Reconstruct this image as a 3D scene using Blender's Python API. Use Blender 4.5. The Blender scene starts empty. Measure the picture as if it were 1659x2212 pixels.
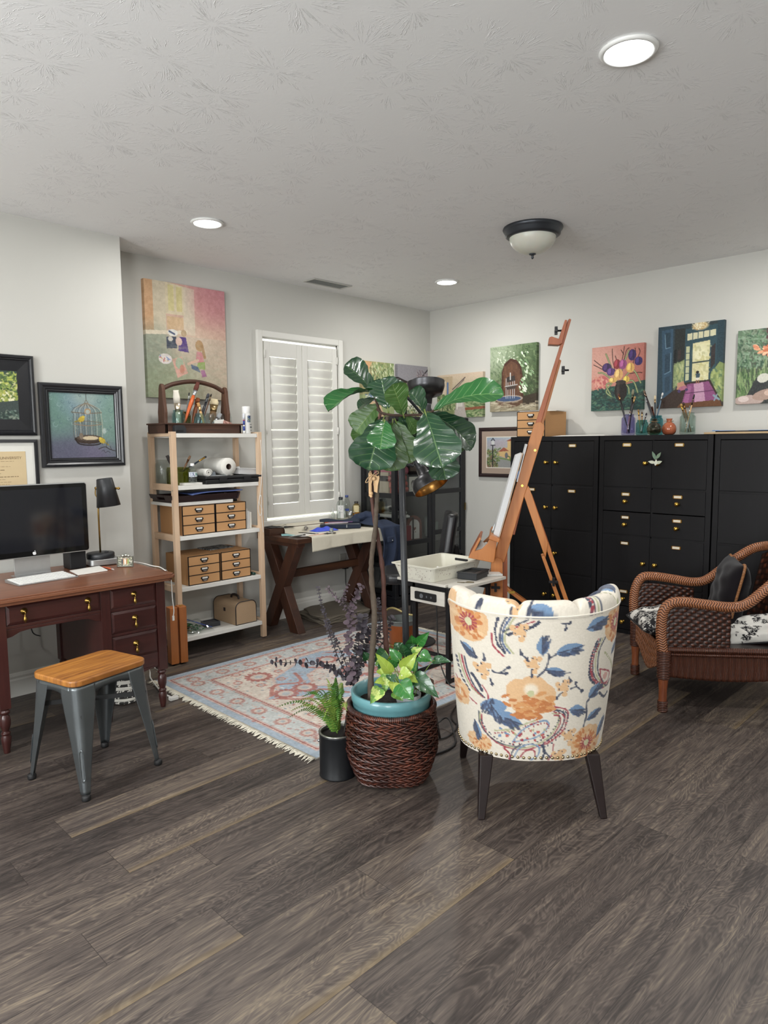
import bpy, bmesh, math, random
import numpy as np
from mathutils import Vector, Matrix, Euler
from math import sin, cos, pi, radians as R
random.seed(7)
SC = bpy.context.scene
COL = SC.collection

# ---- camera ---------------------------------------------------------------
cam_data = bpy.data.cameras.new('camera')
cam = bpy.data.objects.new('camera', cam_data)
COL.objects.link(cam)
cam_data.sensor_fit = 'HORIZONTAL'
cam_data.sensor_width = 36
cam_data.lens = 32.55
cam_data.clip_start = .05
_r, _d, _f = Vector((0.702077,-0.712041,-0.009284)), Vector((-0.07706,-0.063008,-0.995033)), Vector((0.707919,0.699305,-0.099107))
cam.matrix_world = Matrix(((_r.x, -_d.x, -_f.x, -5.264), (_r.y, -_d.y, -_f.y, -4.545), (_r.z, -_d.z, -_f.z, 1.432), (0, 0, 0, 1)))
SC.camera = cam

# ---- world, lights, exposure ----------------------------------------------
W = bpy.data.worlds.new('world'); SC.world = W; W.use_nodes = True
W.node_tree.nodes['Background'].inputs[0].default_value = (1, .99, .95, 1)
W.node_tree.nodes['Background'].inputs[1].default_value = 5
SC.view_settings.view_transform = 'Standard'
SC.view_settings.look = 'None'
SC.view_settings.gamma = 1
SC.view_settings.use_curve_mapping = False
SC.view_settings.exposure = 0.0
SC.cycles.use_denoising = True
SC.cycles.max_bounces = 8
SC.cycles.transparent_max_bounces = 12
SC.cycles.caustics_reflective = False
SC.cycles.caustics_refractive = False
HC = 2.705
LIGHTS = [(-3.02, -.92), (-.86, -.92), (-2.975, -3.43), (-.86, -3.43), (-5.1, -3.43), (-5.1, -.92), (-2.975, -5.9), (-5.1, -5.9), (-.86, -5.9)]
LPOW = {(-2.975, -3.43): 15, (-3.02, -.92): 10.5}
for i, (x, y) in enumerate(LIGHTS):
    ld = bpy.data.lights.new('recessed_lamp', 'AREA')
    ld.shape = 'DISK'; ld.size = .15; ld.energy = LPOW.get((x, y), 16); ld.color = (1, .98, .945)
    lo = bpy.data.objects.new('recessed_lamp', ld); COL.objects.link(lo); lo.location = (x, y, HC - .022)

ADDED_WINY = (-2.6, -5.6)               # two made-up windows in the unseen left wall, added to brighten the ceiling
for yc in ADDED_WINY:
    ld = bpy.data.lights.new('window_daylight', 'AREA'); ld.shape = 'RECTANGLE'; ld.size, ld.size_y = 1.5, 1.4; ld.energy = 105; ld.color = (.95, .975, 1)
    lo = bpy.data.objects.new('window_daylight', ld); COL.objects.link(lo); lo.location = (-7.43, yc, 1.55); lo.rotation_euler = (0, R(-90), 0)  # added area light in each made-up window, fill for ceiling and room

# ---- nodes ----------------------------------------------------------------
def srgb(c):
    if isinstance(c, str):
        c = c.lstrip('#'); c = tuple(int(c[i:i + 2], 16) / 255 for i in (0, 2, 4))
    return tuple((v / 12.92 if v <= .04045 else ((v + .055) / 1.055) ** 2.4) for v in c)
def c4(c): return (*srgb(c), 1)
def nd(t, typ, ins=None, **props):
    n = t.nodes.new('ShaderNode' + typ)
    for k, v in props.items(): setattr(n, k, v)
    for k, v in (ins or {}).items():
        if isinstance(v, bpy.types.NodeSocket): t.links.new(v, n.inputs[k])
        else: n.inputs[k].default_value = v
    return n
def mt(t, op, a, b=0, c=0):
    return nd(t, 'Math', {0: a, 1: b, 2: c}, operation=op).outputs[0]
def mixc(t, f, a, b):
    n = nd(t, 'Mix', data_type='RGBA')
    for k, v in ((0, f), (6, a), (7, b)):
        if isinstance(v, bpy.types.NodeSocket): t.links.new(v, n.inputs[k])
        else: n.inputs[k].default_value = v
    return n.outputs[2]
def ramp(t, f, stops):
    n = nd(t, 'ValToRGB', {0: f}); e = n.color_ramp.elements
    while len(e) < len(stops): e.new(.5)
    for i, (p, c) in enumerate(stops): e[i].position = p; e[i].color = c4(c) if not isinstance(c, float) else (c, c, c, 1)
    return n.outputs[0]
def newmat(name):
    m = bpy.data.materials.new(name); m.use_nodes = True
    return m, m.node_tree, m.node_tree.nodes['Principled BSDF']
def setb(t, b, **k):
    for key, v in k.items():
        s = b.inputs[{'col': 'Base Color', 'rough': 'Roughness', 'metal': 'Metallic', 'spec': 'Specular IOR Level', 'trans': 'Transmission Weight', 'nor': 'Normal', 'coat': 'Coat Weight', 'emc': 'Emission Color', 'ems': 'Emission Strength', 'alpha': 'Alpha', 'sheen': 'Sheen Weight', 'ior': 'IOR', 'sss': 'Subsurface Weight'}[key]]
        if isinstance(v, bpy.types.NodeSocket): t.links.new(v, s)
        else: s.default_value = v
def bump(t, h, strength=.3, dist=.01):
    return nd(t, 'Bump', {'Height': h, 'Strength': strength, 'Distance': dist}).outputs[0]
def coord(t, sc=(1, 1, 1), kind='Object', rot=(0, 0, 0)):
    return nd(t, 'Mapping', {'Vector': nd(t, 'TexCoord').outputs[kind], 'Scale': sc, 'Rotation': rot}).outputs[0]
def noise(t, v, scale=5, detail=4, rough=.5, dist=0):
    return nd(t, 'TexNoise', {'Vector': v, 'Scale': scale, 'Detail': detail, 'Roughness': rough, 'Distortion': dist}).outputs[0]
_mc = {}
def pl(name, col, rough=.5, metal=0, var=.06, nscale=30, bmp=.05, bscale=200, **k):
    """plain paint / plastic / metal / cloth with a little noise in colour and relief"""
    key = (name, col)
    if key in _mc: return _mc[key]
    m, t, b = newmat(name)
    v = coord(t); n = noise(t, v, nscale, 3)
    c = srgb(col); lo = tuple(max(0, x * (1 - var)) for x in c) + (1,); hi = tuple(min(1, x * (1 + var)) for x in c) + (1,)
    setb(t, b, col=mixc(t, n, lo, hi), rough=rough, metal=metal)
    if bmp: setb(t, b, nor=bump(t, noise(t, v, bscale, 2), bmp, .002))
    if k: setb(t, b, **k)
    _mc[key] = m
    return m
def wood(name, c1, c2, axis=0, rough=.45, scale=14, stretch=.08, bmp=.08, coat=0):
    key = (name, axis)
    if key in _mc: return _mc[key]
    m, t, b = newmat(name)
    s = [1, 1, 1]; s[axis] = stretch
    v = coord(t, s)
    n1 = noise(t, v, scale, 6, .6, .8); n2 = noise(t, v, scale * 7, 3, .6)
    f = mt(t, 'ADD', mt(t, 'MULTIPLY', n1, .7), mt(t, 'MULTIPLY', n2, .3))
    setb(t, b, col=ramp(t, f, [(.32, c1), (.68, c2)]), rough=rough, nor=bump(t, n2, bmp, .002), coat=coat)
    _mc[key] = m
    return m
def vcol(name, rough=.6, bmp=.1, bscale=300, spec=.3, sheen=0):
    key = (name, 'v')
    if key in _mc: return _mc[key]
    m, t, b = newmat(name)
    a = nd(t, 'VertexColor', layer_name='Col').outputs[0]
    setb(t, b, col=a, rough=rough, spec=spec, nor=bump(t, noise(t, coord(t), bscale, 2), bmp, .001), sheen=sheen)
    _mc[key] = m
    return m
def glass(name, col, rough=.02, ior=1.3):
    key = (name, 'g')
    if key in _mc: return _mc[key]
    m, t, b = newmat(name)
    tr = nd(t, 'BsdfTransparent', {0: (*[x ** .45 for x in srgb(col)], 1)}).outputs[0]
    gl = nd(t, 'BsdfGlossy', {'Color': (1, 1, 1, 1), 'Roughness': rough}).outputs[0]
    fr = nd(t, 'LayerWeight', {'Blend': .25}).outputs[1]
    f = mt(t, 'ADD', mt(t, 'MULTIPLY', fr, .32), .02)
    mx = nd(t, 'MixShader', {0: f, 1: tr, 2: gl}).outputs[0]
    t.links.new(mx, t.nodes['Material Output'].inputs[0]); t.nodes.remove(b)
    _mc[key] = m
    return m

# ---- mesh builder ---------------------------------------------------------
def frame_of(d, up=Vector((0, 0, 1))):
    d = Vector(d).normalized()
    if abs(d.dot(up)) > .98: up = Vector((1, 0, 0))
    x = d.cross(up).normalized(); return x, x.cross(d).normalized(), d
class MB:
    def __init__(s): s.v = []; s.f = []; s.sm = []; s.uv = []; s.mi = []; s.col = []
    def add(s, vs, fs, smooth=False, uv=None, mi=0, T=None, col=None):
        o = len(s.v)
        if T is not None: vs = [T @ Vector(v) for v in vs]
        s.v += [tuple(v) for v in vs]; s.f += [tuple(i + o for i in f) for f in fs]
        s.sm += [smooth] * len(fs); s.mi += [mi] * len(fs)
        s.uv += list(uv) if uv else [(0, 0)] * len(vs)
        s.col += [col] * len(vs) if not isinstance(col, list) else col
        return s
    def box(s, x0, x1, y0, y1, z0, z1, T=None, mi=0, col=None):
        vs = [(x, y, z) for z in (z0, z1) for y in (y0, y1) for x in (x0, x1)]
        return s.add(vs, [(0, 2, 3, 1), (4, 5, 7, 6), (0, 1, 5, 4), (2, 6, 7, 3), (0, 4, 6, 2), (1, 3, 7, 5)], T=T, mi=mi, col=col)
    def cbox(s, c, sz, T=None, mi=0, col=None):
        return s.box(c[0] - sz[0] / 2, c[0] + sz[0] / 2, c[1] - sz[1] / 2, c[1] + sz[1] / 2, c[2] - sz[2] / 2, c[2] + sz[2] / 2, T, mi, col)
    def bar(s, p0, p1, w, h, up=(0, 0, 1), mi=0):
        p0, p1 = Vector(p0), Vector(p1); x, y, d = frame_of(p1 - p0, Vector(up))
        vs = [p + x * a * w / 2 + y * b * h / 2 for p in (p0, p1) for a, b in ((-1, -1), (1, -1), (1, 1), (-1, 1))]
        return s.add(vs, [(0, 1, 2, 3), (7, 6, 5, 4), (0, 4, 5, 1), (1, 5, 6, 2), (2, 6, 7, 3), (3, 7, 4, 0)], mi=mi)
    def tube(s, pts, r, n=10, caps=True, flat=1, up=(0, 0, 1), mi=0, closed=False, twist=0, col=None):
        pts = [Vector(p) for p in pts]; m = len(pts)
        rs = [r] * m if isinstance(r, (int, float)) else list(r)
        vs, uv = [], []; L = 0; x = None
        for i, p in enumerate(pts):
            if closed: d = pts[(i + 1) % m] - pts[i - 1]
            else: d = pts[min(i + 1, m - 1)] - pts[max(i - 1, 0)]
            if d.length < 1e-9: d = Vector((0, 0, 1))
            d.normalize()
            if x is None: x, y, _ = frame_of(d, Vector(up))
            else:
                x = (x - d * x.dot(d)); x = x.normalized() if x.length > 1e-6 else frame_of(d)[0]; y = d.cross(x) * -1
                y = x.cross(d)
            if i: L += (p - pts[i - 1]).length
            for k in range(n + 1):
                a = 2 * pi * k / n + twist
                vs.append(p + x * cos(a) * rs[i] + y * sin(a) * rs[i] * flat); uv.append((L, k / n))
        fs = []
        rng = m if closed else m - 1
        for i in range(rng):
            j = (i + 1) % m
            for k in range(n): fs.append((i * (n + 1) + k, j * (n + 1) + k, j * (n + 1) + k + 1, i * (n + 1) + k + 1))
        s.add(vs, fs, True, uv, mi, col=col)
        if caps and not closed:
            o = len(s.v) - len(vs)
            s.f.append(tuple(o + k for k in range(n))[::1]); s.f.append(tuple(o + (m - 1) * (n + 1) + k for k in range(n))[::-1])
            s.sm += [False] * 2; s.mi += [mi] * 2
        return s
    def cyl(s, p0, p1, r0, r1=None, n=16, mi=0, col=None):
        return s.tube([p0, p1], [r0, r0 if r1 is None else r1], n, mi=mi, col=col)
    def lathe(s, prof, c=(0, 0, 0), n=24, T=None, mi=0, sx=1, sy=1, col=None, sharp=False):
        m = len(prof); vs, uv = [], []
        for (r, z) in prof:
            for k in range(n + 1):
                a = 2 * pi * k / n
                vs.append((c[0] + r * cos(a) * sx, c[1] + r * sin(a) * sy, c[2] + z)); uv.append((k / n, z))
        fs = [(i * (n + 1) + k, i * (n + 1) + k + 1, (i + 1) * (n + 1) + k + 1, (i + 1) * (n + 1) + k) for i in range(m - 1) for k in range(n)]
        return s.add(vs, fs, not sharp, uv, mi, T, col)
    def sph(s, c, r, sc=(1, 1, 1), n=16, m=10, T=None, mi=0, col=None):
        prof = [(max(1e-4, r * sin(pi * i / m)), -r * cos(pi * i / m)) for i in range(m + 1)]
        M = Matrix.Translation(c) @ (T or Matrix()) @ Matrix.Diagonal((*sc, 1))
        return s.lathe(prof, (0, 0, 0), n, M, mi, col=col)
    def prism(s, poly, h, T=None, mi=0, smooth=False):
        """polygon in local xz, extruded from y=0 to y=h"""
        n = len(poly); vs = [(x, 0, z) for x, z in poly] + [(x, h, z) for x, z in poly]
        fs = [tuple(range(n)), tuple(range(2 * n - 1, n - 1, -1))] + [(i, i + n, (i + 1) % n + n, (i + 1) % n) for i in range(n)]
        return s.add(vs, fs, smooth, mi=mi, T=T)
    def grid(s, fn, nu, nv, smooth=True, T=None, mi=0, colfn=None, flip=False):
        vs, uv, cl = [], [], []
        for j in range(nv + 1):
            for i in range(nu + 1):
                vs.append(fn(i / nu, j / nv)); uv.append((i / nu, j / nv))
                cl.append(colfn(i / nu, j / nv) if colfn else None)
        w = nu + 1
        fs = [(j * w + i, j * w + i + 1, (j + 1) * w + i + 1, (j + 1) * w + i) for j in range(nv) for i in range(nu)]
        if flip: fs = [f[::-1] for f in fs]
        return s.add(vs, fs, smooth, uv, mi, T, cl)
def ob(name, mb, m, parent=None, loc=(0, 0, 0), rz=0, bevel=0, seg=2, sub=0, solid=0, off=-1, fix=True, rot=None):
    me = bpy.data.meshes.new(name)
    me.from_pydata(mb.v, [], mb.f)
    me.polygons.foreach_set('use_smooth', mb.sm)
    me.polygons.foreach_set('material_index', mb.mi)
    for x in (m if isinstance(m, (list, tuple)) else [m]): me.materials.append(x)
    if any(u != (0, 0) for u in mb.uv):
        ul = me.uv_layers.new(name='UVMap'); li = np.zeros(len(me.loops), int); me.loops.foreach_get('vertex_index', li)
        ul.data.foreach_set('uv', np.array(mb.uv, float)[li].ravel())
    if any(c is not None for c in mb.col):
        a = me.color_attributes.new('Col', 'FLOAT_COLOR', 'POINT')
        a.data.foreach_set('color', np.array([(*c, 1) if c is not None else (.5, .5, .5, 1) for c in mb.col], float).ravel())
    if fix:
        bm = bmesh.new(); bm.from_mesh(me); bmesh.ops.recalc_face_normals(bm, faces=bm.faces); bm.to_mesh(me); bm.free()
    me.update()
    o = bpy.data.objects.new(name, me); COL.objects.link(o)
    o.location = loc; o.rotation_euler = rot or (0, 0, rz)
    if parent: o.parent = parent
    if solid: q = o.modifiers.new('s', 'SOLIDIFY'); q.thickness = solid; q.offset = off
    if bevel: q = o.modifiers.new('b', 'BEVEL'); q.width = bevel; q.segments = seg; q.limit_method = 'ANGLE'; q.angle_limit = R(40)
    if sub: q = o.modifiers.new('d', 'SUBSURF'); q.levels = sub; q.render_levels = sub
    return o
def tag(o, label, cat, group=None, kind=None):
    o['label'] = label; o['category'] = cat
    if group: o['group'] = group
    if kind: o['kind'] = kind
    return o
def thing(name, label, cat, loc=(0, 0, 0), rz=0, group=None, rot=None):
    o = bpy.data.objects.new(name, None); COL.objects.link(o); o.empty_display_size = .05
    o.location = loc; o.rotation_euler = rot or (0, 0, rz)
    return tag(o, label, cat, group)
def struct(name, mb, m, **k):
    o = ob(name, mb, m, **k); o['kind'] = 'structure'; return o
KIDS = {}
def dup(root, loc, rz=None, label=None, group=None):
    c = root.copy(); COL.objects.link(c); c.location = loc
    if rz is not None: c.rotation_euler = (0, 0, rz)
    if label: c['label'] = label
    if group: c['group'] = group
    for ch in [o for o in COL.objects if o.parent == root]:
        d = ch.copy(); COL.objects.link(d); d.parent = c
        for g in [o for o in COL.objects if o.parent == ch]:
            e = g.copy(); COL.objects.link(e); e.parent = d
    return c
def circ(n, r, cx=0, cz=0, a0=0, a1=2 * pi):
    return [(cx + r * cos(a0 + (a1 - a0) * i / n), cz + r * sin(a0 + (a1 - a0) * i / n)) for i in range(n)]
def rrect(x0, x1, z0, z1, r, n=5):
    o = []
    for cx, cz, a in ((x1 - r, z1 - r, 0), (x0 + r, z1 - r, 90), (x0 + r, z0 + r, 180), (x1 - r, z0 + r, 270)):
        o += [(cx + r * cos(R(a + 90 * i / n)), cz + r * sin(R(a + 90 * i / n))) for i in range(n + 1)]
    return o
def smooth_path(pts, n=8):
    """Catmull-Rom through the points"""
    P = [Vector(p) for p in pts]; out = []
    for i in range(len(P) - 1):
        a, b, c, d = P[max(i - 1, 0)], P[i], P[i + 1], P[min(i + 2, len(P) - 1)]
        for k in range(n):
            t = k / n
            out.append(.5 * ((2 * b) + (c - a) * t + (2 * a - 5 * b + 4 * c - d) * t * t + (3 * b - a - 3 * c + d) * t ** 3))
    return out + [P[-1]]

# ---- painting on canvases: a small raster, kept as colours on a fine mesh ---
class Art:
    sat = .8
    def __init__(s, w, h, c='#888888', seed=1):
        s.w, s.h = w, h; s.a = np.zeros((h, w, 3)); s.a[:] = s.c(c)
        s.X, s.Y = np.meshgrid((np.arange(w) + .5) / w, (np.arange(h) + .5) / h); s.r = np.random.RandomState(seed); s.asp = h / w
    def c(s, c): return np.array([int(c.lstrip('#')[i:i + 2], 16) / 255 for i in (0, 2, 4)]) if isinstance(c, str) else np.array(c)
    def put(s, m, c, sl=None):
        t = s.a if sl is None else s.a[sl]; t[:] = t * (1 - m[..., None]) + s.c(c) * m[..., None]; return s
    def grad(s, a, b, c, d, x0=0, y0=0, x1=1, y1=1):
        u = np.clip((s.X - x0) / (x1 - x0), 0, 1)[..., None]; v = np.clip((s.Y - y0) / (y1 - y0), 0, 1)[..., None]
        g = (s.c(a) * (1 - u) + s.c(b) * u) * (1 - v) + (s.c(c) * (1 - u) + s.c(d) * u) * v
        m = ((s.X >= x0) & (s.X <= x1) & (s.Y >= y0) & (s.Y <= y1))[..., None]; s.a = np.where(m, g, s.a); return s
    def sl(s, x0, y0, x1, y1):
        return (slice(max(0, int(y0 * s.h) - 1), max(0, int(y1 * s.h) + 2)), slice(max(0, int(x0 * s.w) - 1), max(0, int(x1 * s.w) + 2)))
    def poly(s, P, c, al=1):
        P = np.array(P); sl = s.sl(*P.min(0), *P.max(0)); X, Y = s.X[sl], s.Y[sl]; m = np.zeros(X.shape, bool)
        if not m.size: return s
        for (x0, y0), (x1, y1) in zip(P, np.roll(P, -1, 0)):
            if y0 == y1: continue
            m ^= ((y0 > Y) != (y1 > Y)) & (X < (x1 - x0) * (Y - y0) / (y1 - y0) + x0)
        return s.put(m * float(al), c, sl)
    def ell(s, cx, cy, rx, ry, c, rot=0, al=1, soft=.0):
        q = max(rx, ry / s.asp, ry * s.asp, rx * s.asp) * (1.3 + soft); sl = s.sl(cx - q, cy - q, cx + q, cy + q); X, Y = s.X[sl] - cx, (s.Y[sl] - cy) * s.asp
        if not X.size: return s
        ca, sa = cos(rot), sin(rot); d = np.sqrt(((X * ca + Y * sa) / rx) ** 2 + ((-X * sa + Y * ca) / (ry * s.asp)) ** 2)
        m = np.clip((1 - d) / soft + .5, 0, 1) if soft else (d < 1).astype(float)
        return s.put(m * al, c, sl)
    def line(s, P, w, c, al=1):
        for (x0, y0), (x1, y1) in zip(P[:-1], P[1:]):
            sl = s.sl(min(x0, x1) - w, min(y0, y1) - w, max(x0, x1) + w, max(y0, y1) + w); X, Y = s.X[sl], s.Y[sl] * s.asp
            if not X.size: continue
            dx, dy = x1 - x0, (y1 - y0) * s.asp; t = np.clip(((X - x0) * dx + (Y - y0 * s.asp) * dy) / (dx * dx + dy * dy + 1e-12), 0, 1)
            d = np.hypot(X - x0 - t * dx, Y - y0 * s.asp - t * dy)
            s.put(np.clip((w / 2 - d) * s.w + .5, 0, 1) * al, c, sl)
        return s
    def curve(s, P, w, c, al=1, n=6):
        return s.line([(p.x, p.y) for p in smooth_path([(x, y, 0) for x, y in P], n)], w, c, al)
    def dabs(s, n, x0, y0, x1, y1, cols, L=.05, w=.015, ang=0, spread=3.14, al=.8, curve=None):
        for i in range(n):
            x, y = s.r.uniform(x0, x1), s.r.uniform(y0, y1); a = ang + s.r.uniform(-spread, spread); l = L * s.r.uniform(.5, 1.3)
            s.line([(x, y), (x + l * cos(a), y + l * sin(a) / s.asp)], w * s.r.uniform(.6, 1.3), cols[s.r.randint(len(cols))], al)
        return s
    def fuzz(s, amp=.05, k=6):
        h, w = s.h // k + 2, s.w // k + 2; n = s.r.rand(h, w, 1) - .5
        y, x = np.arange(s.h) / k, np.arange(s.w) / k; yi, xi = y.astype(int), x.astype(int); fy, fx = (y - yi)[:, None, None], (x - xi)[None, :, None]
        g = lambda a, b: n[yi + a][:, xi + b]
        s.a = np.clip(s.a + amp * 2 * ((g(0, 0) * (1 - fx) + g(0, 1) * fx) * (1 - fy) + (g(1, 0) * (1 - fx) + g(1, 1) * fx) * fy), 0, 1); return s
    def lin(s):
        a = s.a; g = (a @ np.array([.3, .59, .11]))[..., None]; a = np.clip(g + (a - g) * s.sat, 0, 1)
        return np.where(a <= .04045, a / 12.92, ((a + .055) / 1.055) ** 2.4)
def art_mesh(art, w, h, depth=0, name='art'):
    """upright panel in local xz facing -y, bottom centre at the origin, back at y=0, face at y=-depth, art on the face and its edge colours on the sides"""
    L = art.lin(); gh, gw = art.h, art.w
    xs = np.linspace(-w / 2, w / 2, gw); zs = np.linspace(h, 0, gh)
    X, Z = np.meshgrid(xs, zs); V = np.stack([X, np.full_like(X, -depth), Z], -1).reshape(-1, 3); Cc = L.reshape(-1, 3)
    idx = np.arange(gh * gw).reshape(gh, gw)
    F = np.stack([idx[:-1, :-1], idx[1:, :-1], idx[1:, 1:], idx[:-1, 1:]], -1).reshape(-1, 4)
    if depth:
        ring = np.concatenate([idx[0, :], idx[1:, -1], idx[-1, -2::-1], idx[-2:0:-1, 0]]); n = len(ring); o = len(V)
        B = V[ring].copy(); B[:, 1] = 0; V = np.concatenate([V, B]); Cc = np.concatenate([Cc, Cc[ring]])
        k = np.arange(n); F = np.concatenate([F, np.stack([ring, ring[(k + 1) % n], o + (k + 1) % n, o + k], -1)])
    me = bpy.data.meshes.new(name); me.from_pydata(V.tolist(), [], F.tolist())
    a = me.color_attributes.new('Col', 'FLOAT_COLOR', 'POINT'); a.data.foreach_set('color', np.concatenate([Cc, np.ones((len(Cc), 1))], 1).ravel())
    return me
def art_ob(name, art, w, h, depth, loc, rz=0, parent=None, m=None, rot=None):
    me = art_mesh(art, w, h, depth, name); me.materials.append(m or vcol('oil_paint', .55, .15, 90))
    o = bpy.data.objects.new(name, me); COL.objects.link(o); o.location = loc; o.rotation_euler = rot or (0, 0, rz); o.parent = parent
    return o

# ============================ the room ======================================
XJ, YJ = -3.257, -.302           # corner of the boxed-out wall behind the desk
XL, YF = -7.4, -8.2
def floor_mat():
    m, t, b = newmat('plank_floor')
    sp = nd(t, 'SeparateXYZ', {0: nd(t, 'TexCoord').outputs['Object']}); x, y = sp.outputs[0], sp.outputs[1]
    y = mt(t, 'ADD', y, .064 + .178 * 60); PW, PL = .178, 1.22
    row = mt(t, 'FLOOR', mt(t, 'DIVIDE', y, PW))
    xx = mt(t, 'ADD', mt(t, 'ADD', x, 60), mt(t, 'MULTIPLY', nd(t, 'TexWhiteNoise', {'W': row}, noise_dimensions='1D').outputs[0], PL))
    cl = mt(t, 'FLOOR', mt(t, 'DIVIDE', xx, PL))
    wn = nd(t, 'TexWhiteNoise', {'Vector': nd(t, 'CombineXYZ', {0: row, 1: cl}).outputs[0]}, noise_dimensions='2D')
    pid = wn.outputs[0]
    fy = mt(t, 'MULTIPLY', mt(t, 'FRACT', mt(t, 'DIVIDE', y, PW)), PW); fx = mt(t, 'MULTIPLY', mt(t, 'FRACT', mt(t, 'DIVIDE', xx, PL)), PL)
    ey = mt(t, 'MINIMUM', fy, mt(t, 'SUBTRACT', PW, fy)); ex = mt(t, 'MINIMUM', fx, mt(t, 'SUBTRACT', PL, fx))
    e = mt(t, 'MINIMUM', ey, ex); seam = mt(t, 'LESS_THAN', e, .0011)
    z = mt(t, 'MULTIPLY', pid, 37)
    vec = lambda a, c: nd(t, 'CombineXYZ', {0: mt(t, 'MULTIPLY', x, a), 1: mt(t, 'MULTIPLY', y, c), 2: z}).outputs[0]
    n1 = noise(t, vec(2.2, 26), 1, 6, .62, 1.2)            # long grain
    n2 = noise(t, vec(9, 170), 1, 4, .65)                  # pores
    n3 = noise(t, vec(1.3, 5.5), 1, 3, .55, 1.6)           # swirl field
    rings = mt(t, 'SINE', mt(t, 'MULTIPLY', n3, 75))
    swirl = mt(t, 'MULTIPLY', mt(t, 'POWER', mt(t, 'ABSOLUTE', rings), 3), noise(t, vec(1.6, 7), 1.3, 2))
    f = mt(t, 'ADD', mt(t, 'ADD', mt(t, 'MULTIPLY', n1, .55), mt(t, 'MULTIPLY', n2, .35)), mt(t, 'ADD', mt(t, 'MULTIPLY', swirl, .16), mt(t, 'MULTIPLY', mt(t, 'SUBTRACT', pid, .5), .16)))
    c = ramp(t, f, [(.28, '#211d1b'), (.42, '#3c3532'), (.54, '#554c46'), (.66, '#706558'), (.82, '#9c8b6f')])
    # a warmer sap-wood stripe along one edge of some planks
    edge = nd(t, 'MapRange', {0: mt(t, 'ADD', fy, mt(t, 'MULTIPLY', n1, .03)), 1: .016, 2: .046, 3: 1, 4: 0}).outputs[0]
    warm = mt(t, 'MULTIPLY', edge, mt(t, 'MULTIPLY', mt(t, 'GREATER_THAN', pid, .72), .42))
    c = mixc(t, warm, c, c4('#84714f'))
    c = mixc(t, mt(t, 'MULTIPLY', seam, .7), c, c4('#241e1c'))
    h = mt(t, 'SUBTRACT', f, mt(t, 'MULTIPLY', seam, .6))
    setb(t, b, col=c, rough=mt(t, 'ADD', .36, mt(t, 'MULTIPLY', n2, .2)), spec=.45, nor=bump(t, h, .22, .002))
    return m
struct('floor', MB().box(XL, .2, YF, .2, -.1, 0), floor_mat())

def ceil_mat():
    m, t, b = newmat('stomped_ceiling')
    co = nd(t, 'TexCoord').outputs['Object']
    vo = nd(t, 'TexVoronoi', {'Vector': co, 'Scale': 3.7, 'Randomness': .75}, voronoi_dimensions='2D')
    dl = nd(t, 'VectorMath', {0: co, 1: vo.outputs['Position']}, operation='SUBTRACT').outputs[0]
    sp = nd(t, 'SeparateXYZ', {0: dl}); r = nd(t, 'VectorMath', {0: nd(t, 'CombineXYZ', {0: sp.outputs[0], 1: sp.outputs[1]}).outputs[0]}, operation='LENGTH').outputs['Value']
    ang = mt(t, 'ARCTAN2', sp.outputs[1], sp.outputs[0])
    cs = nd(t, 'SeparateColor', {0: vo.outputs['Color']}).outputs[0]
    v = nd(t, 'CombineXYZ', {0: mt(t, 'MULTIPLY', mt(t, 'COSINE', ang), 7), 1: mt(t, 'MULTIPLY', mt(t, 'SINE', ang), 7), 2: mt(t, 'ADD', mt(t, 'MULTIPLY', r, 9), mt(t, 'MULTIPLY', cs, 90))}).outputs[0]
    n = noise(t, v, 1, 3, .6, .6)
    ridge = nd(t, 'MapRange', {0: mt(t, 'ABSOLUTE', mt(t, 'SUBTRACT', n, .56)), 1: 0, 2: .035, 3: 1, 4: 0}).outputs[0]
    mask = mt(t, 'MULTIPLY', nd(t, 'MapRange', {0: r, 1: .01, 2: .04}).outputs[0], nd(t, 'MapRange', {0: r, 1: .08, 2: .17, 3: 1, 4: 0}).outputs[0])
    brk = nd(t, 'MapRange', {0: noise(t, co, 14, 3), 1: .42, 2: .6}).outputs[0]
    h = mt(t, 'ADD', mt(t, 'MULTIPLY', mt(t, 'MULTIPLY', ridge, mask), brk), mt(t, 'MULTIPLY', noise(t, co, 60, 3), .10))
    setb(t, b, col=(.86, .86, .86, 1), rough=.85, spec=.2, nor=bump(t, h, .55, .004))
    return m
struct('ceiling', MB().box(XL, .2, YF, .2, HC, HC + .1), ceil_mat())
WALL = pl('wall_paint', '#c3c2bc', .75, var=.012, nscale=3, bmp=.06, bscale=160, spec=.25)
WHITE = pl('white_trim', '#dcdbd5', .45, var=.01, bmp=.02)
WX0, WX1, WZ0, WZ1 = -2.012, -1.222, .82, 2.262
struct('wall_back', MB().box(XJ, WX0, 0, .14, 0, HC).box(WX1, .14, 0, .14, 0, HC).box(WX0, WX1, 0, .14, 0, WZ0).box(WX0, WX1, 0, .14, WZ1, HC), WALL)
struct('wall_right', MB().box(0, .14, YF, 0, 0, HC), WALL)
struct('wall_desk', MB().box(XL, XJ, YJ, .14, 0, HC), WALL)
lw = MB(); ys = [.14]
for yc in ADDED_WINY: lw.box(XL - .14, XL, yc + .8, ys[-1], 0, HC).box(XL - .14, XL, yc - .8, yc + .8, 0, .8).box(XL - .14, XL, yc - .8, yc + .8, 2.3, HC); ys.append(yc - .8)
struct('wall_left', lw.box(XL - .14, XL, YF, ys[-1], 0, HC), WALL)
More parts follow.
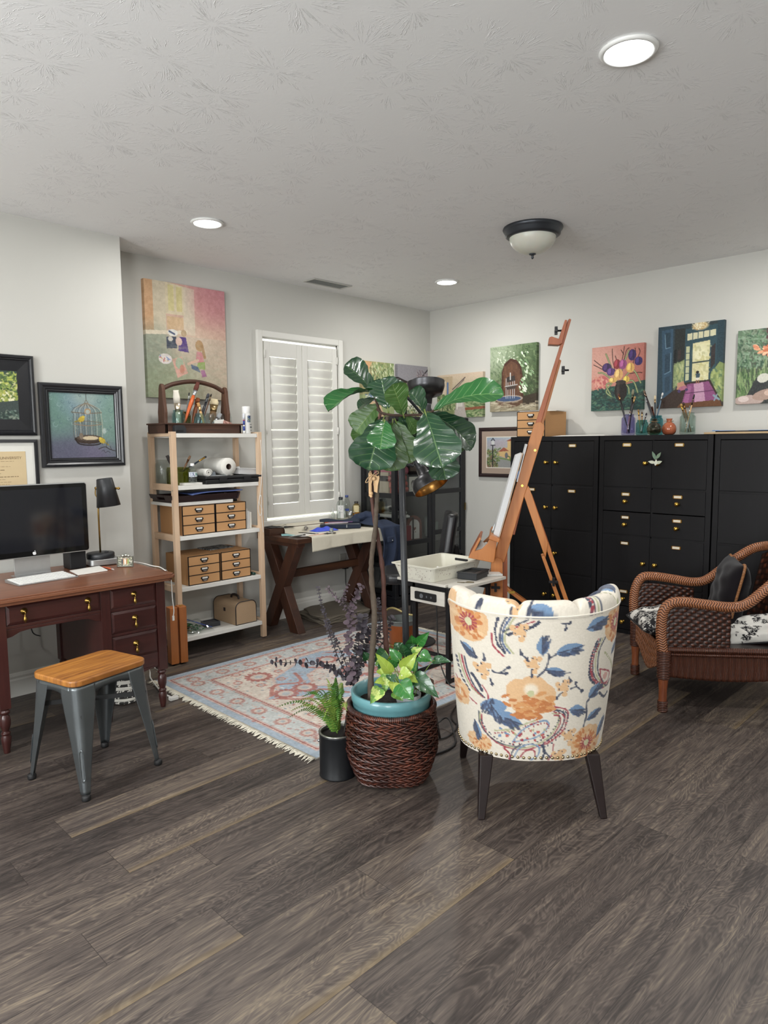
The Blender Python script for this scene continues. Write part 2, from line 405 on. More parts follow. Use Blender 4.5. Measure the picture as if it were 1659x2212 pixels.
for i, yc in enumerate(ADDED_WINY):
    wn = struct('window_%d' % (i + 2), MB().box(XL, XL + .03, yc - .86, yc + .86, 2.3, 2.37).box(XL, XL + .03, yc - .86, yc + .86, .72, .8).box(XL, XL + .03, yc - .86, yc - .8, .8, 2.3).box(XL, XL + .03, yc + .8, yc + .86, .8, 2.3).box(XL - .1, XL - .06, yc - .02, yc + .02, .8, 2.3), WHITE)  # casing of an unseen window, added only to carry its fill light
    ob('glass_pane', MB().box(XL - .085, XL - .08, yc - .8, yc + .8, .8, 2.3), glass('window_glass', '#f4f8f6'), wn)
struct('wall_front', MB().box(XL, .14, YF - .14, YF, 0, HC), WALL)
def baseboard(name, L, loc, rz):
    prof = [(0, 0), (-.016, 0), (-.016, .095), (-.012, .105), (-.012, .118), (-.005, .135), (0, .135)]
    mb = MB(); vs = [(x, y, z) for x in (0, L) for y, z in prof]; n = len(prof)
    mb.add(vs, [tuple(range(n)), tuple(range(2 * n - 1, n - 1, -1))] + [(i, (i + 1) % n, (i + 1) % n + n, i + n) for i in range(n)])
    struct(name, mb, WHITE, loc=loc, rz=rz)
baseboard('baseboard_back', -XJ, (XJ, 0, 0), 0)
baseboard('baseboard_right', -YF, (0, 0, 0), R(-90))
baseboard('baseboard_desk', XJ - XL, (XL, YJ, 0), 0)
baseboard('baseboard_corner', -YJ, (XJ, YJ, 0), R(90))

# ---- window with casing and shutters ---------------------------------------
cs = MB(); cw = .048
for x0, x1, z0, z1 in ((WX0 - cw, WX0, WZ0 - .02, WZ1 + cw), (WX1, WX1 + cw, WZ0 - .02, WZ1 + cw), (WX0, WX1, WZ1, WZ1 + cw)):
    cs.box(x0, x1, -.028, 0, z0, z1)
win = struct('window_1', cs, WHITE, bevel=.004)
ob('window_jamb', MB().box(WX0 - .002, WX0 + .012, .0, .14, WZ0, WZ1).box(WX1 - .012, WX1 + .002, .0, .14, WZ0, WZ1).box(WX0, WX1, .0, .14, WZ1 - .012, WZ1), WHITE, win)
ob('window_sill', MB().box(WX0 - cw, WX1 + cw, -.03, 0, WZ0 - cw, WZ0).box(WX0, WX1, 0, .10, WZ0 - .004, WZ0 + .004), WHITE, win, bevel=.003)
ob('glass_pane', MB().box(WX0, WX1, .11, .115, WZ0, WZ1), glass('window_glass', '#f4f8f6'), win)
ob('sash_frame', MB().box(WX0, WX0 + .018, .095, .13, WZ0, WZ1).box(WX1 - .018, WX1, .095, .13, WZ0, WZ1).box(WX0, WX1, .095, .13, WZ0, WZ0 + .012).box(WX0, WX1, .095, .13, WZ1 - .012, WZ1).box(WX0, WX1, .09, .13, 1.53, 1.57), WHITE, win)
SHUT = pl('shutter_white', '#d9d8d2', .4, var=.01, bmp=.01)
def shutter(x0, x1, hinge_x, label):
    t = thing('shutter_panel', label, 'shutter', ((x0 + x1) / 2, -.004, WZ0), 0, 'louvred shutters at the window')
    w = (x1 - x0) / 2; z0, z1, st = .024, WZ1 - WZ0 - .03, .052
    fr = MB().box(-w, -w + st, -.014, .014, z0, z1).box(w - st, w, -.014, .014, z0, z1).box(-w + st, w - st, -.014, .014, z0, z0 + .105).box(-w + st, w - st, -.014, .014, z1 - .115, z1)
    ob('shutter_frame', fr, SHUT, t, bevel=.003)
    lo = MB(); a0, a1 = z0 + .108, z1 - .119; mid = (a0 + a1) / 2 + .01
    for b0, b1 in ((a0, mid - .004), (mid + .004, a1)):
        n = 8; pitch = (b1 - b0) / n
        for k in range(n):
            zc = b0 + (k + .5) * pitch; h = pitch * .517; tilt = R(-10)
            pts = [(.004 * sin(q), (h - .0002) * cos(q)) for q in [2 * pi * i / 14 for i in range(14)]]
            pts = [(y * cos(tilt) + z * sin(tilt), zc - y * sin(tilt) + z * cos(tilt)) for y, z in pts]
            vs = [(x, y, z) for x in (-w + st + .001, w - st - .002) for y, z in pts]; m = len(pts)
            lo.add(vs, [tuple(range(m)), tuple(range(2 * m - 1, m - 1, -1))] + [(i, (i + 1) % m, (i + 1) % m + m, i + m) for i in range(m)], True)
    ob('louvers', lo, SHUT, t)
    for z in (.16, (z0 + z1) / 2, z1 - .1):
        ob('hinge', MB().box(hinge_x - .008, hinge_x + .008, -.02, -.012, z - .03, z + .03).cyl((hinge_x, -.02, z - .03), (hinge_x, -.02, z + .03), .004, n=8), SHUT, t)
    return t
mx = (WX0 + WX1) / 2
shutter(WX0 + .018, mx - .003, -.185, 'white louvred shutter leaf on the side of the window next to the wooden shelves')
shutter(mx + .003, WX1 - .016, .185, 'white louvred shutter leaf on the side of the window towards the glass cabinet')

# ---- ceiling fittings -------------------------------------------------------
em, et, eb = newmat('lamp_diffuser'); setb(et, eb, col=(1, 1, 1, 1), emc=(.95, .98, 1, 1), ems=14)
def downlight(x, y, label):
    t = thing('recessed_light', label, 'ceiling light', (x, y, HC), 0, 'recessed ceiling lights')
    ob('trim_ring', MB().lathe([(.078, -.001), (.092, -.001), (.094, -.004), (.088, -.011), (.079, -.012), (.076, -.008)], n=40), pl('lamp_trim', '#e6e6e3', .4), t)
    ob('diffuser', MB().lathe([(.0005, -.009), (.05, -.009), (.077, -.008), (.077, -.003)], n=40), em, t)
    return t
LBL = ['round recessed ceiling light above the wooden shelves, near the boxed-out wall', 'small round recessed ceiling light near the far corner of the room', 'large round recessed ceiling light closest to the camera, glowing white', 'round recessed ceiling light close to the right wall beyond the picture edge']
for (x, y), l in zip(LIGHTS, LBL): downlight(x, y, l)
for (x, y) in LIGHTS[4:]: downlight(x, y, 'round recessed ceiling light behind the camera')
dl = thing('dome_light', 'dark bronze ceiling light with a frosted glass bowl and finial', 'ceiling light', (-1.565, -2.165, HC))
BRZ = pl('dark_bronze', '#3d4045', .4, .6, bmp=.02)
ob('ceiling_pan', MB().lathe([(.001, 0), (.175, 0), (.178, -.008), (.172, -.02), (.165, -.026), (.163, -.045), (.150, -.055), (.137, -.058), (.13, -.05)], n=48), BRZ, dl)
ob('glass_bowl', MB().lathe([(.138, -.05)] + [(.138 * cos(a), -.055 - .098 * sin(a)) for a in [pi / 2 * i / 12 for i in range(13)]][:-1] + [(.002, -.153)], n=48), pl('frosted_bowl', '#c9c9bd', .35, var=.05, nscale=18, sss=.2), dl)
ob('finial', MB().lathe([(.001, -.15), (.02, -.151), (.021, -.156), (.011, -.160), (.006, -.165), (.0085, -.172), (.006, -.180), (.001, -.183)], n=20), BRZ, dl)
vt = thing('ceiling_vent', 'long white ceiling air vent with a dark grille beside the back wall', 'vent', (-1.51, -0.228, HC))
ob('vent_frame', MB().box(-.2, .2, -.075, -.055, -.008, -.001).box(-.2, .2, .055, .075, -.008, -.001).box(-.2, -.18, -.055, .055, -.008, -.001).box(.18, .2, -.055, .055, -.008, -.001), pl('vent_white', '#b9b8b3', .5), vt, bevel=.002)
g = MB()
for i in range(9): g.box(-.18, .18, -.054 + .0125 * i, -.050 + .0125 * i, -.006, -.001)
ob('vent_grille', g, pl('vent_slat', '#8d8f8c', .5), vt)
ob('vent_duct', MB().box(-.18, .18, -.055, .055, -.0015, -.0005), pl('vent_dark', '#3c403e', .8), vt)

# ============================ black cabinets along the right wall ===========
BLK = wood('black_brown_veneer', '#09090b', '#0f0e11', 2, .55, 20, .06, .06)
BLK.node_tree.nodes['Principled BSDF'].inputs['Specular IOR Level'].default_value = .27
BRASS = pl('polished_brass', '#c9a24e', .22, 1, bmp=0)
CARD = pl('label_card', '#d8cdb9', .7)
XF = -.41
def knob(parent, y, z):
    T = Matrix.Translation((XF - .001, y, z)) @ Matrix.Rotation(R(-90), 4, 'Y')
    return ob('knob', MB().lathe([(.0005, 0), (.011, 0), (.011, .003), (.006, .006), (.0055, .014), (.010, .019), (.0155, .026), (.0165, .032), (.013, .039), (.006, .042), (.0005, .0425)], n=20, T=T), BRASS, parent)
def holder(parent, y, z, w=.05):
    o = ob('label_holder', MB().prism(rrect(-w / 2 - .008, w / 2 + .008, -.0125, .0125, .008), .003, T=Matrix.Translation((XF - .004, y, z)) @ Matrix.Rotation(R(-90), 4, 'Z')), BRASS, parent)
    ob('paper_label', MB().box(XF - .0055, XF - .004, y - w / 2, y + w / 2, z - .008, z + .008), CARD, o)
def cabinet(y0, y1, label, fronts, row_gap):
    t = thing('storage_cabinet', label, 'cabinet', (0, 0, 0), 0, 'black storage cabinets along the wall')
    th, H = .037, 1.47; xb = -.022
    mb = MB().box(XF, xb, y0 - th, y0 - .001, 0, H).box(XF, xb, y1 + .001, y1 + th, 0, H).box(XF, xb, y1 + th, y0 - th, H - th, H).box(XF, xb, y1 + th, y0 - th, 0, .03)
    ym = (y0 + y1) / 2; mb.box(XF + .004, xb, ym - .007, ym + .007, .03, H - th)
    for z in (.388, .737, 1.086): mb.box(XF + .004 + row_gap, xb, y1 + th, y0 - th, z - .008, z + .008)
    mb.box(xb - .006, xb, y1 + th, y0 - th, .03, H - th)
    ob('carcass', mb, BLK, t, bevel=.0015)
    for kind, col, z0, z1, kn, lab in fronts:
        a, b = (y0 - th - .002, ym + .008) if col == 0 else (ym - .008, y1 + th + .002)
        d = ob(kind, MB().box(XF + .001, XF + .017, b, a, z0 + .002, z1 - .002), BLK, t, bevel=.0015)
        yc = (a + b) / 2
        if kn: knob(d, {'l': a - .036, 'r': b + .036, 'c': yc}[kn[0]], kn[1])
        if lab: holder(d, yc + .004, lab)
    return t
Z4 = [(1.092, 1.431), (.742, 1.081), (.393, .732), (.032, .383)]
cabinet(-1.233, -2.018, 'black cabinet of eight doors behind the wooden easel', [
    ('door', 0, *Z4[0], ('r', 1.265), None), ('door', 1, *Z4[0], ('l', 1.265), 1.397),
    ('door', 0, *Z4[1], ('r', .908), 1.045), ('door', 1, *Z4[1], ('l', .908), 1.045),
    ('door', 0, *Z4[2], ('r', .545), None), ('door', 1, *Z4[2], ('l', .545), None),
    ('door', 0, *Z4[3], ('r', .205), None), ('door', 1, *Z4[3], ('l', .205), None)], 0)
cabinet(-2.026, -2.843, 'black cabinet with doors, small drawers and brass label holders, middle of the row', [
    ('door', 0, *Z4[0], ('r', 1.269), 1.401), ('door', 1, *Z4[0], ('l', 1.267), 1.399),
    ('drawer', 0, .914, 1.081, ('c', .989), 1.041), ('drawer', 0, .742, .911, ('c', .819), .871),
    ('drawer', 1, .914, 1.081, ('c', .989), 1.038), ('drawer', 1, .742, .911, ('c', .818), .87),
    ('door', 0, *Z4[2], ('r', .544), .68), ('door', 1, *Z4[2], ('l', .543), .682),
    ('drawer', 0, .21, .383, ('c', .266), .319), ('drawer', 0, .032, .207, ('c', .094), None),
    ('drawer', 1, .21, .383, ('c', .266), .319), ('drawer', 1, .032, .207, ('c', .094), None)], .0)
cabinet(-2.851, -3.64, 'black cabinet with plain fronts behind the wicker armchair', [
    ('door', 0, *Z4[0], None, None), ('door', 1, *Z4[0], None, None), ('door', 0, *Z4[1], None, None), ('door', 1, *Z4[1], None, None),
    ('door', 0, *Z4[2], None, None), ('door', 1, *Z4[2], None, None), ('drawer', 0, .21, .383, ('c', 0.18), None), ('drawer', 0, .032, .207, ('c', .094), None), ('door', 1, *Z4[3], None, None)], .0)
# leaf sprig hanging on a knob
sp = thing('leaf_sprig', 'green and cream leaf sprig ornament hung on a brass cabinet knob', 'ornament', (XF - .045, -2.478, 1.30))
def leafpoly(L, W): return [(W * sin(pi * t) * (1 - .3 * t), L * t) for t in [i / 8 for i in range(9)]] + [(-W * sin(pi * t) * (1 - .3 * t), L * t) for t in [i / 8 for i in range(7, 0, -1)]]
for k, (a, L, z, c) in enumerate([(-25, .07, .012, '#6d8571'), (35, .06, .02, '#748a72'), (-80, .055, -.005, '#cfd3bf'), (70, .05, -.01, '#c6cdb6'), (10, .045, -.025, '#d6d8c8')]):
    T = Matrix.Translation((-.002 - .003 * k, 0, z - .02)) @ Matrix.Rotation(R(-90), 4, 'Z') @ Matrix.Rotation(R(a), 4, 'Y')
    ob('leaf', MB().prism(leafpoly(L, .013), .002, T=T), pl('sprig_%d' % k, c, .6), sp)
ob('ribbon', MB().tube([(0, 0, -.02), (-.004, .006, .0), (.01, 0, -.025), (-.004, -.006, 0), (0, 0, -.02)], .0012, 6), pl('sprig_ribbon', '#cfc7a8', .7), sp)

# ---- kraft drawer boxes (one on the cabinet, four on the shelves) -----------
KRAFT = pl('kraft_board', '#bb8e60', .75, var=.05, nscale=8, bmp=.03)
BLKM = pl('black_metal', '#1c1c1e', .4, .4)
STEEL = pl('steel', '#a9abad', .3, 1)
PAPER = pl('white_paper', '#dedcd6', .7, var=.01)
def drawer_box(label, w, d, h, loc, rz=0):
    """front faces -y, origin at the bottom front centre"""
    t = thing('drawer_box', label, 'drawer box', loc, rz, 'kraft cardboard drawer boxes')
    e = .006
    ob('carton', MB().box(-w / 2, w / 2, .002, d, 0, e).box(-w / 2, w / 2, .002, d, h - e, h).box(-w / 2, -w / 2 + e, .002, d, e, h - e).box(w / 2 - e, w / 2, .002, d, e, h - e).box(-w / 2 + e, w / 2 - e, d - e, d, e, h - e), KRAFT, t)
    tb = MB(); q = .0045
    for k in range(4):
        z = (h - q) * k / 3; tb.box(-w / 2 - .0005, w / 2 + .0005, 0, .006, z, z + q)
    tb.box(-w / 2 - .0005, -w / 2 + q, 0, .006, 0, h).box(w / 2 - q, w / 2 + .0005, 0, .006, 0, h)
    ob('black_edging', tb, BLKM, t)
    for k in range(3):
        z0 = (h - q) * k / 3 + q + .0008; z1 = (h - q) * (k + 1) / 3 - .0008; zc = (z0 + z1) / 2
        dr = ob('drawer', MB().box(-w / 2 + q + .001, w / 2 - q - .001, .001, d - .012, z0, z1), KRAFT, t)
        s = w / .26
        ob('handle', MB().prism([(-.034 * s, .006), (-.027 * s, .015), (.027 * s, .015), (.034 * s, .006), (.026 * s, -.004), (.018 * s, -.016), (-.018 * s, -.016), (-.026 * s, -.004)], .004, T=Matrix.Translation((0, -.003, zc))), BLKM, dr)
        ob('finger_pull', MB().lathe([(.018 * s, 0), (.017 * s, -.006), (.011 * s, -.012), (.001, -.0125)], n=20, T=Matrix.Translation((0, -.003, zc - .002)), sy=.7), STEEL, dr)
        ob('paper_label', MB().box(-.022 * s, .022 * s, -.0036, -.003, zc + .001, zc + .012), PAPER, dr)
    return t

# ============================ things on the cabinets ========================
drawer_box('kraft drawer box on top of the black cabinet, behind the easel mast', .262, .33, .205, (-.378, -1.402, 1.4702), R(-90))
pp = MB(); 
ob_ = ob('paper_sheets', MB().box(-.11, .11, -.16, .16, 0, .003).box(-.10, .12, -.15, .165, .003, .005), PAPER, None, (-.22, -1.42, 1.6755), R(8)); tag(ob_, 'loose white sheet lying on the kraft drawer box on the cabinet', 'paper')
sh = MB()
for k in range(5): sh.box(-.15 + .012 * k, .15 - .01 * k, -.24 + .02 * k, .24 - .012 * k, .0016 * k, .0016 * k + .0014, T=Matrix.Rotation(.04 * (k - 2), 4, 'Z'))
tag(ob('paper_stack', sh, PAPER, None, (-.215, -1.83, 1.4702)), 'flat stack of white paper sheets on the black cabinet beside the purple jar', 'paper')
BOARD = wood('ply_board', '#9a7f5c', '#b49a74', 1)
bt = thing('drawing_board', 'wooden drawing board with a black sheet taped on, on the cabinet at far right', 'board', (-.225, -3.2, 1.4702))
ob('board', MB().box(-.19, .19, -.42, .42, 0, .012), BOARD, bt, bevel=.001)
ob('black_sheet', MB().box(-.15, .17, -.38, .36, .0122, .0202), pl('black_paper', '#212124', .7), bt)
tp = MB()
for y0, y1 in ((.24, .372), (.03, .15), (-.2, -.1)): tp.box(-.168, -.13, y0, y1, .0203, .0215)
tp.box(-.168, -.10, .352, .375, .0203, .024)
ob('blue_tape', tp, pl('painters_tape', '#4f8ad4', .6), bt)

def jar(label, col, loc, r, h, neck=.78, name='mason_jar', group='brush jars'):
    t = thing(name, label, 'jar', loc, 0, group)
    g = glass('jar_glass_' + col[1:], col, .03)
    pr = [(.001, 0), (r * .8, 0), (r * .95, .004), (r, .014), (r, h * .76), (r * .95, h * .83), (r * neck, h * .88), (r * neck, h * .91), (r * neck * 1.06, h * .92), (r * neck * 1.06, h * .935), (r * neck, h * .945), (r * neck, h * .97), (r * neck * 1.07, h * .985), (r * neck, h), (r * neck * .93, h), (r * neck * .9, h * .9), (r * .9, h * .8), (r * .93, .02), (.001, .012)]
    ob('jar_body', MB().lathe(pr, n=28), g, t)
    return t
def brush(label, p0, p1, hc, fc='#b9bbbd', bc='#4a3a30', hr=.0045, bl=.03, fl=.03, flat=1.0, bw=None, fm=1, cat='paintbrush', group=None, name='paintbrush'):
    """p0 handle end, p1 bristle tip"""
    p0, p1 = Vector(p0), Vector(p1); d = (p1 - p0); L = d.length; d.normalize()
    t = thing(name, label, cat, p0, 0, group); q = lambda s: d * s
    bw = bw or hr * 1.25; a, b = L - bl - fl, L - bl
    ob('handle', MB().tube([q(0), q(a * .3), q(a * .75), q(a)], [hr * .45, hr * .7, hr * 1.15, hr * .9], 10), pl('handle_' + hc[1:], hc, .4, bmp=0), t)
    up = (0.7, .71, 0)
    ob('ferrule', MB().tube([q(a), q(a + fl * .4), q(b)], [hr * 1.0, hr * 1.05, bw], 10, flat=flat, up=up), pl('ferrule_' + fc[1:], fc, .25, fm, bmp=0), t)
    ob('bristles', MB().tube([q(b), q(b + bl * .45), q(b + bl * .85), q(L)], [bw, bw * 1.08, bw * .8, bw * .25 if flat == 1 else bw * .85], 10, flat=flat, up=up), pl('bristle_' + bc[1:], bc, .8, bmp=.3, bscale=500), t)
    return t
ZT = 1.4712
jar('tall purple glass jar of brushes on the cabinet', '#b9b6dc', (-.2, -2.147, ZT), .051, .158)
jar('small teal glass jar of short brushes on the cabinet', '#8fc9c6', (-.2, -2.254, ZT), .044, .112)
jar('taller turquoise jar standing behind the round grey vase on the cabinet', '#68bcc4', (-.105, -2.322, ZT), .047, .145)
jar('clear pale green glass jar of brushes, nearest the drawing board', '#d3e2dc', (-.2, -2.588, ZT), .054, .155)
def bud(label, col, loc, tie):
    t = thing('bud_vase', label, 'vase', loc, 0, 'round bud vases')
    ob('vase_body', MB().lathe([(.001, 0), (.026, 0), (.038, .006), (.048, .022), (.051, .042), (.047, .062), (.034, .08), (.018, .09), (.0165, .1), (.021, .112), (.022, .116), (.017, .114), (.014, .1), (.016, .088), (.03, .078), (.043, .06), (.047, .042), (.044, .022), (.001, .006)], n=28), tie[0], t)
    ob('twine', MB().tube([(.019 * cos(a), .019 * sin(a), .094 + .001 * sin(3 * a)) for a in [2 * pi * i / 20 for i in range(21)]] + [(.03, -.02, .098), (.02, .05, .1)], .0016, 6), pl('jute_twine', '#8d7350', .9), t)
bud('round smoky amber glass bud vase in front of the turquoise jar', '', (-.285, -2.383, ZT), (glass('vase_amber', '#a89c82', .03),))
bud('round orange coral glass bud vase on the cabinet', '', (-.2, -2.457, ZT), (pl('coral_glass', '#c9714f', .12, var=.2, nscale=25, bmp=0, trans=.35, coat=.5),))
BR = [  # jar base y, x px, y px, X, handle, ferrule, bristle ...
 ('black brush with a copper ferrule leaning out of the purple jar', (-.2, -2.155), (-0.2,-2.062,1.789), '#1d1c1f', '#c08a5a', '#5a3b34', .0065, .022, .03, 1),
 ('wide flat brush with greenish bristles in the purple jar', (-.19, -2.15), (-0.19,-2.174,1.814), '#202024', '#5d5d4f', '#8a866e', .0075, .04, .03, .35),
 ('black brush with a golden wood-coloured tip in the purple jar', (-.21, -2.142), (-0.21,-2.199,1.761), '#1f1d1f', '#b89668', '#a98657', .006, .02, .03, 1),
 ('pink handled short brush standing inside the purple jar', (-.225, -2.15), (-0.225,-2.173,1.652), '#c79a86', '#b9bbbd', '#7b6a62', .006, .018, .02, 1),
 ('pale wood brush leaning left in the small teal jar', (-.2, -2.245), (-0.2,-2.222,1.664), '#b98d5a', '#c9a25c', '#8a6b45', .005, .02, .03, 1),
 ('brown wood brush upright in the small teal jar', (-.195, -2.255), (-0.195,-2.249,1.646), '#8d6a45', '#b9a070', '#5b4735', .005, .018, .02, 1),
 ('dark brush leaning right in the small teal jar', (-.2, -2.25), (-0.2,-2.287,1.635), '#4a3f45', '#8d8d92', '#37313a', .005, .018, .02, 1),
 ('long dark brush leaning far left out of the turquoise jar', (-.105, -2.345), (-0.105,-2.218,1.809), '#2c2325', '#8b7466', '#6b5a4d', .0065, .025, .03, 1),
 ('thin grey brush leaning left beside the long dark one', (-.12, -2.335), (-0.12,-2.237,1.756), '#454a50', '#a7adb2', '#9aa0a4', .0035, .015, .03, 1),
 ('brown handled brush short among those in the turquoise jar', (-.09, -2.325), (-0.09,-2.276,1.686), '#7d3d24', '#6b3a28', '#4f2f22', .006, .015, .02, 1),
 ('pale wood and black brush upright in the turquoise jar', (-.105, -2.315), (-0.105,-2.305,1.766), '#22303a', '#c7a97c', '#d8c6a1', .0055, .03, .03, 1),
 ('white tipped slate blue brush leaning right out of the turquoise jar', (-.105, -2.30), (-0.105,-2.363,1.783), '#4d6577', '#b9c0c4', '#e2e0da', .005, .022, .035, 1),
 ('gold ferruled brush leaning left in the clear jar', (-.2, -2.60), (-0.2,-2.536,1.691), '#5d4a2d', '#c9a14d', '#a88a50', .006, .02, .035, 1),
 ('dark brown brush leaning left in the clear jar', (-.19, -2.61), (-0.19,-2.548,1.701), '#7a5632', '#8d6e46', '#3b2c22', .006, .02, .03, 1),
 ('silver brush standing in the clear jar', (-.2, -2.59), (-0.2,-2.602,1.675), '#86898c', '#c9ccce', '#6d6f72', .006, .02, .03, .6),
 ('thin dark pointed brush tallest in the clear jar', (-.21, -2.575), (-0.21,-2.632,1.751), '#c19a6d', '#5a4a44', '#2f2a2a', .0045, .03, .045, 1),
]
for lab, (bx, by), tip, hc, fc, bc, hr, bl, fl, flat in BR:
    brush(lab, (bx, by, ZT + .016), tip, hc, fc, bc, hr, bl, fl, flat, group='paintbrushes in jars on the cabinet')

# ============================ pictures ======================================
def canvas(label, art, w, h, wall, pos, z, depth=.036):
    loc = (pos, -.001, z) if wall == 'b' else (-.001, pos, z)
    o = art_ob('canvas_painting', art, w, h, depth, loc, 0 if wall == 'b' else R(-90))
    return tag(o, label, 'painting')
G1 = ['#4d6b3a', '#6f8a4e', '#8fa56a', '#3c5734', '#a9b98a']
# two children playing on the floor of a pale peach and green room
A = Art(190, 240, '#c9ab93', 3).grad('#d6b395', '#c47f86', '#cfae94', '#c9a58d', 0, 0, 1, .5).grad('#a9a58f', '#c3a893', '#8f9a7d', '#b9a78d', 0, .45, 1, 1)
A.poly([(0, 0), (.1, 0), (.1, .43), (0, .43)], '#d2a173').poly([(.1, 0), (.25, 0), (.25, .42), (.1, .44)], '#cdbfa2').poly([(.47, .02), (.6, .03), (.6, .44), (.45, .43)], '#cfbfa6').poly([(.25, 0), (.47, .02), (.47, .27), (.25, .27)], '#d3c3a0').poly([(.28, .02), (.35, .02), (.35, .24), (.28, .24)], '#cfc284').poly([(.38, .03), (.45, .03), (.45, .24), (.38, .24)], '#cdbf80').poly([(.26, .29), (.46, .29), (.46, .4), (.26, .4)], '#cfab80')
A.ell(.83, .1, .25, .2, '#c2727d', 0, .5, .9).ell(.55, .5, .25, .12, '#d7bda4', 0, .5, .8).ell(.08, .62, .2, .22, '#82917f', 0, .6, .9).ell(.2, .88, .4, .2, '#8a9873', 0, .6, .9)
A.poly([(0, .43), (.5, .4), (.5, .43), (0, .465)], '#d9ccb1').poly([(.02, .465), (.25, .45), (.25, .52), (.02, .56)], '#97a08a', .5)
A.poly([(.24, .47), (.36, .46), (.37, .56), (.24, .57)], '#474f60').ell(.29, .485, .03, .02, '#c9c3b6').ell(.32, .43, .06, .03, '#dcd9d0').line([(.28, .42), (.34, .44)], .02, '#4c5a7a')
A.poly([(.40, .46), (.48, .46), (.51, .59), (.38, .58)], '#5c4489').ell(.455, .425, .035, .03, '#b59a74').ell(.39, .5, .04, .035, '#d8b6a6')
A.poly([(.61, .57), (.69, .58), (.70, .68), (.59, .67)], '#c97f82').ell(.645, .52, .05, .05, '#b58d5f').line([(.68, .52), (.71, .62)], .035, '#a98458').poly([(.62, .67), (.71, .66), (.71, .73), (.60, .72)], '#8ba254').poly([(.53, .69), (.62, .71), (.65, .76), (.54, .73)], '#51627f').poly([(.65, .74), (.70, .73), (.73, .79), (.67, .80)], '#a0618c').line([(.62, .65), (.5, .69)], .03, '#d7ab92')
A.poly([(.30, .66), (.42, .63), (.49, .77), (.36, .82)], '#d59a88').ell(.39, .69, .05, .05, '#9fae90').ell(.42, .74, .03, .04, '#c9826a').ell(.22, .66, .08, .045, '#d8cfcb').dabs(14, .16, .64, .27, .68, ['#c0525a', '#5b7cc0', '#e8e2dc', '#d3a14e'], .02, .012)
A.dabs(500, 0, .5, 1, 1, ['#a9a68d', '#b7a98e', '#98a084'], .05, .02, 0, .5, .12).fuzz(.03, 5).fuzz(.02, 2)
canvas('large pale canvas of two children playing on a floor, above the wooden shelves', A, .628, .79, 'b', -2.664, 1.758)
# garden path
A = Art(120, 150, '#8a9a63', 5).grad('#c9a06f', '#7c9457', '#8f8a5a', '#6c7f4c', 0, 0, 1, .6).dabs(500, .2, 0, 1, .75, ['#5f7c45', '#87a35f', '#b3c189', '#46603a', '#d7dcb4'], .06, .02, 1.4, .6, .8).poly([(.05, .02), (.3, .02), (.2, .15), (0, .2)], '#cf9a68').poly([(.0, .72), (.5, .66), (.7, 1), (0, 1)], '#c4a57c').dabs(60, .1, .55, .5, .68, ['#3d5f95', '#5a77a8', '#dcd8cc', '#3a4b3c'], .05, .025).fuzz(.025, 2)
canvas('canvas of a leafy garden on the back wall, half hidden by the big leaves', A, .405, .495, 'b', -.755, 1.664)
# cottage and wall
A = Art(120, 90, '#6d6a70', 6).grad('#7a8797', '#9a9aa4', '#4a3f38', '#6d5a4a').poly([(0, .0), (1, 0), (1, .3), (.55, .55), (0, .45)], '#8c8990').poly([(.35, .55), (.65, .52), (.65, 1), (.35, 1)], '#a58a4a').poly([(.0, .45), (.35, .55), (.35, 1), (0, 1)], '#3a2f2d').line([(.0, .42), (.35, .55), (.62, .54), (1, .1)], .03, '#2a2528').dabs(120, .05, .6, .4, 1, ['#7d8a3c', '#a8a84e', '#55602f'], .05, .03).dabs(60, .6, .1, 1, .45, ['#8f7d80', '#a69aa2', '#6c6068'], .1, .02, .8, .2).fuzz(.025, 2)
canvas('small canvas of a cottage roof on the back wall behind the lamp shade', A, .42, .30, 'b', -.288, 1.862)
# street with steps
A = Art(150, 120, '#b8a184', 7).grad('#c9b294', '#cdb39a', '#8d8d69', '#7e8460').poly([(0, .05), (.35, .05), (.35, .6), (0, .6)], '#b39c7a').poly([(.1, .15), (.2, .15), (.2, .6), (.1, .6)], '#c9b79d').line([(.24, .2), (.24, .55)], .04, '#55719a').line([(.35, .35), (.62, .1)], .02, '#594a48').line([(.32, .45), (.6, .15)], .012, '#4e4344').dabs(300, 0, .45, .45, .8, ['#5c7341', '#7f935a', '#3f5732', '#a3b07a'], .05, .02, 1.2, .8).dabs(220, .62, .62, 1, .98, ['#5d7a45', '#7f9660', '#456236', '#9aa873'], .05, .025, 0, .5).poly([(.62, .78), (1, .76), (1, .82), (.6, .84)], '#8a4f34').poly([(.44, .6), (.58, .6), (.66, 1), (.38, 1)], '#aaa098').poly([(.46, .58), (.57, .58), (.57, .75), (.45, .75)], '#c3bdb4').line([(.45, .45), (.45, .8)], .02, '#d8d2c5').poly([(.0, .85), (.38, .82), (.36, .98), (0, 1)], '#75814f').fuzz(.025, 2)
canvas('landscape canvas of a paved path between hedges', A, .545, .41, 'r', -.397, 1.664)
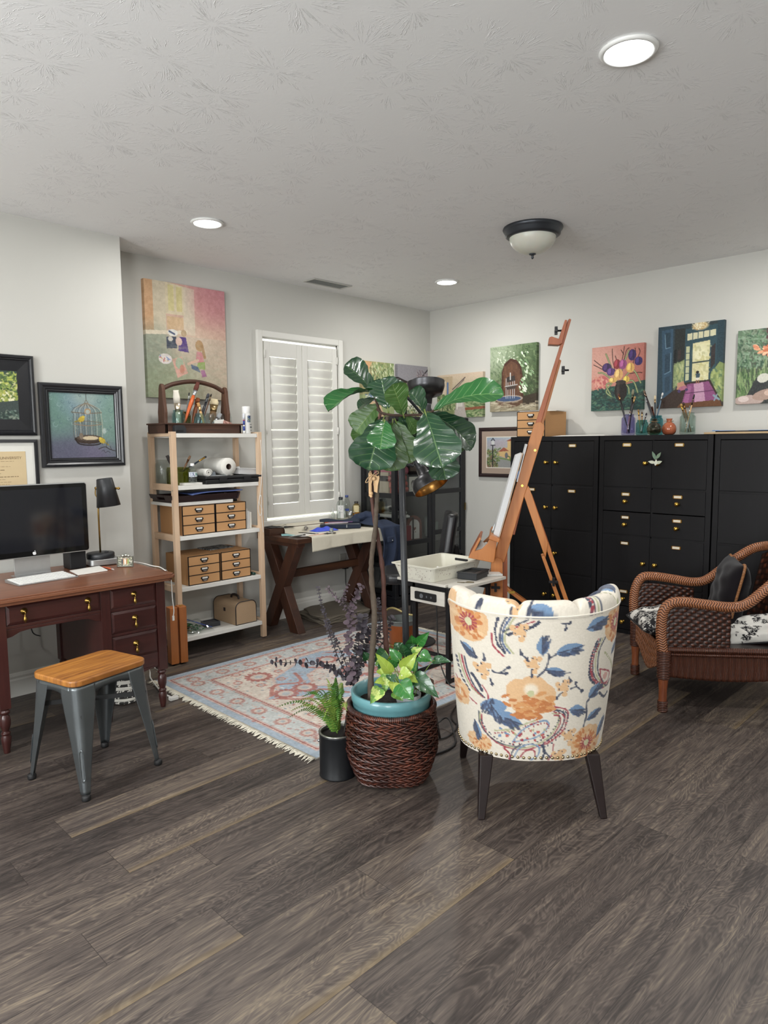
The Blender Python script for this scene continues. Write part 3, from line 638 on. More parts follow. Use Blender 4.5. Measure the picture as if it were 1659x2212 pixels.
# wall fountain
A = Art(150, 190, '#46583a', 8).grad('#93a582', '#4d6a3c', '#55693f', '#3a3f2b').dabs(500, 0, 0, 1, .75, ['#3c5a30', '#587546', '#77905c', '#2f4527'], .05, .02, 1, 1, .6).ell(.05, .02, .45, .35, '#b4c2a4', 0, .6, .9).dabs(30, .15, .05, .6, .3, ['#e3e8d6', '#c7d4b4'], .02, .02)
A.poly([(.26, .8), (.26, .4), (.32, .27), (.45, .2), (.58, .23), (.68, .33), (.72, .5), (.74, .85)], '#4d2d20').poly([(.3, .8), (.3, .42), (.36, .3), (.46, .24), (.57, .28), (.65, .37), (.68, .8)], '#64402c').dabs(60, .3, .3, .68, .7, ['#70492f', '#553323', '#7b5138'], .12, .03, 1.57, .2, .5)
A.poly([(0, .8), (1, .8), (1, 1), (0, 1)], '#8d8367').poly([(.6, .8), (1, .74), (1, .95), (.75, .93)], '#3c3226').ell(.42, .86, .30, .085, '#5e4230').ell(.42, .81, .30, .055, '#a08f80').ell(.42, .81, .26, .04, '#3f5478')
for x in (.36, .4, .45, .5, .54): A.line([(x, .5), (x, .8)], .014, '#c5c9cf', .8)
A.poly([(.37, .48), (.54, .46), (.56, .54), (.38, .56)], '#3a3330').poly([(.34, .62), (.58, .6), (.56, .66), (.38, .67)], '#463a34').line([(.45, .42), (.45, .52)], .02, '#cfcfca').line([(.34, .62), (.6, .6)], .02, '#a9a7a3')
for i in range(46):
    y = .12 + .6 * A.r.rand(); x = .86 - .14 * abs(sin(y * 7)) + .16 * (A.r.rand() - .5); A.ell(x, y, .035, .012, ['#bfd3ac', '#95b585', '#dfe8d2', '#6f9462'][i % 4], A.r.uniform(.4, 1.4))
A.dabs(80, 0, .86, 1, 1, ['#b6aa8c', '#8f8467', '#c9bfa4'], .1, .03, 0, .3, .5).fuzz(.025, 2)
canvas('canvas of a tiered fountain in a brown arch with green leaves', A, .484, .575, 'r', -.993, 1.702)
# tulips
A = Art(140, 165, '#c98572', 9).grad('#cf8f7d', '#bd6d5f', '#cc7f6c', '#a9564a').ell(.25, .3, .35, .3, '#d9a391', 0, .6, .9).poly([(0, .68), (.25, .63), (.6, .62), (1, .56), (1, 1), (0, 1)], '#2c5047').dabs(500, 0, .66, 1, 1, ['#2a5a4e', '#1f3f3d', '#3d6b5a', '#38423a', '#587a5c', '#24323a'], .06, .025, 0, .8, .7).ell(.22, .55, .12, .1, '#c9595a', 0, .9, .3).dabs(40, .05, .5, .3, .64, ['#d98a72', '#c25a5c', '#e0a08a'], .07, .03)
for P in ([(.5, .5), (.42, .25), (.4, .05)], [(.52, .45), (.6, .2), (.63, .03)], [(.6, .4), (.66, .12), (.72, .06)], [(.4, .4), (.2, .3), (.05, .2)], [(.35, .42), (.15, .32), (.04, .27)], [(.8, .3), (.84, .16), (.83, .07)], [(.86, .26), (.92, .14), (.9, .08)], [(.75, .45), (.9, .44), (.97, .45)], [(.5, .25), (.46, .16)], [(.62, .15), (.57, .08)]): A.curve(P, .012, '#3a2420')
for P in ([(.5, .55), (.4, .35), (.28, .12)], [(.55, .5), (.62, .3), (.72, .1)], [(.45, .55), (.25, .42), (.14, .4)], [(.6, .55), (.8, .4), (.95, .6)], [(.4, .58), (.3, .7), (.4, .78)], [(.6, .6), (.8, .56), (.9, .74)], [(.62, .58), (.72, .65), (.74, .75)], [(.42, .56), (.3, .6), (.38, .74)]): A.curve(P, .03, '#5a6b3d'); A.curve(P, .012, '#a9b27c')
for x, y, rx, ry, c in [(.3, .33, .09, .07, '#45305f'), (.38, .40, .08, .06, '#5d3f7c'), (.5, .29, .07, .075, '#93343c'), (.61, .3, .075, .075, '#9a4a80'), (.78, .17, .075, .085, '#3f2d63'), (.9, .27, .075, .065, '#3b2c68'), (.75, .36, .08, .075, '#d9a24e'), (.53, .45, .085, .085, '#dba15a'), (.68, .53, .06, .05, '#d8ac3f'), (.42, .53, .08, .04, '#dba954')]:
    A.ell(x, y, rx, ry, c); A.ell(x - rx * .3, y - ry * .2, rx * .4, ry * .7, tuple(np.minimum(1, A.c(c) * 1.35)), .2, .8); A.line([(x + rx * .2, y - ry * .8), (x + rx * .3, y + ry * .6)], .008, tuple(A.c(c) * .6))
A.ell(.58, .70, .12, .16, '#2b2623').ell(.58, .57, .10, .03, '#3d342f').ell(.53, .68, .03, .13, '#4a423d', 0, .7, .6).fuzz(.025, 2)
canvas('canvas of purple and yellow tulips in a dark vase on a coral ground', A, .43, .503, 'r', -1.966, 1.671)
# hallway
A = Art(150, 200, '#2b3b42', 10).grad('#2d3f4a', '#2f3a3c', '#31404a', '#3c3a33').poly([(.0, 0), (.22, 0), (.22, .85), (0, 1)], '#2c4350').poly([(.06, .05), (.24, .04), (.24, .8), (.1, .88)], '#35536a').poly([(.11, .08), (.2, .08), (.2, .26), (.13, .27)], '#29404f').poly([(.12, .34), (.21, .33), (.21, .55), (.12, .58)], '#2a4254').poly([(.13, .62), (.21, .6), (.21, .78), (.13, .82)], '#2c4456').line([(.11, .1), (.13, .27), (.2, .26)], .01, '#6f93a8').line([(.21, .33), (.21, .55), (.12, .58)], .01, '#6f93a8')
A.poly([(.27, .05), (.43, .05), (.43, .45), (.27, .5)], '#2b302d').poly([(.26, .48), (.43, .42), (.43, .68), (.26, .76)], '#7f8e58').dabs(90, .27, .45, .42, .72, ['#a8b06a', '#5f7a54', '#8a9a63', '#c3c78a'], .07, .03, 1.5, .3, .6).poly([(.26, .30), (.3, .29), (.3, .45), (.26, .46)], '#1d2022').poly([(.32, .3), (.37, .3), (.37, .41), (.32, .42)], '#3d3230')
A.poly([(.43, .06), (.9, .04), (.9, .72), (.43, .72)], '#2e4c56').poly([(.46, .12), (.88, .1), (.88, .17), (.46, .2)], '#cfcaa0').poly([(.55, .24), (.8, .22), (.79, .68), (.55, .69)], '#d3cb93').poly([(.45, .27), (.5, .27), (.5, .67), (.45, .68)], '#b9bd8f').ell(.66, .36, .1, .1, '#e8e4bb', 0, .8, .9).dabs(60, .56, .26, .78, .66, ['#e0dba6', '#c2b972', '#d8d6a8', '#b5b27a'], .05, .03, 1, 1, .6).line([(.55, .47), (.8, .46)], .02, '#24383f')
for x in (.54, .62, .7, .79): A.line([(x, .11), (x, .2)], .012, '#33505a')
for y in (.35, .43, .51, .59): A.line([(.45, y), (.5, y)], .012, '#33505a')
A.ell(.65, .04, .12, .05, '#d3bb86', 0, 1, .4).dabs(40, .53, 0, .77, .08, ['#e9dcb2', '#b9904f', '#f2ead0'], .02, .015).poly([(.9, 0), (1, 0), (1, .95), (.93, .5), (.9, .5)], '#28404a').poly([(.82, .3), (.88, .26), (.88, .5), (.82, .56)], '#37302f').poly([(.82, .62), (.95, .48), (1, .5), (1, .95), (.82, .72)], '#7e9150').dabs(60, .83, .55, .99, .85, ['#9aab58', '#5f7f50', '#b4bd70', '#4a6d58'], .06, .03, 1.3, .4, .6)
A.poly([(.43, .7), (.82, .68), (1, .95), (1, 1), (0, 1), (.1, .88)], '#3d2e27').poly([(.48, .72), (.8, .7), (.96, .93), (.4, .97)], '#8e4a7b').poly([(.58, .72), (.72, .71), (.76, .94), (.6, .96)], '#c58fae').poly([(.5, .74), (.55, .74), (.5, .95), (.42, .96)], '#a65c90').line([(.46, .83), (.88, .81)], .012, '#5b2b50').poly([(.38, .95), (.97, .92), (1, 1), (.33, 1)], '#6d4326')
A.poly([(.33, .7), (.42, .68), (.46, .76), (.32, .78)], '#c4896b').poly([(.36, .75), (.46, .73), (.48, .78), (.34, .8)], '#b5657f').ell(.36, .80, .025, .018, '#4a3a6a').ell(.47, .785, .025, .018, '#4a3a6a').ell(.63, .585, .025, .018, '#241f22').poly([(.6, .6), (.67, .6), (.66, .66), (.61, .66)], '#3d5560').poly([(.6, .65), (.66, .65), (.66, .68), (.61, .68)], '#dcd6c4').line([(.62, .68), (.62, .715)], .014, '#a5694a').line([(.65, .68), (.65, .715)], .014, '#a5694a').line([(.88, .87), (.96, .92)], .03, '#7f9aa5').line([(.93, .86), (.89, .93)], .02, '#7f9aa5').fuzz(.025, 2)
canvas('large canvas of a dark blue hallway with a bright glazed door and pink rug', A, .468, .6, 'r', -2.522, 1.671)
# lilies and watering can
A = Art(140, 165, '#414b3a', 11).grad('#5f7d5f', '#6d4748', '#3f4a36', '#2c2f33').poly([(.42, 0), (1, 0), (1, .38), (.42, .38)], '#5f3a3d').line([(.42, .09), (1, .05)], .01, '#8a5f5e').line([(.42, .2), (1, .17)], .01, '#8a5f5e').line([(.42, .31), (1, .29)], .01, '#8a5f5e').dabs(300, 0, 0, .42, .5, ['#4f7350', '#6b8d68', '#86a384', '#3b5a44', '#7f9277'], .05, .025, 1, 1.2).dabs(260, 0, .5, .5, .95, ['#5c8043', '#79995a', '#3f5f38', '#8fa86a'], .12, .015, 1.5, .3).dabs(120, .4, .35, 1, .75, ['#5f7a4a', '#7f9264', '#44583a', '#99a87e'], .16, .015, 1.6, .4)
A.poly([(.3, .65), (1, .55), (1, 1), (.1, 1)], '#2c2d33', .85).ell(.93, .1, .14, .1, '#dcdad6').ell(.8, .05, .09, .04, '#e4e2de', .4)
for i in range(34):
    a = A.r.uniform(0, 6.28); r = A.r.uniform(0, .16); A.ell(.5 + r * cos(a) * 1.6, .29 + r * sin(a) * .75, .05, .02, ['#d9825a', '#e39a6c', '#c9663f', '#efb58a'][i % 4], a)
A.line([(.45, .64), (1, .75)], .05, '#9aa4ab').line([(.48, .68), (.95, .98)], .04, '#8b959d').poly([(.6, .68), (1, .74), (1, 1), (.9, .98)], '#8496a3').ell(.4, .66, .09, .06, '#c5c4b4', -.3).ell(.2, .95, .22, .07, '#b39a90').ell(.12, .93, .08, .04, '#d0bcb4').ell(.45, .88, .2, .07, '#a58878', -.2).ell(.5, .86, .08, .04, '#c9a996').ell(.9, .55, .1, .06, '#8f7a70').fuzz(.025, 2)
canvas('canvas of orange lilies above a watering can, cut off by the picture edge', A, .43, .503, 'r', -3.064, 1.677)

# ---- framed pictures --------------------------------------------------------
def moulding(w, h, prof, T=None):
    """mitred frame: prof = [(inset from the outer edge, depth)]"""
    mb = MB(); n = len(prof); vs = []
    for sx, sz in ((-1, 0), (1, 0), (1, 1), (-1, 1)):
        for i, d in prof: vs.append((sx * (w / 2 - i), -d, i if sz == 0 else h - i))
    fs = []
    for k in range(4):
        j = (k + 1) % 4
        for i in range(n): fs.append((k * n + i, j * n + i, j * n + (i + 1) % n, k * n + (i + 1) % n))
    return mb.add(vs, fs)
def framed(label, w, h, loc, rz, prof, fm, art, mat_w=0, mat_m=None, inner=None):
    t = thing('framed_picture', label, 'picture', loc, rz)
    ob('frame', moulding(w, h, prof), fm, t)
    fw = max(i for i, _ in prof) - .004; iw, ih = w - 2 * fw, h - 2 * fw
    if mat_w:
        ob('mat_board', MB().box(-iw / 2, iw / 2, -.012, -.008, fw, fw + ih), mat_m, t)
        if inner: ob('mat_edge', MB().box(-iw / 2 + mat_w - .008, iw / 2 - mat_w + .008, -.0128, -.0122, fw + mat_w - .008, fw + ih - mat_w + .008), inner, t)
    pw, ph = iw - 2 * mat_w, ih - 2 * mat_w
    if art: art_ob('picture', art, pw, ph, 0, (0, -.0134, fw + mat_w), 0, t)
    return t, pw, ph, fw
BFR = pl('black_frame', '#191a1e', .28, var=.2, bmp=.02)
PR1 = [(0, 0), (0, .022), (.006, .03), (.016, .032), (.026, .026), (.034, .026), (.038, .022), (.044, .024), (.05, .018), (.054, .018), (.056, .006), (.056, 0)]
A = Art(170, 170, '#6f8585', 12).grad('#5f7d84', '#74958c', '#5b5d6e', '#55636a').ell(.1, .3, .3, .35, '#5d8a72', 0, .6, .9).ell(.5, .15, .3, .25, '#7a93a8', 0, .6, .9).ell(.9, .45, .25, .4, '#6f9683', 0, .6, .9).ell(.5, .95, .5, .2, '#6a5d7c', 0, .7, .9).ell(.2, .9, .3, .2, '#4f5365', 0, .6, .9).ell(.55, .05, .2, .15, '#97a893', 0, .5, .9)
for i in range(46):
    x, y, r = A.r.uniform(.02, .98), A.r.uniform(.02, .6), A.r.uniform(.015, .035); A.curve([(x + r * cos(a), y + r * sin(a)) for a in np.linspace(0, 4.5, 7)], .007, ['#4d6770', '#87a3a0'][i % 2], .5, 3)
A.line([(.56, 0), (.56, .1)], .008, '#3a3634').curve([(.53, .16), (.56, .11), (.59, .16)], .008, '#6a5b4a')
cage = lambda y: .20 * (np.sqrt(max(0, 1 - ((.3 - y) / .16) ** 2)) if y < .3 else 1) + .02 * (y > .3)
for k in range(17):
    q = -1 + k / 8; A.line([(.56 + q * .225 * sin(min(1, (yy - .145) / .14) * pi / 2) if yy < .29 else .57 + q * (.215 - .01 * sin(yy * 9)), yy) for yy in np.linspace(.15, .72, 14)], .0065, ['#4d4238', '#b9a88c', '#6b5a48'][k % 3], .85)
A.curve([(.33, .295), (.56, .31), (.79, .295)], .012, '#6d5c49').curve([(.36, .475), (.57, .50), (.78, .475)], .014, '#85705a').curve([(.36, .45), (.57, .43), (.78, .45)], .008, '#6b5a48').ell(.575, .28, .05, .045, '#a57f52').ell(.575, .285, .035, .033, '#9aa59c')
A.ell(.58, .71, .22, .07, '#3c2f27').ell(.585, .69, .19, .045, '#55463a').ell(.6, .69, .12, .03, '#c3b08c').curve([(.37, .69), (.42, .775), (.58, .80), (.74, .78), (.8, .7)], .018, '#241c19').ell(.46, .66, .03, .05, '#7a6a58')
for x, y, d in ((.475, .40, 1), (.78, .73, -1)): A.ell(x, y, .055, .04, '#b59a28', -.6 * d).ell(x + .03 * d, y - .035, .022, .02, '#c9ae35').line([(x - .03 * d, y + .02), (x - .1 * d, y + .04 + .03 * (d < 0))], .016, '#8a7a2a').line([(x, y + .035), (x, y + .065)], .006, '#3a3026')
A.curve([(.72, .86), (.82, .83), (.9, .87), (1, .9)], .01, '#2d2522').line([(.84, .83), (.86, .75)], .007, '#2d2522').line([(.92, .87), (.9, .82)], .007, '#2d2522').curve([(.76, .9), (.8, .88), (.82, .92), (.86, .9), (.9, .92)], .006, '#3a3a42').ell(.82, .58, .03, .045, '#c9ccca', 0, .5, .5).fuzz(.025, 2)
framed('square black framed picture of a birdcage with yellow birds', .493, .49, (-3.541, YJ, 1.306), 0, PR1, BFR, A)
A = Art(200, 150, '#4b5a44', 13).grad('#3d5048', '#33463f', '#4a4f48', '#3c4640').poly([(0, 0), (.45, 0), (.45, .5), (0, .5)], '#56695c').poly([(.44, .06), (.72, .02), (.74, .4), (.5, .42)], '#b3b1a4').poly([(.62, .05), (.72, .02), (.74, .4), (.65, .41)], '#cac7ba').dabs(60, .3, .1, .45, .4, ['#c98a4e', '#a9653a', '#7a4a34'], .03, .03).dabs(420, .55, .05, 1, .62, ['#5d7d34', '#8aa246', '#b9bf4a', '#35502a', '#d3cf8e', '#46603a'], .05, .025).dabs(150, .3, .42, .98, .62, ['#8d9d3a', '#b5b04a', '#5d7433', '#e0dcae'], .05, .025).poly([(.4, .62), (.72, .7), (.7, .9), (.35, .85)], '#a2978a').poly([(.7, .66), (1, .6), (1, 1), (.66, 1)], '#3c4845').curve([(.7, .98), (.82, .88), (.95, .82)], .03, '#6a7f74').dabs(80, .55, .85, 1, 1, ['#4d6357', '#2f3f3a', '#7c8a78'], .06, .03).fuzz(.025, 2)
framed('dark framed painting of a sunlit leafy wall, at the left picture edge above the diploma', .56, .447, (-4.087, YJ, 1.492), 0, [(0, 0), (0, .02), (.004, .027), (.016, .03), (.022, .024), (.026, .024), (.03, .016), (.09, .013), (.094, .006), (.094, 0)], BFR, A)
t, pw, ph, fw = framed('black framed university diploma in a white mat beside the computer screen', .60, .47, (-4.109, YJ, 1.0), 0, [(0, 0), (0, .02), (.016, .022), (.019, .012), (.019, 0)], BFR, None, .052, pl('white_mat', '#d5d4cd', .8, var=.01))
DIP = pl('diploma_paper', '#c9b48e', .8, var=.03)
ob('diploma', MB().box(-pw / 2, pw / 2, -.0134, -.0128, fw + .052, fw + .052 + ph), DIP, t)
INK = pl('diploma_ink', '#7f6b4f', .8)
def text(s, size, loc, parent, m, rot=(R(90), 0, 0), align='CENTER', ext=.0003, name='lettering'):
    c = bpy.data.curves.new(name, 'FONT'); c.body = s; c.size = size; c.align_x = align; c.extrude = ext; c.materials.append(m)
    o = bpy.data.objects.new(name, c); COL.objects.link(o); bpy.context.view_layer.update()
    me = bpy.data.meshes.new_from_object(o.evaluated_get(bpy.context.evaluated_depsgraph_get())); bpy.data.objects.remove(o)
    o = bpy.data.objects.new(name, me); COL.objects.link(o); o.location = loc; o.rotation_euler = rot; o.parent = parent; return o
text('STATE UNIVERSITY', .021, (pw / 2 - .022, -.0138, fw + .052 + ph - .043), t, INK, align='RIGHT')
ln = MB()
for k, (a, b, z) in enumerate([(-.18, .17, .055), (-.15, .15, .085), (-.12, .12, .105), (-.1, .1, .122), (-.16, .19, .143), (-.13, .12, .157), (-.15, .15, .171), (-.14, .14, .184), (-.15, .17, .197)]):
    x = a
    while x < b: d = random.uniform(.008, .022); ln.box(x, min(b, x + d), -.0137, -.0134, fw + .052 + ph - z, fw + .052 + ph - z + (.004 if k in (2, 4) else .0018)); x += d + .004
for z, x0 in ((.235, .03), (.252, .04)): ln.tube([(x0 + .012 * i, -.0136, fw + .052 + ph - z + .006 * sin(i * 2.3)) for i in range(9)], .0009, 4)
ob('printed_lines', ln, INK, t)
# villa with street lamp, partly behind the cabinet
A = Art(150, 110, '#b9a888', 14).grad('#8fa9bd', '#b9bfc0', '#c2a58a', '#8d8f63').ell(.3, .2, .3, .15, '#b59aa8', 0, .5, .9).poly([(.25, .55), (.45, .35), (1, .3), (1, .8), (.3, .75)], '#cfab6d').poly([(.55, .12), (.8, .12), (.8, .35), (.55, .35)], '#d3ae6c').poly([(.5, .13), (.68, .02), (.86, .12)], '#9a4a36').poly([(.3, .48), (.45, .33), (.58, .45)], '#a3563e').poly([(.62, .42), (.8, .25), (1, .3), (1, .42)], '#a3523a').ell(.52, .6, .04, .1, '#6a6a72').ell(.72, .58, .04, .1, '#55606a').poly([(.05, .62), (.3, .6), (1, .9), (1, 1), (.2, 1)], '#8d8f8c').poly([(.3, .66), (1, .8), (1, .86), (.3, .7)], '#6d8a4a').dabs(150, 0, .4, .3, 1, ['#3d5530', '#5d7340', '#7d5a48', '#8a9a5a'], .06, .03).dabs(60, .6, .62, 1, .76, ['#4d6a34', '#73893f'], .05, .03).line([(.16, .25), (.16, 1)], .025, '#22262c').poly([(.12, .12), (.21, .12), (.2, .26), (.13, .26)], '#c9ccca').line([(.11, .26), (.22, .26)], .02, '#22262c').line([(.12, .11), (.165, .03), (.21, .11)], .02, '#22262c').fuzz(.025, 2)
framed('brown framed picture of a yellow villa with a street lamp, partly behind the cabinet', .60, .455, (0, -.909, 1.108), R(-90), [(0, 0), (0, .016), (.005, .022), (.02, .024), (.027, .014), (.034, .014), (.034, 0)], wood('walnut_frame', '#231a18', '#39292a', 0, .35), A, .062, pl('taupe_mat', '#a18f80', .85, var=.02), pl('mat_core', '#d9d3c6', .8))

# ============================ writing desk and what stands on it ============
MAH = wood('mahogany', '#2c1413', '#47231f', 2, .32, 10, .07, .05, .15)
MAHX = wood('mahogany_rail', '#2c1413', '#47231f', 0, .32, 10, .07, .05, .15)
MTOP = wood('mahogany_top', '#5d3626', '#8a5a40', 0, .35, 12, .06, .05, .1)
ABR = pl('antique_brass', '#96783f', .35, 1, var=.3, nscale=80, bmp=.05)
dk = thing('writing_desk', 'antique dark red-brown wooden desk with brass teardrop pulls', 'desk', (0, 0, 0))
X0, X1, YB, YFr = -4.60, -3.470, -.47, -1.10
tb = MB()
for k, (e, z0, z1) in enumerate([(0, .722, .737), (.006, .737, .745), (.012, .706, .722)]):
    tb.prism(rrect(X0 - .04 + e, X1 + .045 - e, YFr - .05 + e, YB + .03, .025), z1 - z0, T=Matrix.Translation((0, 0, z0)) @ Matrix(((1, 0, 0, 0), (0, 0, 1, 0), (0, 1, 0, 0), (0, 0, 0, 1))), smooth=False)
ob('desk_top', tb, [MTOP], dk, bevel=.002)
def turned_leg(x, y, sq=.048):
    mb = MB().box(x - sq / 2, x + sq / 2, y - sq / 2, y + sq / 2, .215, .706)
    mb.lathe([(.001, 0), (.013, 0), (.016, .02), (.021, .055), (.023, .075), (.017, .088), (.021, .094), (.021, .1), (.014, .106), (.017, .115), (.023, .135), (.0245, .16), (.021, .178), (.015, .186), (.023, .194), (.024, .202), (.019, .208), (.022, .215)], (x, y, 0), 20)
    return ob('leg', mb, MAH, dk, bevel=.0015)
for x in (X0 + .024, -4.285, -3.795, X1 - .024):
    for y in (YFr + .024, YB - .024): turned_leg(x, y)
def case(x0, x1):
    mb = MB().box(x0 + .008, x0 + .024, YFr + .048, YB - .048, .232, .706).box(x1 - .024, x1 - .008, YFr + .048, YB - .048, .232, .706).box(x0 + .048, x1 - .048, YB - .03, YB - .014, .232, .706).box(x0 + .02, x1 - .02, YFr + .03, YB - .02, .24, .256)
    ob('pedestal_case', mb, MAH, dk)
case(-3.819, X1); case(X0, -4.261)
def rail(mb): ob('front_rail', mb, MAHX, dk, bevel=.0015)
for x0, x1 in ((-3.771, X1 - .048), (X0 + .048, -4.309)):
    for z0, z1 in ((.578, .594), (.447, .462), (.244, .318), (.698, .706)): rail(MB().box(x0, x1, YFr + .008, YFr + .03, z0, z1))
    xm = (x0 + x1) / 2; rail(MB().prism([(x0, .243), (x0, .238), (x0 + .05, .232), (xm - .02, .222), (xm, .214), (xm + .02, .222), (x1 - .05, .232), (x1, .238), (x1, .243)], .02, T=Matrix.Translation((0, YFr + .009, 0))))
rail(MB().box(-4.261, -3.819, YFr + .008, YFr + .03, .587, .603)); rail(MB().box(-4.261, -3.819, YFr + .008, YFr + .03, .70, .706))
ob('knee_apron', MB().prism([(-4.261, .586), (-4.261, .545), (-4.235, .55), (-4.2, .566), (-4.16, .571), (-3.92, .571), (-3.88, .566), (-3.845, .55), (-3.819, .545), (-3.819, .586)], .018, T=Matrix.Translation((0, YFr + .01, 0))), MAHX, dk, bevel=.0015)
ob('back_rail', MB().box(-4.261, -3.819, YB - .03, YB - .014, .60, .706), MAHX, dk)
def pull(parent, x, z, y):
    T = Matrix.Translation((x, y, z)) @ Matrix.Rotation(R(90), 4, 'X')
    p = ob('teardrop_pull', MB().lathe([(.0005, 0), (.0155, 0), (.016, .002), (.012, .004), (.011, .008), (.006, .011), (.004, .016), (.0005, .017)], n=20, T=T).tube([(x, y - .012, z), (x, y - .02, z - .004), (x, y - .017, z - .012), (x, y - .01, z - .014)], .0025, 8), ABR, parent)
    ob('drop', MB().lathe([(.0005, -.046), (.0025, -.045), (.003, -.041), (.0075, -.036), (.009, -.03), (.007, -.021), (.0035, -.012), (.0045, -.009), (.003, -.005), (.0005, -.004)], (x, y - .014, z - .008), 14), ABR, p)
def drawer(x0, x1, z0, z1, pulls):
    y = YFr + .012; e = .013
    vs = [(x0, y, z0), (x1, y, z0), (x1, y, z1), (x0, y, z1), (x0, y - .006, z0), (x1, y - .006, z0), (x1, y - .006, z1), (x0, y - .006, z1), (x0 + e, y - .012, z0 + e), (x1 - e, y - .012, z0 + e), (x1 - e, y - .012, z1 - e), (x0 + e, y - .012, z1 - e)]
    fs = [(3, 2, 1, 0)] + [(i + 4 * l, (i + 1) % 4 + 4 * l, (i + 1) % 4 + 4 * l + 4, i + 4 * l + 4) for l in (0, 1) for i in range(4)] + [(8, 9, 10, 11)]
    d = ob('drawer', MB().add(vs, fs), MAHX, dk)
    for px in pulls: pull(d, px, (z0 + z1) / 2 + .012, y - .012)
for x0, x1 in ((-3.768, X1 - .051), (X0 + .051, -4.312)):
    for z0, z1 in ((.596, .697), (.464, .577), (.32, .446)): drawer(x0, x1, z0, z1, [(x0 + x1) / 2])
drawer(-4.258, -3.822, .605, .699, [-4.182, -3.884])
ZD = .7455
def slab(mb, q, h):
    return mb.add([Vector(p) for p in q] + [Vector(p) + Vector((0, 0, h)) for p in q], [(0, 1, 2, 3), (7, 6, 5, 4), (0, 4, 5, 1), (1, 5, 6, 2), (2, 6, 7, 3), (3, 7, 4, 0)])
ALU = pl('brushed_aluminium', '#b5b6b6', .38, .85, bmp=.02)
SCR = pl('black_screen', '#08090b', .06, 0, bmp=0, spec=.6)
cd = thing('computer_display', 'large silver edged desktop computer display with a black glossy screen', 'computer', (-3.985, -.69, ZD))
ob('housing', MB().prism(rrect(-.291, .291, .106, .488, .016), .022, T=Matrix.Translation((0, .001, 0))), ALU, cd, bevel=.004)
ob('screen_glass', MB().prism(rrect(-.286, .286, .111, .483, .012), .003, T=Matrix.Translation((0, -.002, 0))), SCR, cd)
ob('display_area', MB().box(-.262, .262, -.0026, -.002, .138, .462), pl('screen_off', '#15171d', .08, 0, bmp=0, spec=.6), cd)
lg = [(0, -.006), (.004, -.0075), (.0075, -.004), (.0092, .001), (.0065, .0025), (.006, .0055), (.0085, .0078), (.006, .0095), (.0025, .009), (0, .0082), (-.003, .0095), (-.0065, .0085), (-.0088, .005), (-.0085, 0), (-.006, -.005), (-.003, -.0075)]
LGM = pl('logo_silver', '#d9dadb', .3, bmp=0)
ob('logo', MB().prism(lg, .0006, T=Matrix.Translation((0, -.0032, .124))).prism([(.0005, .0105), (.0045, .0125), (.005, .0165), (.001, .0145)], .0006, T=Matrix.Translation((0, -.0032, .124))), LGM, cd)
ob('stand', MB().add([(x, y, z) for y, z in ((.012, 0), (.10, 0), (.10, .006), (.055, .008), (.042, .02), (.045, .21), (.039, .21), (.034, .014), (.012, .006)) for x in (-.09, .09)], [(2 * i, 2 * ((i + 1) % 9), 2 * ((i + 1) % 9) + 1, 2 * i + 1) for i in range(9)] + [tuple(2 * i for i in range(9)), tuple(2 * i + 1 for i in range(8, -1, -1))]).box(-.09, .09, -.03, .014, 0, .006).box(-.03, .03, .02, .045, .2, .26), ALU, cd, bevel=.001)
KW = pl('keyboard_white', '#dfdfdc', .45, var=.01, bmp=0)
kb = thing('keyboard', 'slim white and silver computer keyboard on the desk in front of the display', 'keyboard', (-3.994, -.81, ZD), R(6))
ob('tray', MB().prism([(-.08, 0), (.08, 0), (.08, .016), (-.08, .006)], .30, T=Matrix.Translation((-.15, 0, 0)) @ Matrix.Rotation(R(-90), 4, 'Z') @ Matrix.Scale(-1, 4, (1, 0, 0))), ALU, kb, bevel=.001)
ky = MB(); cols = 15
for r in range(6):
    for c in range(cols):
        if r == 0 and 4 <= c <= 8:
            if c > 4: continue
            x0, x1 = -.142 + .019 * 4, -.142 + .019 * 9 - .002
        else: x0, x1 = -.142 + .019 * c, -.142 + .019 * c + .0168
        y0 = -.072 + .0245 * r; zc = .006 + (.016 - .006) * (y0 + .092) / .16
        ky.box(x0, x1, y0, y0 + .021, zc - .004, zc + .003)
ob('keys', ky, KW, kb, bevel=.0008, seg=1)
tag(ob('trackpad', slab(MB(), [(-3.823,-0.834,0.75), (-3.653,-0.815,0.75), (-3.627,-0.649,0.75), (-3.802,-0.67,0.75)], .006), PAPER, None, (0, 0, -.0042), bevel=.002), 'flat white pad lying between the keyboard and the pencil on the desk', 'trackpad')
pc = thing('pencil', 'orange pencil beside the white pad on the desk', 'pencil', (0, 0, 0))
a, b = Vector((-3.627,-0.691,0.75)), Vector((-3.622,-0.822,0.75))
ob('shaft', MB().tube([a, a.lerp(b, .8)], .0038, 6), pl('orange_lacquer', '#c4542c', .35), pc)
ob('eraser', MB().tube([a.lerp(b, .8), a.lerp(b, .9), b], [.0039, .0041, .0038], 10), pl('pencil_end', '#c3b6ae', .4, .3), pc)
bx = thing('desk_speaker', 'small black box speaker behind the white pad on the desk', 'speaker', (-3.735, -.585, ZD))
ob('body', MB().box(-.045, .045, -.04, .06, 0, .118), pl('black_plastic', '#131315', .5), bx, bevel=.004)
ob('front_cloth', MB().box(-.04, .04, -.0425, -.04, .006, .112), pl('speaker_cloth', '#0e0e10', .9, bmp=.4, bscale=900), bx)
sv = thing('drive_box', 'flat silver box under the black table lamp on the desk', 'box', (-3.577, -.56, ZD), R(-6))
ob('body', MB().prism(rrect(-.085, .085, -.085, .10, .02), .034, T=Matrix(((1, 0, 0, 0), (0, 0, 1, 0), (0, 1, 0, .004), (0, 0, 0, 1)))), ALU, sv, bevel=.003)
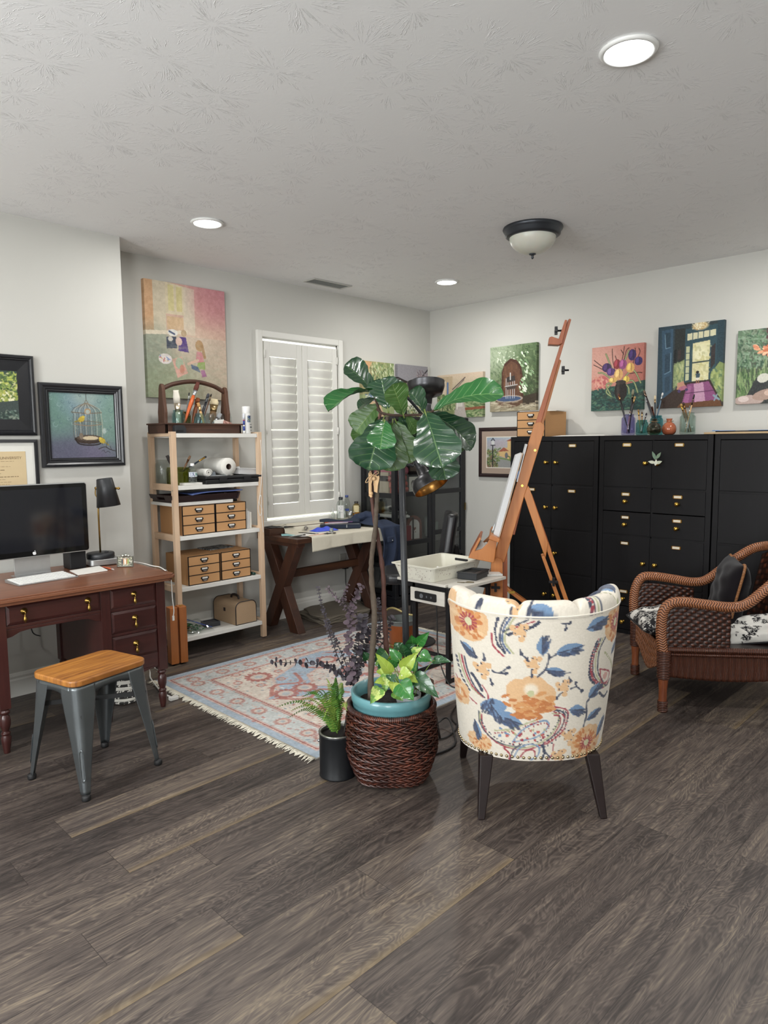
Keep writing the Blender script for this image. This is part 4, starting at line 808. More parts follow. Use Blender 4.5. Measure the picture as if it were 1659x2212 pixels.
ob('foot_pad', MB().box(-.07, .07, -.07, .085, 0, .005), pl('black_rubber', '#141414', .8), sv)
tl = thing('table_lamp', 'black metal table lamp with a brass stem and tilted drum shade', 'lamp', (-3.585, -.57, ZD + .0385))
LB = pl('satin_black', '#26282b', .42, .1, bmp=.01)
ob('base', MB().lathe([(.001, 0), (.074, 0), (.077, .004), (.077, .026), (.073, .031), (.001, .032)], n=40), LB, tl)
ob('dial', MB().lathe([(.001, .032), (.012, .032), (.011, .037), (.001, .038)], (.028, -.02, 0), 16), LB, tl)
LBR = pl('lamp_brass', '#a98a4e', .28, 1, bmp=0)
ob('stem', MB().tube([(0, 0, .03), (0, 0, .28), (.004, .0, .30)], .005, 12), LBR, tl)
ax = Vector((.09, -.05, -1)).normalized(); sc = Vector((.045, -.022, .368))
sh = ob('shade', MB().lathe([(.001, .092), (.040, .092), (.044, .088), (.066, -.070), (.064, -.070), (.042, .084), (.001, .086)], n=40, T=Matrix.Translation(sc) @ Vector((0, 0, 1)).rotation_difference(-ax).to_matrix().to_4x4()), LB, tl)
ob('bulb', MB().sph(sc + ax * .03, .026), pl('bulb_white', '#d8d8d4', .4), sh)
e1 = Vector((0.702,-0.712,-0.009)); e1.z = 0; e1.normalize()
pts = [sc - e1 * .062 + Vector((0, 0, .035)), sc - e1 * .066 + Vector((0, 0, .0)), sc - e1 * .05 + Vector((0, 0, -.035)), Vector((.002, 0, .30))]
ob('yoke', MB().tube(smooth_path(pts, 6), .0035, 8).tube([sc - e1 * .066 + Vector((0, 0, .035)), sc - e1 * .052 + Vector((0, 0, .035))], .0075, 12).tube([sc + e1 * .05 + Vector((0, 0, .033)), sc + e1 * .066 + Vector((0, 0, .033))], .006, 12).sph(sc + e1 * .07 + Vector((0, 0, .033)), .008), LBR, tl)
pf = thing('framed_photo', 'little silver framed photo at the right end of the desk', 'photo frame', (-3.529, -0.765, ZD), R(-42), rot=(R(-6), 0, R(-42)))
SLV = pl('pewter', '#8f9088', .35, .9, var=.2, bmp=.1)
ob('frame', moulding(.092, .062, [(0, 0), (0, .006), (.003, .008), (.006, .006), (.006, 0)]), SLV, pf)
A = Art(60, 40, '#6d6f5d', 21).dabs(160, 0, 0, 1, 1, ['#4a5240', '#8a8d72', '#c9bf9f', '#37392f', '#d8d4c0'], .1, .05)
for x in (.3, .42, .5, .6, .7): A.ell(x, .5, .05, .35, ['#e0dccb', '#b9834f', '#8aa24a', '#2f3540', '#c98f6a'][int(x * 10) % 5]).ell(x, .2, .03, .05, '#d0a98c')
art_ob('photo', A, .082, .052, 0, (0, -.004, .005), 0, pf)
ob('ornament', MB().sph((-.012, -.006, .064), .008, (1.4, .6, 1)).sph((.006, -.006, .067), .009, (1.3, .6, 1)).sph((.02, -.006, .063), .007, (1.4, .6, 1)), SLV, pf)
ob('strut', MB().bar((0, .004, .05), (0, .03, .004), .02, .002), SLV, pf)
WCAB = pl('white_cable', '#d9d8d3', .45, bmp=0)
cb = thing('charging_cable', 'white charging cable trailing off the right end of the desk', 'cable', (0, 0, 0))
P = [(-3.436,-0.674,0.751), (-3.42,-0.763,0.751), (-3.424,-0.883,0.751), (-3.416,-0.948,0.751), (-3.45,-1.075,0.753), (-3.419, -1.03, .742), (-3.405, -1.05, .70), (-3.407, -1.06, .62), (-3.405, -1.06, .575), (-3.4, -1.06, .52), (-3.405, -1.06, .487)]
ob('wire', MB().tube(smooth_path(P, 8), .0028, 8), WCAB, cb)
ob('plug', MB().box(-3.411, -3.399, -1.064, -1.056, .462, .49), WCAB, cb, bevel=.002)
pwc = thing('power_cable', 'white power cord running from under the desk to the rug corner', 'cord', (0, 0, 0))
ob('wire', MB().tube(smooth_path([(-3.62, -.52, .21), (-3.256,-0.382,0.012), (-3.329,-0.602,0.006), (-3.375,-0.768,0.006), (-3.402,-0.896,0.006), (-3.4,-1.001,0.005)], 8), .005, 8), WCAB, pwc)
ob('plug_block', MB().cbox((-3.406,-1.028,0.011), (.05, .03, .02), T=None), WCAB, pwc, bevel=.004)
tag(ob('loose_cable', MB().tube(smooth_path([(-3.60, -.50, .2), (-3.56, -.48, .23), (-3.279,-0.567,0.05), (-3.246,-0.518,0.004)], 8), .003, 8), WCAB), 'thin white cord curving to the floor behind the desk leg', 'cord')
tag(ob('hanging_cable', MB().tube(smooth_path([(-3.90, YJ - .02, .60), (-3.91, YJ - .03, .45), (-3.90, YJ - .03, .36), (-3.86, YJ - .03, .33)], 8), .0035, 8), pl('black_cord', '#161617', .5)), 'thin black cord hanging against the wall under the desk', 'cord')
# striped basket under the desk
bk = thing('striped_basket', 'round black and white striped basket under the desk', 'basket', (-3.585, -.815, 0))
m_, t_, b_ = newmat('rope_stripes')
zz = nd(t_, 'SeparateXYZ', {0: nd(t_, 'TexCoord').outputs['Object']}).outputs[2]
st = mt(t_, 'GREATER_THAN', mt(t_, 'SINE', mt(t_, 'MULTIPLY', zz, 2 * pi / .034)), .15)
nz = mt(t_, 'GREATER_THAN', noise(t_, coord(t_, (90, 90, 30)), 1, 2), .42)
setb(t_, b_, col=mixc(t_, mt(t_, 'MULTIPLY', st, nz), c4('#d0cdc4'), c4('#2a2927')), rough=.9)
pr = [(.001, 0), (.085, 0)]
for k in range(10): z = .017 * k; r = .092 + .012 * sin(pi * k / 9); pr += [(r, z + .002), (r + .006, z + .0085), (r, z + .015)]
pr += [(.085, .17), (.08, .02), (.001, .015)]
ob('rope_body', MB().lathe(pr, n=40), m_, bk)
ob('base_disc', MB().lathe([(.001, 0.001), (.084, 0.001), (.084, .012), (.001, .012)], n=30), m_, bk)

# ============================ metal stool ===================================
SEATM = wood('stool_wood', '#7d4720', '#b5793c', 0, .38, 9, .08, .06)
GUN = pl('gunmetal', '#676c6e', .36, .75, var=.12, nscale=14, bmp=.03)
so = thing('metal_stool', 'low metal stool with a warm wood seat in front of the desk', 'stool', (-4.072, -1.566, 0), R(13.7))
sb = MB(); W2, D2 = .190, .148
sb.prism(rrect(-W2, W2, -D2, D2, .05, 8), .026, T=Matrix(((1, 0, 0, 0), (0, 0, 1, 0), (0, 1, 0, .458), (0, 0, 0, 1))))
m_, t_, b_ = newmat('plank_seat')
v = nd(t_, 'SeparateXYZ', {0: nd(t_, 'TexCoord').outputs['Object']}); yr = mt(t_, 'FLOOR', mt(t_, 'DIVIDE', mt(t_, 'ADD', v.outputs[1], 1), .074))
vv = nd(t_, 'CombineXYZ', {0: mt(t_, 'MULTIPLY', v.outputs[0], 2.2), 1: mt(t_, 'MULTIPLY', v.outputs[1], 26), 2: mt(t_, 'MULTIPLY', yr, 7.3)}).outputs[0]
n = noise(t_, vv, 1.2, 5, .6, 1); n2 = noise(t_, nd(t_, 'VectorMath', {0: vv, 1: (4, 5, 1)}, operation='MULTIPLY').outputs[0], 1, 3)
f = mt(t_, 'ADD', mt(t_, 'MULTIPLY', n, .75), mt(t_, 'MULTIPLY', n2, .25)); fy = mt(t_, 'FRACT', mt(t_, 'DIVIDE', mt(t_, 'ADD', v.outputs[1], 1), .074)); sm = mt(t_, 'LESS_THAN', fy, .02)
setb(t_, b_, col=mixc(t_, mt(t_, 'MULTIPLY', sm, .6), ramp(t_, f, [(.3, '#5a3116'), (.45, '#8f5a28'), (.6, '#b17735'), (.75, '#c28a48')]), c4('#3a1e0e')), rough=.4, nor=bump(t_, f, .1, .002), coat=.15)
ob('seat', sb, m_, so, bevel=.006, seg=3)
def tolix_leg(sx, sy):
    def f(u, v):          # v 0 top .. 1 foot
        z = .456 - v * .434
        w = (.076 * (1 - v) ** 1.1 + .026) * (1 if v > .12 else .93 + .07 * v / .12)
        cx = (W2 - .012) + (.186 - W2 + .018) * v; cy = (D2 - .012) + (.186 - D2 + .014) * v; r = min(w * .42, .03)
        a = u * 3 - 1.5
        if a < -.5: p = (cx - w + (w - r) * (a + 1.5), cy)
        elif a > .5: p = (cx, cy - r - (w - r) * (a - .5))
        else: q = (.5 - a) * pi / 2; p = (cx - r + r * cos(q), cy - r + r * sin(q))
        return (sx * p[0], sy * p[1], z)
    lg = ob('leg', MB().grid(f, 24, 30), GUN, so, solid=.003, off=0)
    def g(u, v):
        v2 = .58 + .3 * v; p = Vector(f(.5, v2)); d = Vector((sx, sy, 0)).normalized(); t = Vector((-sy, sx, 0)).normalized()
        ww = .0085 * min(1, 8 * v * (1 - v) + .3)
        return p + d * (.0042 - .0055 * (1 - (2 * u - 1) ** 2) * min(1, 10 * v * (1 - v))) + t * (u - .5) * 2 * ww
    ob('pressed_groove', MB().grid(g, 10, 16), GUN, lg, solid=.001, off=0)
    fx, fy = sx * .184, sy * .184
    ob('rubber_foot', MB().lathe([(.001, 0), (.017, 0), (.018, .006), (.018, .016), (.015, .022), (.001, .024)], (fx, fy, 0), 16), pl('foot_rubber', '#151516', .6), lg)
for sx in (-1, 1):
    for sy in (-1, 1): tolix_leg(sx, sy)
def apron(along, s):
    L = W2 if along == 'x' else D2; o = (D2 if along == 'x' else W2) - .011
    def f(u, v):
        a = (u - .5) * 2 * (L - .045); dz = .030 + .045 * abs(2 * u - 1) ** 2.5
        z = .456 - v * dz
        return (a, s * o, z) if along == 'x' else (s * o, a, z)
    ob('apron', MB().grid(f, 20, 2), GUN, so, solid=.002, off=0)
for s in (-1, 1): apron('x', s); apron('y', s)
ob('cross_brace', MB().bar((-.165, -.15, .33), (.165, .15, .33), .003, .02).bar((-.165, .15, .333), (.165, -.15, .333), .003, .02), pl('dark_brace', '#38393a', .5, .4), so)

# ============================ wood and white shelving unit ==================
PINE = wood('pine', '#c3a385', '#d9bfa3', 2, .6, 9, .06, .04)
PINEY = wood('pine_rail', '#c3a385', '#d9bfa3', 1, .6, 9, .06, .04)
SHW = pl('shelf_white', '#dddcd7', .45, var=.01, bmp=.01)
SX0, SX1, SYF, SYB = -2.995, -2.283, -.362, -.032
LV = [.129, .475, .822, 1.16, 1.507]
su = thing('shelving_unit', 'shelving unit with pale wood posts and five white shelves by the window', 'shelf', (0, 0, 0))
for x in (SX0, SX1 - .034):
    for y in (SYF, SYB - .034):
        p = ob('post', MB().box(x, x + .034, y, y + .034, .006, 1.518), PINE, su, bevel=.002)
        ob('foot_pad', MB().cyl((x + .017, y + .017, 0), (x + .017, y + .017, .008), .013, n=12), BLKM, p)
        ob('bolt_heads', MB().add([], []).cyl((x + (-.001 if x < -2.6 else .035), y + .017, 1.49), (x + (.002 if x < -2.6 else .032), y + .017, 1.49), .004, n=8).cyl((x + (-.001 if x < -2.6 else .035), y + .017, LV[3] - .03), (x + (.002 if x < -2.6 else .032), y + .017, LV[3] - .03), .004, n=8), STEEL, p)
    for z in LV: ob('side_rail', MB().box(x + .003, x + .031, SYF + .034, SYB - .034, z - .032 + (.012 if z > 1.4 else 0), z + .011), PINEY, su, bevel=.0015)
for z in LV: ob('shelf_board', MB().box(SX0 + .036, SX1 - .036, SYF + .004, SYB - .006, z - .028, z), SHW, su, bevel=.002)
sy_ = -.20
# --- tote on the top
TOTE = wood('old_tote_wood', '#2f1d16', '#563626', 0, .6, 12, .06, .15)
TOTEZ = wood('old_tote_upright', '#3a251b', '#5f3f2d', 2, .6, 12, .06, .15)
z0 = LV[4] + .001
to = thing('wooden_tote', 'dark wooden tool tote with an arched handle on the top shelf', 'tote', (-2.715, -.19, z0))
tt = MB(); hw, hd = .29, .125
tt.box(-hw, hw, -hd, -hd + .014, 0, .066).box(-hw, hw, hd - .014, hd, 0, .066).box(-hw, -hw + .014, -hd, hd, 0, .066).box(hw - .014, hw, -hd, hd, 0, .066).box(-hw + .01, hw - .01, -hd + .01, hd - .01, 0, .012).box(-hw - .012, hw + .012, -hd - .012, -hd + .004, .058, .068).box(-hw - .012, -hw + .004, -hd, hd, .058, .068).box(hw - .004, hw + .012, -hd, hd, .058, .068)
ob('tray_box', tt, TOTE, to, bevel=.002)
for s in (-1, 1):
    pr = [(-.05, .012), (.05, .012), (.045, .1), (.048, .14), (.034, .22), (.026, .30), (.016, .325), (0, .332), (-.016, .325), (-.026, .30), (-.034, .22), (-.048, .14), (-.045, .1)]
    ob('upright', MB().prism(pr, .024, T=Matrix.Translation((s * .243 - .012, 0, 0)) @ Matrix.Rotation(R(90), 4, 'Z') @ Matrix.Scale(-1, 4, (0, 1, 0))), TOTEZ, to, bevel=.005)
ob('handle', MB().tube(smooth_path([(-.245, 0, .295), (-.15, 0, .335), (0, 0, .358), (.15, 0, .335), (.25, 0, .288)], 8), .015, 12), TOTE, to)
bz = z0 + .0135
def tjar(label, col, x, y, r, h): return jar(label, col, (x, y, bz), r, h, group='jars in the wooden tote')
tjar('wide pale blue glass jar at the left end of the wooden tote', '#bfe0e0', -2.85, -.205, .046, .145)
tjar('olive glass jar behind the others in the wooden tote', '#9a9a5a', -2.745, -.12, .032, .14)
tjar('small light blue jar in the middle of the wooden tote', '#c4e2e6', -2.71, -.24, .04, .125)
tjar('low clear jar beside the white card in the wooden tote', '#e3e8e6', -2.60, -.2, .04, .13)
TB = [('very wide white bristled brush splayed out of the pale blue jar', (-2.845, -.2), (-2.861,-0.2,1.8), '#b9a78f', '#c9bda6', '#d8d2c4', .018, .085, .06, .32),
 ('small black tipped brush rising behind the orange one', (-2.79, -.17), (-2.743,-0.17,1.791), '#6a6f73', '#aeb2b5', '#26262a', .004, .02, .03, 1),
 ('orange handled brush with dark bristles touching the tote handle', (-2.83, -.215), (-2.698,-0.215,1.86), '#c8602f', '#b9bbbc', '#5a2c22', .0125, .06, .04, .5),
 ('brown turned wooden tool handle in the olive jar', (-2.715, -.13), (-2.652,-0.13,1.759), '#8d4f2c', '#7a4528', '#94552f', .013, .03, .02, .8),
 ('pale wood brush handle leaning left in the middle jar', (-2.672, -.245), (-2.722,-0.245,1.719), '#c79c66', '#c9a674', '#b98d58', .009, .03, .03, .8),
 ('black brush leaning right beside the grey one in the tote', (-2.725, -.235), (-2.63,-0.235,1.786), '#23242a', '#55585d', '#3b3c42', .0085, .03, .04, 1),
 ('thin brown brush with a black tip, tallest at the middle jar', (-2.70, -.225), (-2.602,-0.225,1.785), '#6b4a36', '#8d7a60', '#2d2521', .0045, .02, .03, 1),
 ('broad brush with cream bristles in the clear jar', (-2.6, -.2), (-2.561,-0.2,1.752), '#6b5236', '#8f7a55', '#d3c4a0', .0235, .04, .05, .35),
 ('metal palette knife lying in the low clear jar', (-2.62, -.22), (-2.529,-0.22,1.651), '#8a8c8e', '#a4a6a8', '#8d8f91', .012, .04, .03, .25)]
for lab, (bx_, by_), tip, hc, fc, bc, hr, bl, fl, flat in TB:
    brush(lab, (bx_, by_, bz + .02), tip, hc, fc, bc, hr, bl, fl, flat, group='brushes in the wooden tote', fm=.8 if 'metal' not in lab else 1)
tag(ob('white_card', MB().box(-.042, .042, -.0008, .0008, 0, .085), PAPER, None, (-2.548, -.25, bz), 0, rot=(R(-10), R(-6), 0)), 'white card standing in the wooden tote', 'card')
cdA = Art(40, 44, '#c58f80', 31).dabs(120, 0, 0, 1, 1, ['#b5685a', '#d8a997', '#8d4f48', '#e0c3b4'], .12, .05, .8, .3)
tag(art_ob('pink_card', cdA, .07, .076, .001, (-2.515, -.265, bz), 0, rot=(R(-10), R(16), 0)), 'pink patterned card leaning in the wooden tote', 'card')
tag(ob('acrylic_sheet', MB().box(-.08, .05, -.001, .001, 0, .125), glass('clear_sheet', '#eef0ef', .05), None, (-2.50, -.215, bz), 0, rot=(R(-4), R(3), 0)), 'clear plastic sheet standing at the right end of the tote', 'sheet')
ck = thing('black_clamp_box', 'small faceted black box on the front edge of the top shelf', 'box', (-2.925, -.343, z0))
ob('body', MB().prism([(-.042, 0), (.042, 0), (.042, .03), (.026, .052), (-.03, .052), (-.042, .04)], .03, T=Matrix.Translation((0, -.015, 0))), pl('charcoal_plastic', '#26282b', .5), ck, bevel=.002)
ob('slot', MB().box(-.03, .02, -.0165, -.015, .008, .02), pl('slot_black', '#0c0c0d', .8), ck)
spc = thing('spray_can', 'white spray can with a dark blue picture label on the top shelf', 'can', (-2.376, -.31, z0))
ob('can_body', MB().lathe([(.001, 0), (.029, 0), (.0305, .004), (.0305, .135), (.028, .146), (.026, .15)], n=32), pl('can_white', '#dcdcd9', .35, var=.01, bmp=0), spc)
ob('cap', MB().lathe([(.0285, .145), (.0295, .148), (.0295, .188), (.027, .193), (.001, .194)], n=32), pl('cap_white', '#e6e6e4', .4, var=.01, bmp=0), spc)
def wrapart(r, h, art, a0, a1, n=30):
    mb = MB(); L = art.lin(); H, Wd = art.h, art.w
    return mb.grid(lambda u, v: (r * cos(a0 + (a1 - a0) * u), r * sin(a0 + (a1 - a0) * u), v * h), n, n, colfn=lambda u, v: tuple(L[min(H - 1, int((1 - v) * H)), min(Wd - 1, int(u * Wd))]))
A = Art(44, 44, '#2c4a78', 32).dabs(60, 0, 0, 1, 1, ['#1f3257', '#3f6aa5', '#c9c39a', '#e3e6ea', '#57714a'], .3, .08, .9, .4)
ob('picture_label', wrapart(.0309, .047, A, R(250), R(330)), vcol('printed_label', .4, 0), spc, loc=(0, 0, .08))
ob('label_text', MB().box(-.004, .02, -.0316, -.0306, .062, .066).box(0, .022, -.0305, -.0295, .04, .05).box(.002, .02, -.031, -.0298, .02, .024), pl('text_grey', '#55575c', .6), spc, rz=R(20))
sbt = thing('tall_bottle', 'clear plastic bottle with a white cap behind the tote, beside the spray can', 'bottle', (-2.405, -.12, z0))
ob('bottle_body', MB().lathe([(.001, 0), (.027, 0), (.028, .01), (.028, .12), (.022, .145), (.013, .158), (.013, .17), (.011, .17), (.011, .155), (.026, .12), (.026, .005), (.001, .004)], n=28), glass('clear_plastic', '#e9eeee', .05), sbt)
ob('cap', MB().lathe([(.014, .16), (.0145, .163), (.0145, .182), (.001, .184)], n=20), pl('cap_white', '#e6e6e4', .4), sbt)
tbm = thing('marker_tube', 'thin red, white and blue marker tube in front of the spray can', 'marker', (-2.414, -.335, z0))
for nm, a, b, c in (('tip_cap', 0, .02, '#d8d8d6'), ('blue_band', .02, .05, '#27408f'), ('white_band', .05, .06, '#d8d8d6'), ('blue_barrel', .06, .09, '#2b3f8a'), ('red_ring', .09, .096, '#b5383a'), ('white_barrel', .096, .14, '#d0d3dc')):
    ob(nm, MB().cyl((0, 0, a), (0, 0, b), .0075, n=14), pl('tube_' + nm, c, .4, bmp=0), tbm)

# --- second shelf
z0 = LV[3] + .001
fj = thing('fluted_jar', 'square fluted yellow-green glass jar of palette knives on the shelf', 'jar', (-2.885, -.235, z0))
prf = rrect(-.058, .058, -.058, .058, .016, 4)
def fl(u, v):
    n = len(prf); q = u * n; i = int(q) % n; f = q - int(q); a, b = prf[i], prf[(i + 1) % n]
    x, y = a[0] + (b[0] - a[0]) * f, a[1] + (b[1] - a[1]) * f; s = 1 + .035 * sin(u * 2 * pi * 28) * (1 if .06 < v < .9 else 0); k = .93 if v < .03 else 1
    return (x * s * k, y * s * k, v * .118)
ob('jar_body', MB().grid(fl, 224, 16), glass('chartreuse_glass', '#b9bd55', .06), fj, solid=.003, off=0)
ob('jar_filling', MB().box(-.045, .045, -.045, .045, .006, .085), pl('olive_rags', '#7f8238', .9, var=.4, nscale=40, bmp=.4), fj)
KN = [('wide dark palette knife blade rising from the fluted jar', (-2.90, -.235), (-2.966,-0.24,1.361), '#6b4630', '#3a3432', '#2f2a28', .011, .06, .02, .3), ('brown wooden palette knife in the fluted jar', (-2.91, -.22), (-2.916,-0.22,1.329), '#8a6a4e', '#9d7c5c', '#74563e', .012, .05, .02, .35), ('brown hooked stick in the fluted jar near the front post', (-2.855, -.24), (-2.794,-0.24,1.355), '#7d5b42', '#6d4c36', '#8d6b50', .0065, .03, .02, .8), ('navy and gold brush leaning right out of the fluted jar', (-2.865, -.245), (-2.698,-0.29,1.35), '#22323f', '#c39a4c', '#2a2f36', .0055, .014, .05, 1)]
for lab, (bx_, by_), tip, hc, fc, bc, hr, bl, fln, flat in KN: brush(lab, (bx_, by_, z0 + .088), tip, hc, fc, bc, hr, bl, fln, flat, group='tools in the fluted jar')
cj = jar('large clear glass jar at the back left of the second shelf', '#e6e9e6', (-2.925, -.095, z0), .055, .17, name='glass_jar')
wb = thing('water_bottle', 'small clear water bottle with a white cap and blue label on the shelf', 'bottle', (-2.836, -.335, z0 + .016))
ob('bottle_body', MB().lathe([(.001, .003), (.02, 0), (.029, .006), (.03, .03), (.0285, .036), (.03, .042), (.03, .07), (.026, .084), (.014, .104), (.012, .112), (.012, .12), (.01, .12), (.012, .103), (.024, .083), (.028, .07), (.028, .01), (.001, .006)], n=28), glass('clear_plastic', '#e9eeee', .05), wb)
ob('water', MB().lathe([(.001, .007), (.027, .011), (.0275, .034), (.001, .034)], n=24), glass('water', '#dfe7e6', .01), wb)
A = Art(60, 26, '#cfd6de', 33).dabs(30, .1, .1, .45, .9, ['#5b6b8f', '#2f3f66'], .05, .04, 0, .2).poly([(.6, .1), (.85, .4), (.6, .9)], '#6fa58a').ell(.85, .6, .08, .3, '#4f8fc0')
ob('label', wrapart(.0305, .032, A, R(190), R(340)), vcol('printed_label', .4, 0), wb, loc=(0, 0, .04))
ob('cap', MB().lathe([(.013, .112), (.0135, .115), (.0135, .129), (.001, .13)], n=20), pl('cap_white', '#e6e6e4', .4), wb)
tag(ob('white_book', MB().box(-.075, .06, -.04, .1, 0, .0152), PAPER, None, (-2.835, -.315, z0), R(2), bevel=.001), 'thin white pad under the water bottle on the shelf', 'pad')
tyb = thing('art_case', 'flat black plastic art case lying on the second shelf', 'case', (-2.525, -.225, z0))
BP = pl('black_case', '#17181a', .5, bmp=.05)
ob('lower_shell', MB().box(-.225, .235, -.135, .17, 0, .03), BP, tyb, bevel=.006)
ob('upper_shell', MB().box(-.228, .238, -.138, .173, .032, .052), BP, tyb, bevel=.006)
for x in (-.09, .11): ob('latch', MB().box(x - .03, x + .03, -.143, -.136, .012, .046), BP, tyb, bevel=.002)
ob('side_hinge', MB().box(.238, .246, -.1, -.06, .01, .04).box(.238, .246, .02, .06, .01, .04), BP, tyb, bevel=.002)
pt = thing('paper_towel_roll', 'fat white paper towel roll lying on the black art case', 'paper towel', (-2.545, -.21, z0 + .0525 + .062), 0)
ring = [(.0605, 0), (.0615, .004), (.0615, .23), (.0605, .234)]
ob('paper', MB().lathe([(.02, 0)] + ring + [(.02, .234)], n=48, T=Matrix.Rotation(R(-90), 4, 'X') @ Matrix.Translation((0, 0, -.115))), pl('tissue_white', '#dcdad3', .9, var=.01, bmp=.2, bscale=400), pt)
ob('core', MB().lathe([(.0195, -.001), (.0205, -.001), (.0205, .235), (.0185, .235), (.0185, -.001)], n=28, T=Matrix.Rotation(R(-90), 4, 'X') @ Matrix.Translation((0, 0, -.115))), pl('core_brown', '#5f4c42', .9), pt)
ob('loose_end', MB().grid(lambda u, v: (-.02 + .06 * u, -.115 + .2 * v, -.0615 + .004 * sin(u * 5) ** 2), 10, 4), pl('tissue_white', '#dcdad3', .9), pt, solid=.001)
rc = thing('rolled_cloth', 'rolled white cloth lying beside the water bottle on the art case', 'cloth', (-2.72, -.24, z0 + .0525 + .026))
ob('roll', MB().tube([(.0 + .026 * (1 - .055 * a) * cos(a), -.11, .026 * (1 - .055 * a) * sin(a)) for a in [i * .4 for i in range(36)]], .003, 6).lathe([(.004, 0), (.026, .001), (.027, .006), (.0265, .2), (.024, .204), (.004, .204)], n=28, T=Matrix.Rotation(R(-90), 4, 'X') @ Matrix.Translation((0, 0, -.108))), pl('soft_white_cloth', '#d6d5cf', .9, bmp=.3, bscale=300), rc)
gm = thing('grey_clip', 'small grey plastic holder standing on the art case by the towel roll', 'holder', (-2.658, -.30, z0 + .0525))
ob('body', MB().prism([(-.026, 0), (.026, 0), (.02, .03), (-.018, .03)], .02), pl('grey_plastic', '#7f868c', .5), gm, bevel=.003)
ob('plate', MB().box(-.05, .11, -.02, .03, 0, .003), pl('pale_grey_plastic', '#b5b9bb', .5), gm)
wt = thing('white_tray', 'white plastic tray resting on the right end of the art case', 'tray', (-2.385, -.225, z0 + .0535), R(4), rot=(0, R(4), R(3)))
tr = MB(); q = [(-.075, -.09), (.085, -.09), (.085, .12), (-.075, .12)]; 
vs = [(x * .94, y * .94, 0) for x, y in q] + [(x, y, .045) for x, y in q] + [(x * 1.05, y * 1.05, .045) for x, y in q] + [(x * 1.05, y * 1.05, .041) for x, y in q] + [(x * .98, y * .98, .04) for x, y in q] + [(x * .91, y * .91, .004) for x, y in q]
tr.add(vs, [(3, 2, 1, 0)] + [(a + i, a + (i + 1) % 4, b + (i + 1) % 4, b + i) for a, b in ((0, 4), (4, 8), (8, 12)) for i in range(4)] + [(16 + i, 20 + i, 20 + (i + 1) % 4, 16 + (i + 1) % 4) for i in range(4)] + [(4 + i, 16 + i, 16 + (i + 1) % 4, 4 + (i + 1) % 4) for i in range(4)] + [(20, 21, 22, 23)])
ob('tray_body', tr, pl('white_plastic', '#d9d9d8', .4, var=.01, bmp=0), wt, bevel=.002)
ob('divider', MB().box(.03, .033, -.08, .1, .004, .038), pl('white_plastic', '#d9d9d8', .4), wt)

# --- third shelf
z0 = LV[2] + .001
drawer_box('kraft drawer box on the middle shelf, under the dark tray, next to the front post', .25, .305, .2, (-2.80, -.338, z0))
drawer_box('kraft drawer box on the middle shelf, nearest the window', .25, .305, .2, (-2.543, -.336, z0))
z1 = z0 + .2008
tag(ob('white_board', MB().box(-.24, .235, -.14, .15, 0, .022), PAPER, None, (-2.755, -.19, z1), bevel=.002), 'white flat board between the kraft boxes and the dark tray', 'board')
gt = thing('gadget', 'little dark gadget on the kraft box at the right of the dark tray', 'gadget', (-2.475, -.27, z1))
ob('body', MB().prism(rrect(-.03, .03, 0, .016, .006), .03), BLKM, gt, bevel=.003)
ob('cap', MB().cyl((.01, .015, .016), (.01, .015, .022), .008, n=12), pl('gadget_red', '#6d4038', .5), gt)
tz = z1 + .023
dt = thing('serving_tray', 'dark brown serving tray with cut-out handles, stacked above the kraft boxes', 'tray', (-2.735, -.19, tz))
TRM = wood('dark_tray_wood', '#1f1315', '#33201f', 0, .4, 10, .07, .05)
tr = MB(); x0, x1, y0, y1, h = -.27, .27, -.15, .15, .045
tr.box(x0 + .012, x1 - .012, y0 + .012, y1 - .012, 0, .008)
for s in (-1, 1): tr.add([(x0, s * y1, h), (x1, s * y1, h), (x1 - .02, s * (y1 - .018), 0), (x0 + .02, s * (y1 - .018), 0), (x0, s * (y1 - .012), h), (x1, s * (y1 - .012), h), (x1 - .02, s * (y1 - .03), 0), (x0 + .02, s * (y1 - .03), 0)], [(0, 1, 2, 3), (7, 6, 5, 4), (0, 4, 5, 1), (1, 5, 6, 2), (2, 6, 7, 3), (3, 7, 4, 0)])
for s in (-1, 1):
    for a, b, c, d in ((-.15, -.05, 0, h + .005), (.05, .15, 0, h + .005), (-.05, .05, 0, .016), (-.05, .05, .034, h + .005)):
        o = s * (x1 - .012); k = s * (x1 - .03)
        tr.add([(k + (o - k) * z / h + q, y, z) for q in (0, s * .012) for z in (c, d) for y in (a, b)], [(0, 1, 3, 2), (4, 6, 7, 5), (0, 4, 5, 1), (2, 3, 7, 6), (0, 2, 6, 4), (1, 5, 7, 3)])
ob('tray_body', tr, TRM, dt, bevel=.002)
tag(ob('blue_folder', MB().grid(lambda u, v: (-.19 + .40 * u, -.165 + .28 * v, .004 + .02 * u + .006 * sin(u * 5 + v * 2)), 24, 6), pl('blue_plastic', '#5a6ea8', .25, var=.25, nscale=12, bmp=.2, bscale=30, trans=.25), None, (-2.665, -.19, tz + .047), solid=.006), 'crumpled blue plastic folder lying in the dark serving tray', 'folder')
for k, (dx, h, d, lb) in enumerate([(0, .145, .24, 'tall white pad standing beside the kraft drawer box'), (.017, .125, .23, 'shorter white pad standing at the right of the tall one'), (.034, .118, .2, 'narrow off-white pad standing nearest the right-hand post')]):
    tag(ob('upright_pad', MB().box(0, .014, 0, d, 0, h), pl('pad_white_%d' % k, ['#d9d8d4', '#cfcfcd', '#d6d2c8'][k], .7), None, (-2.413 + dx, -.325, z0), bevel=.0015), lb, 'pad', 'white pads on the middle shelf')
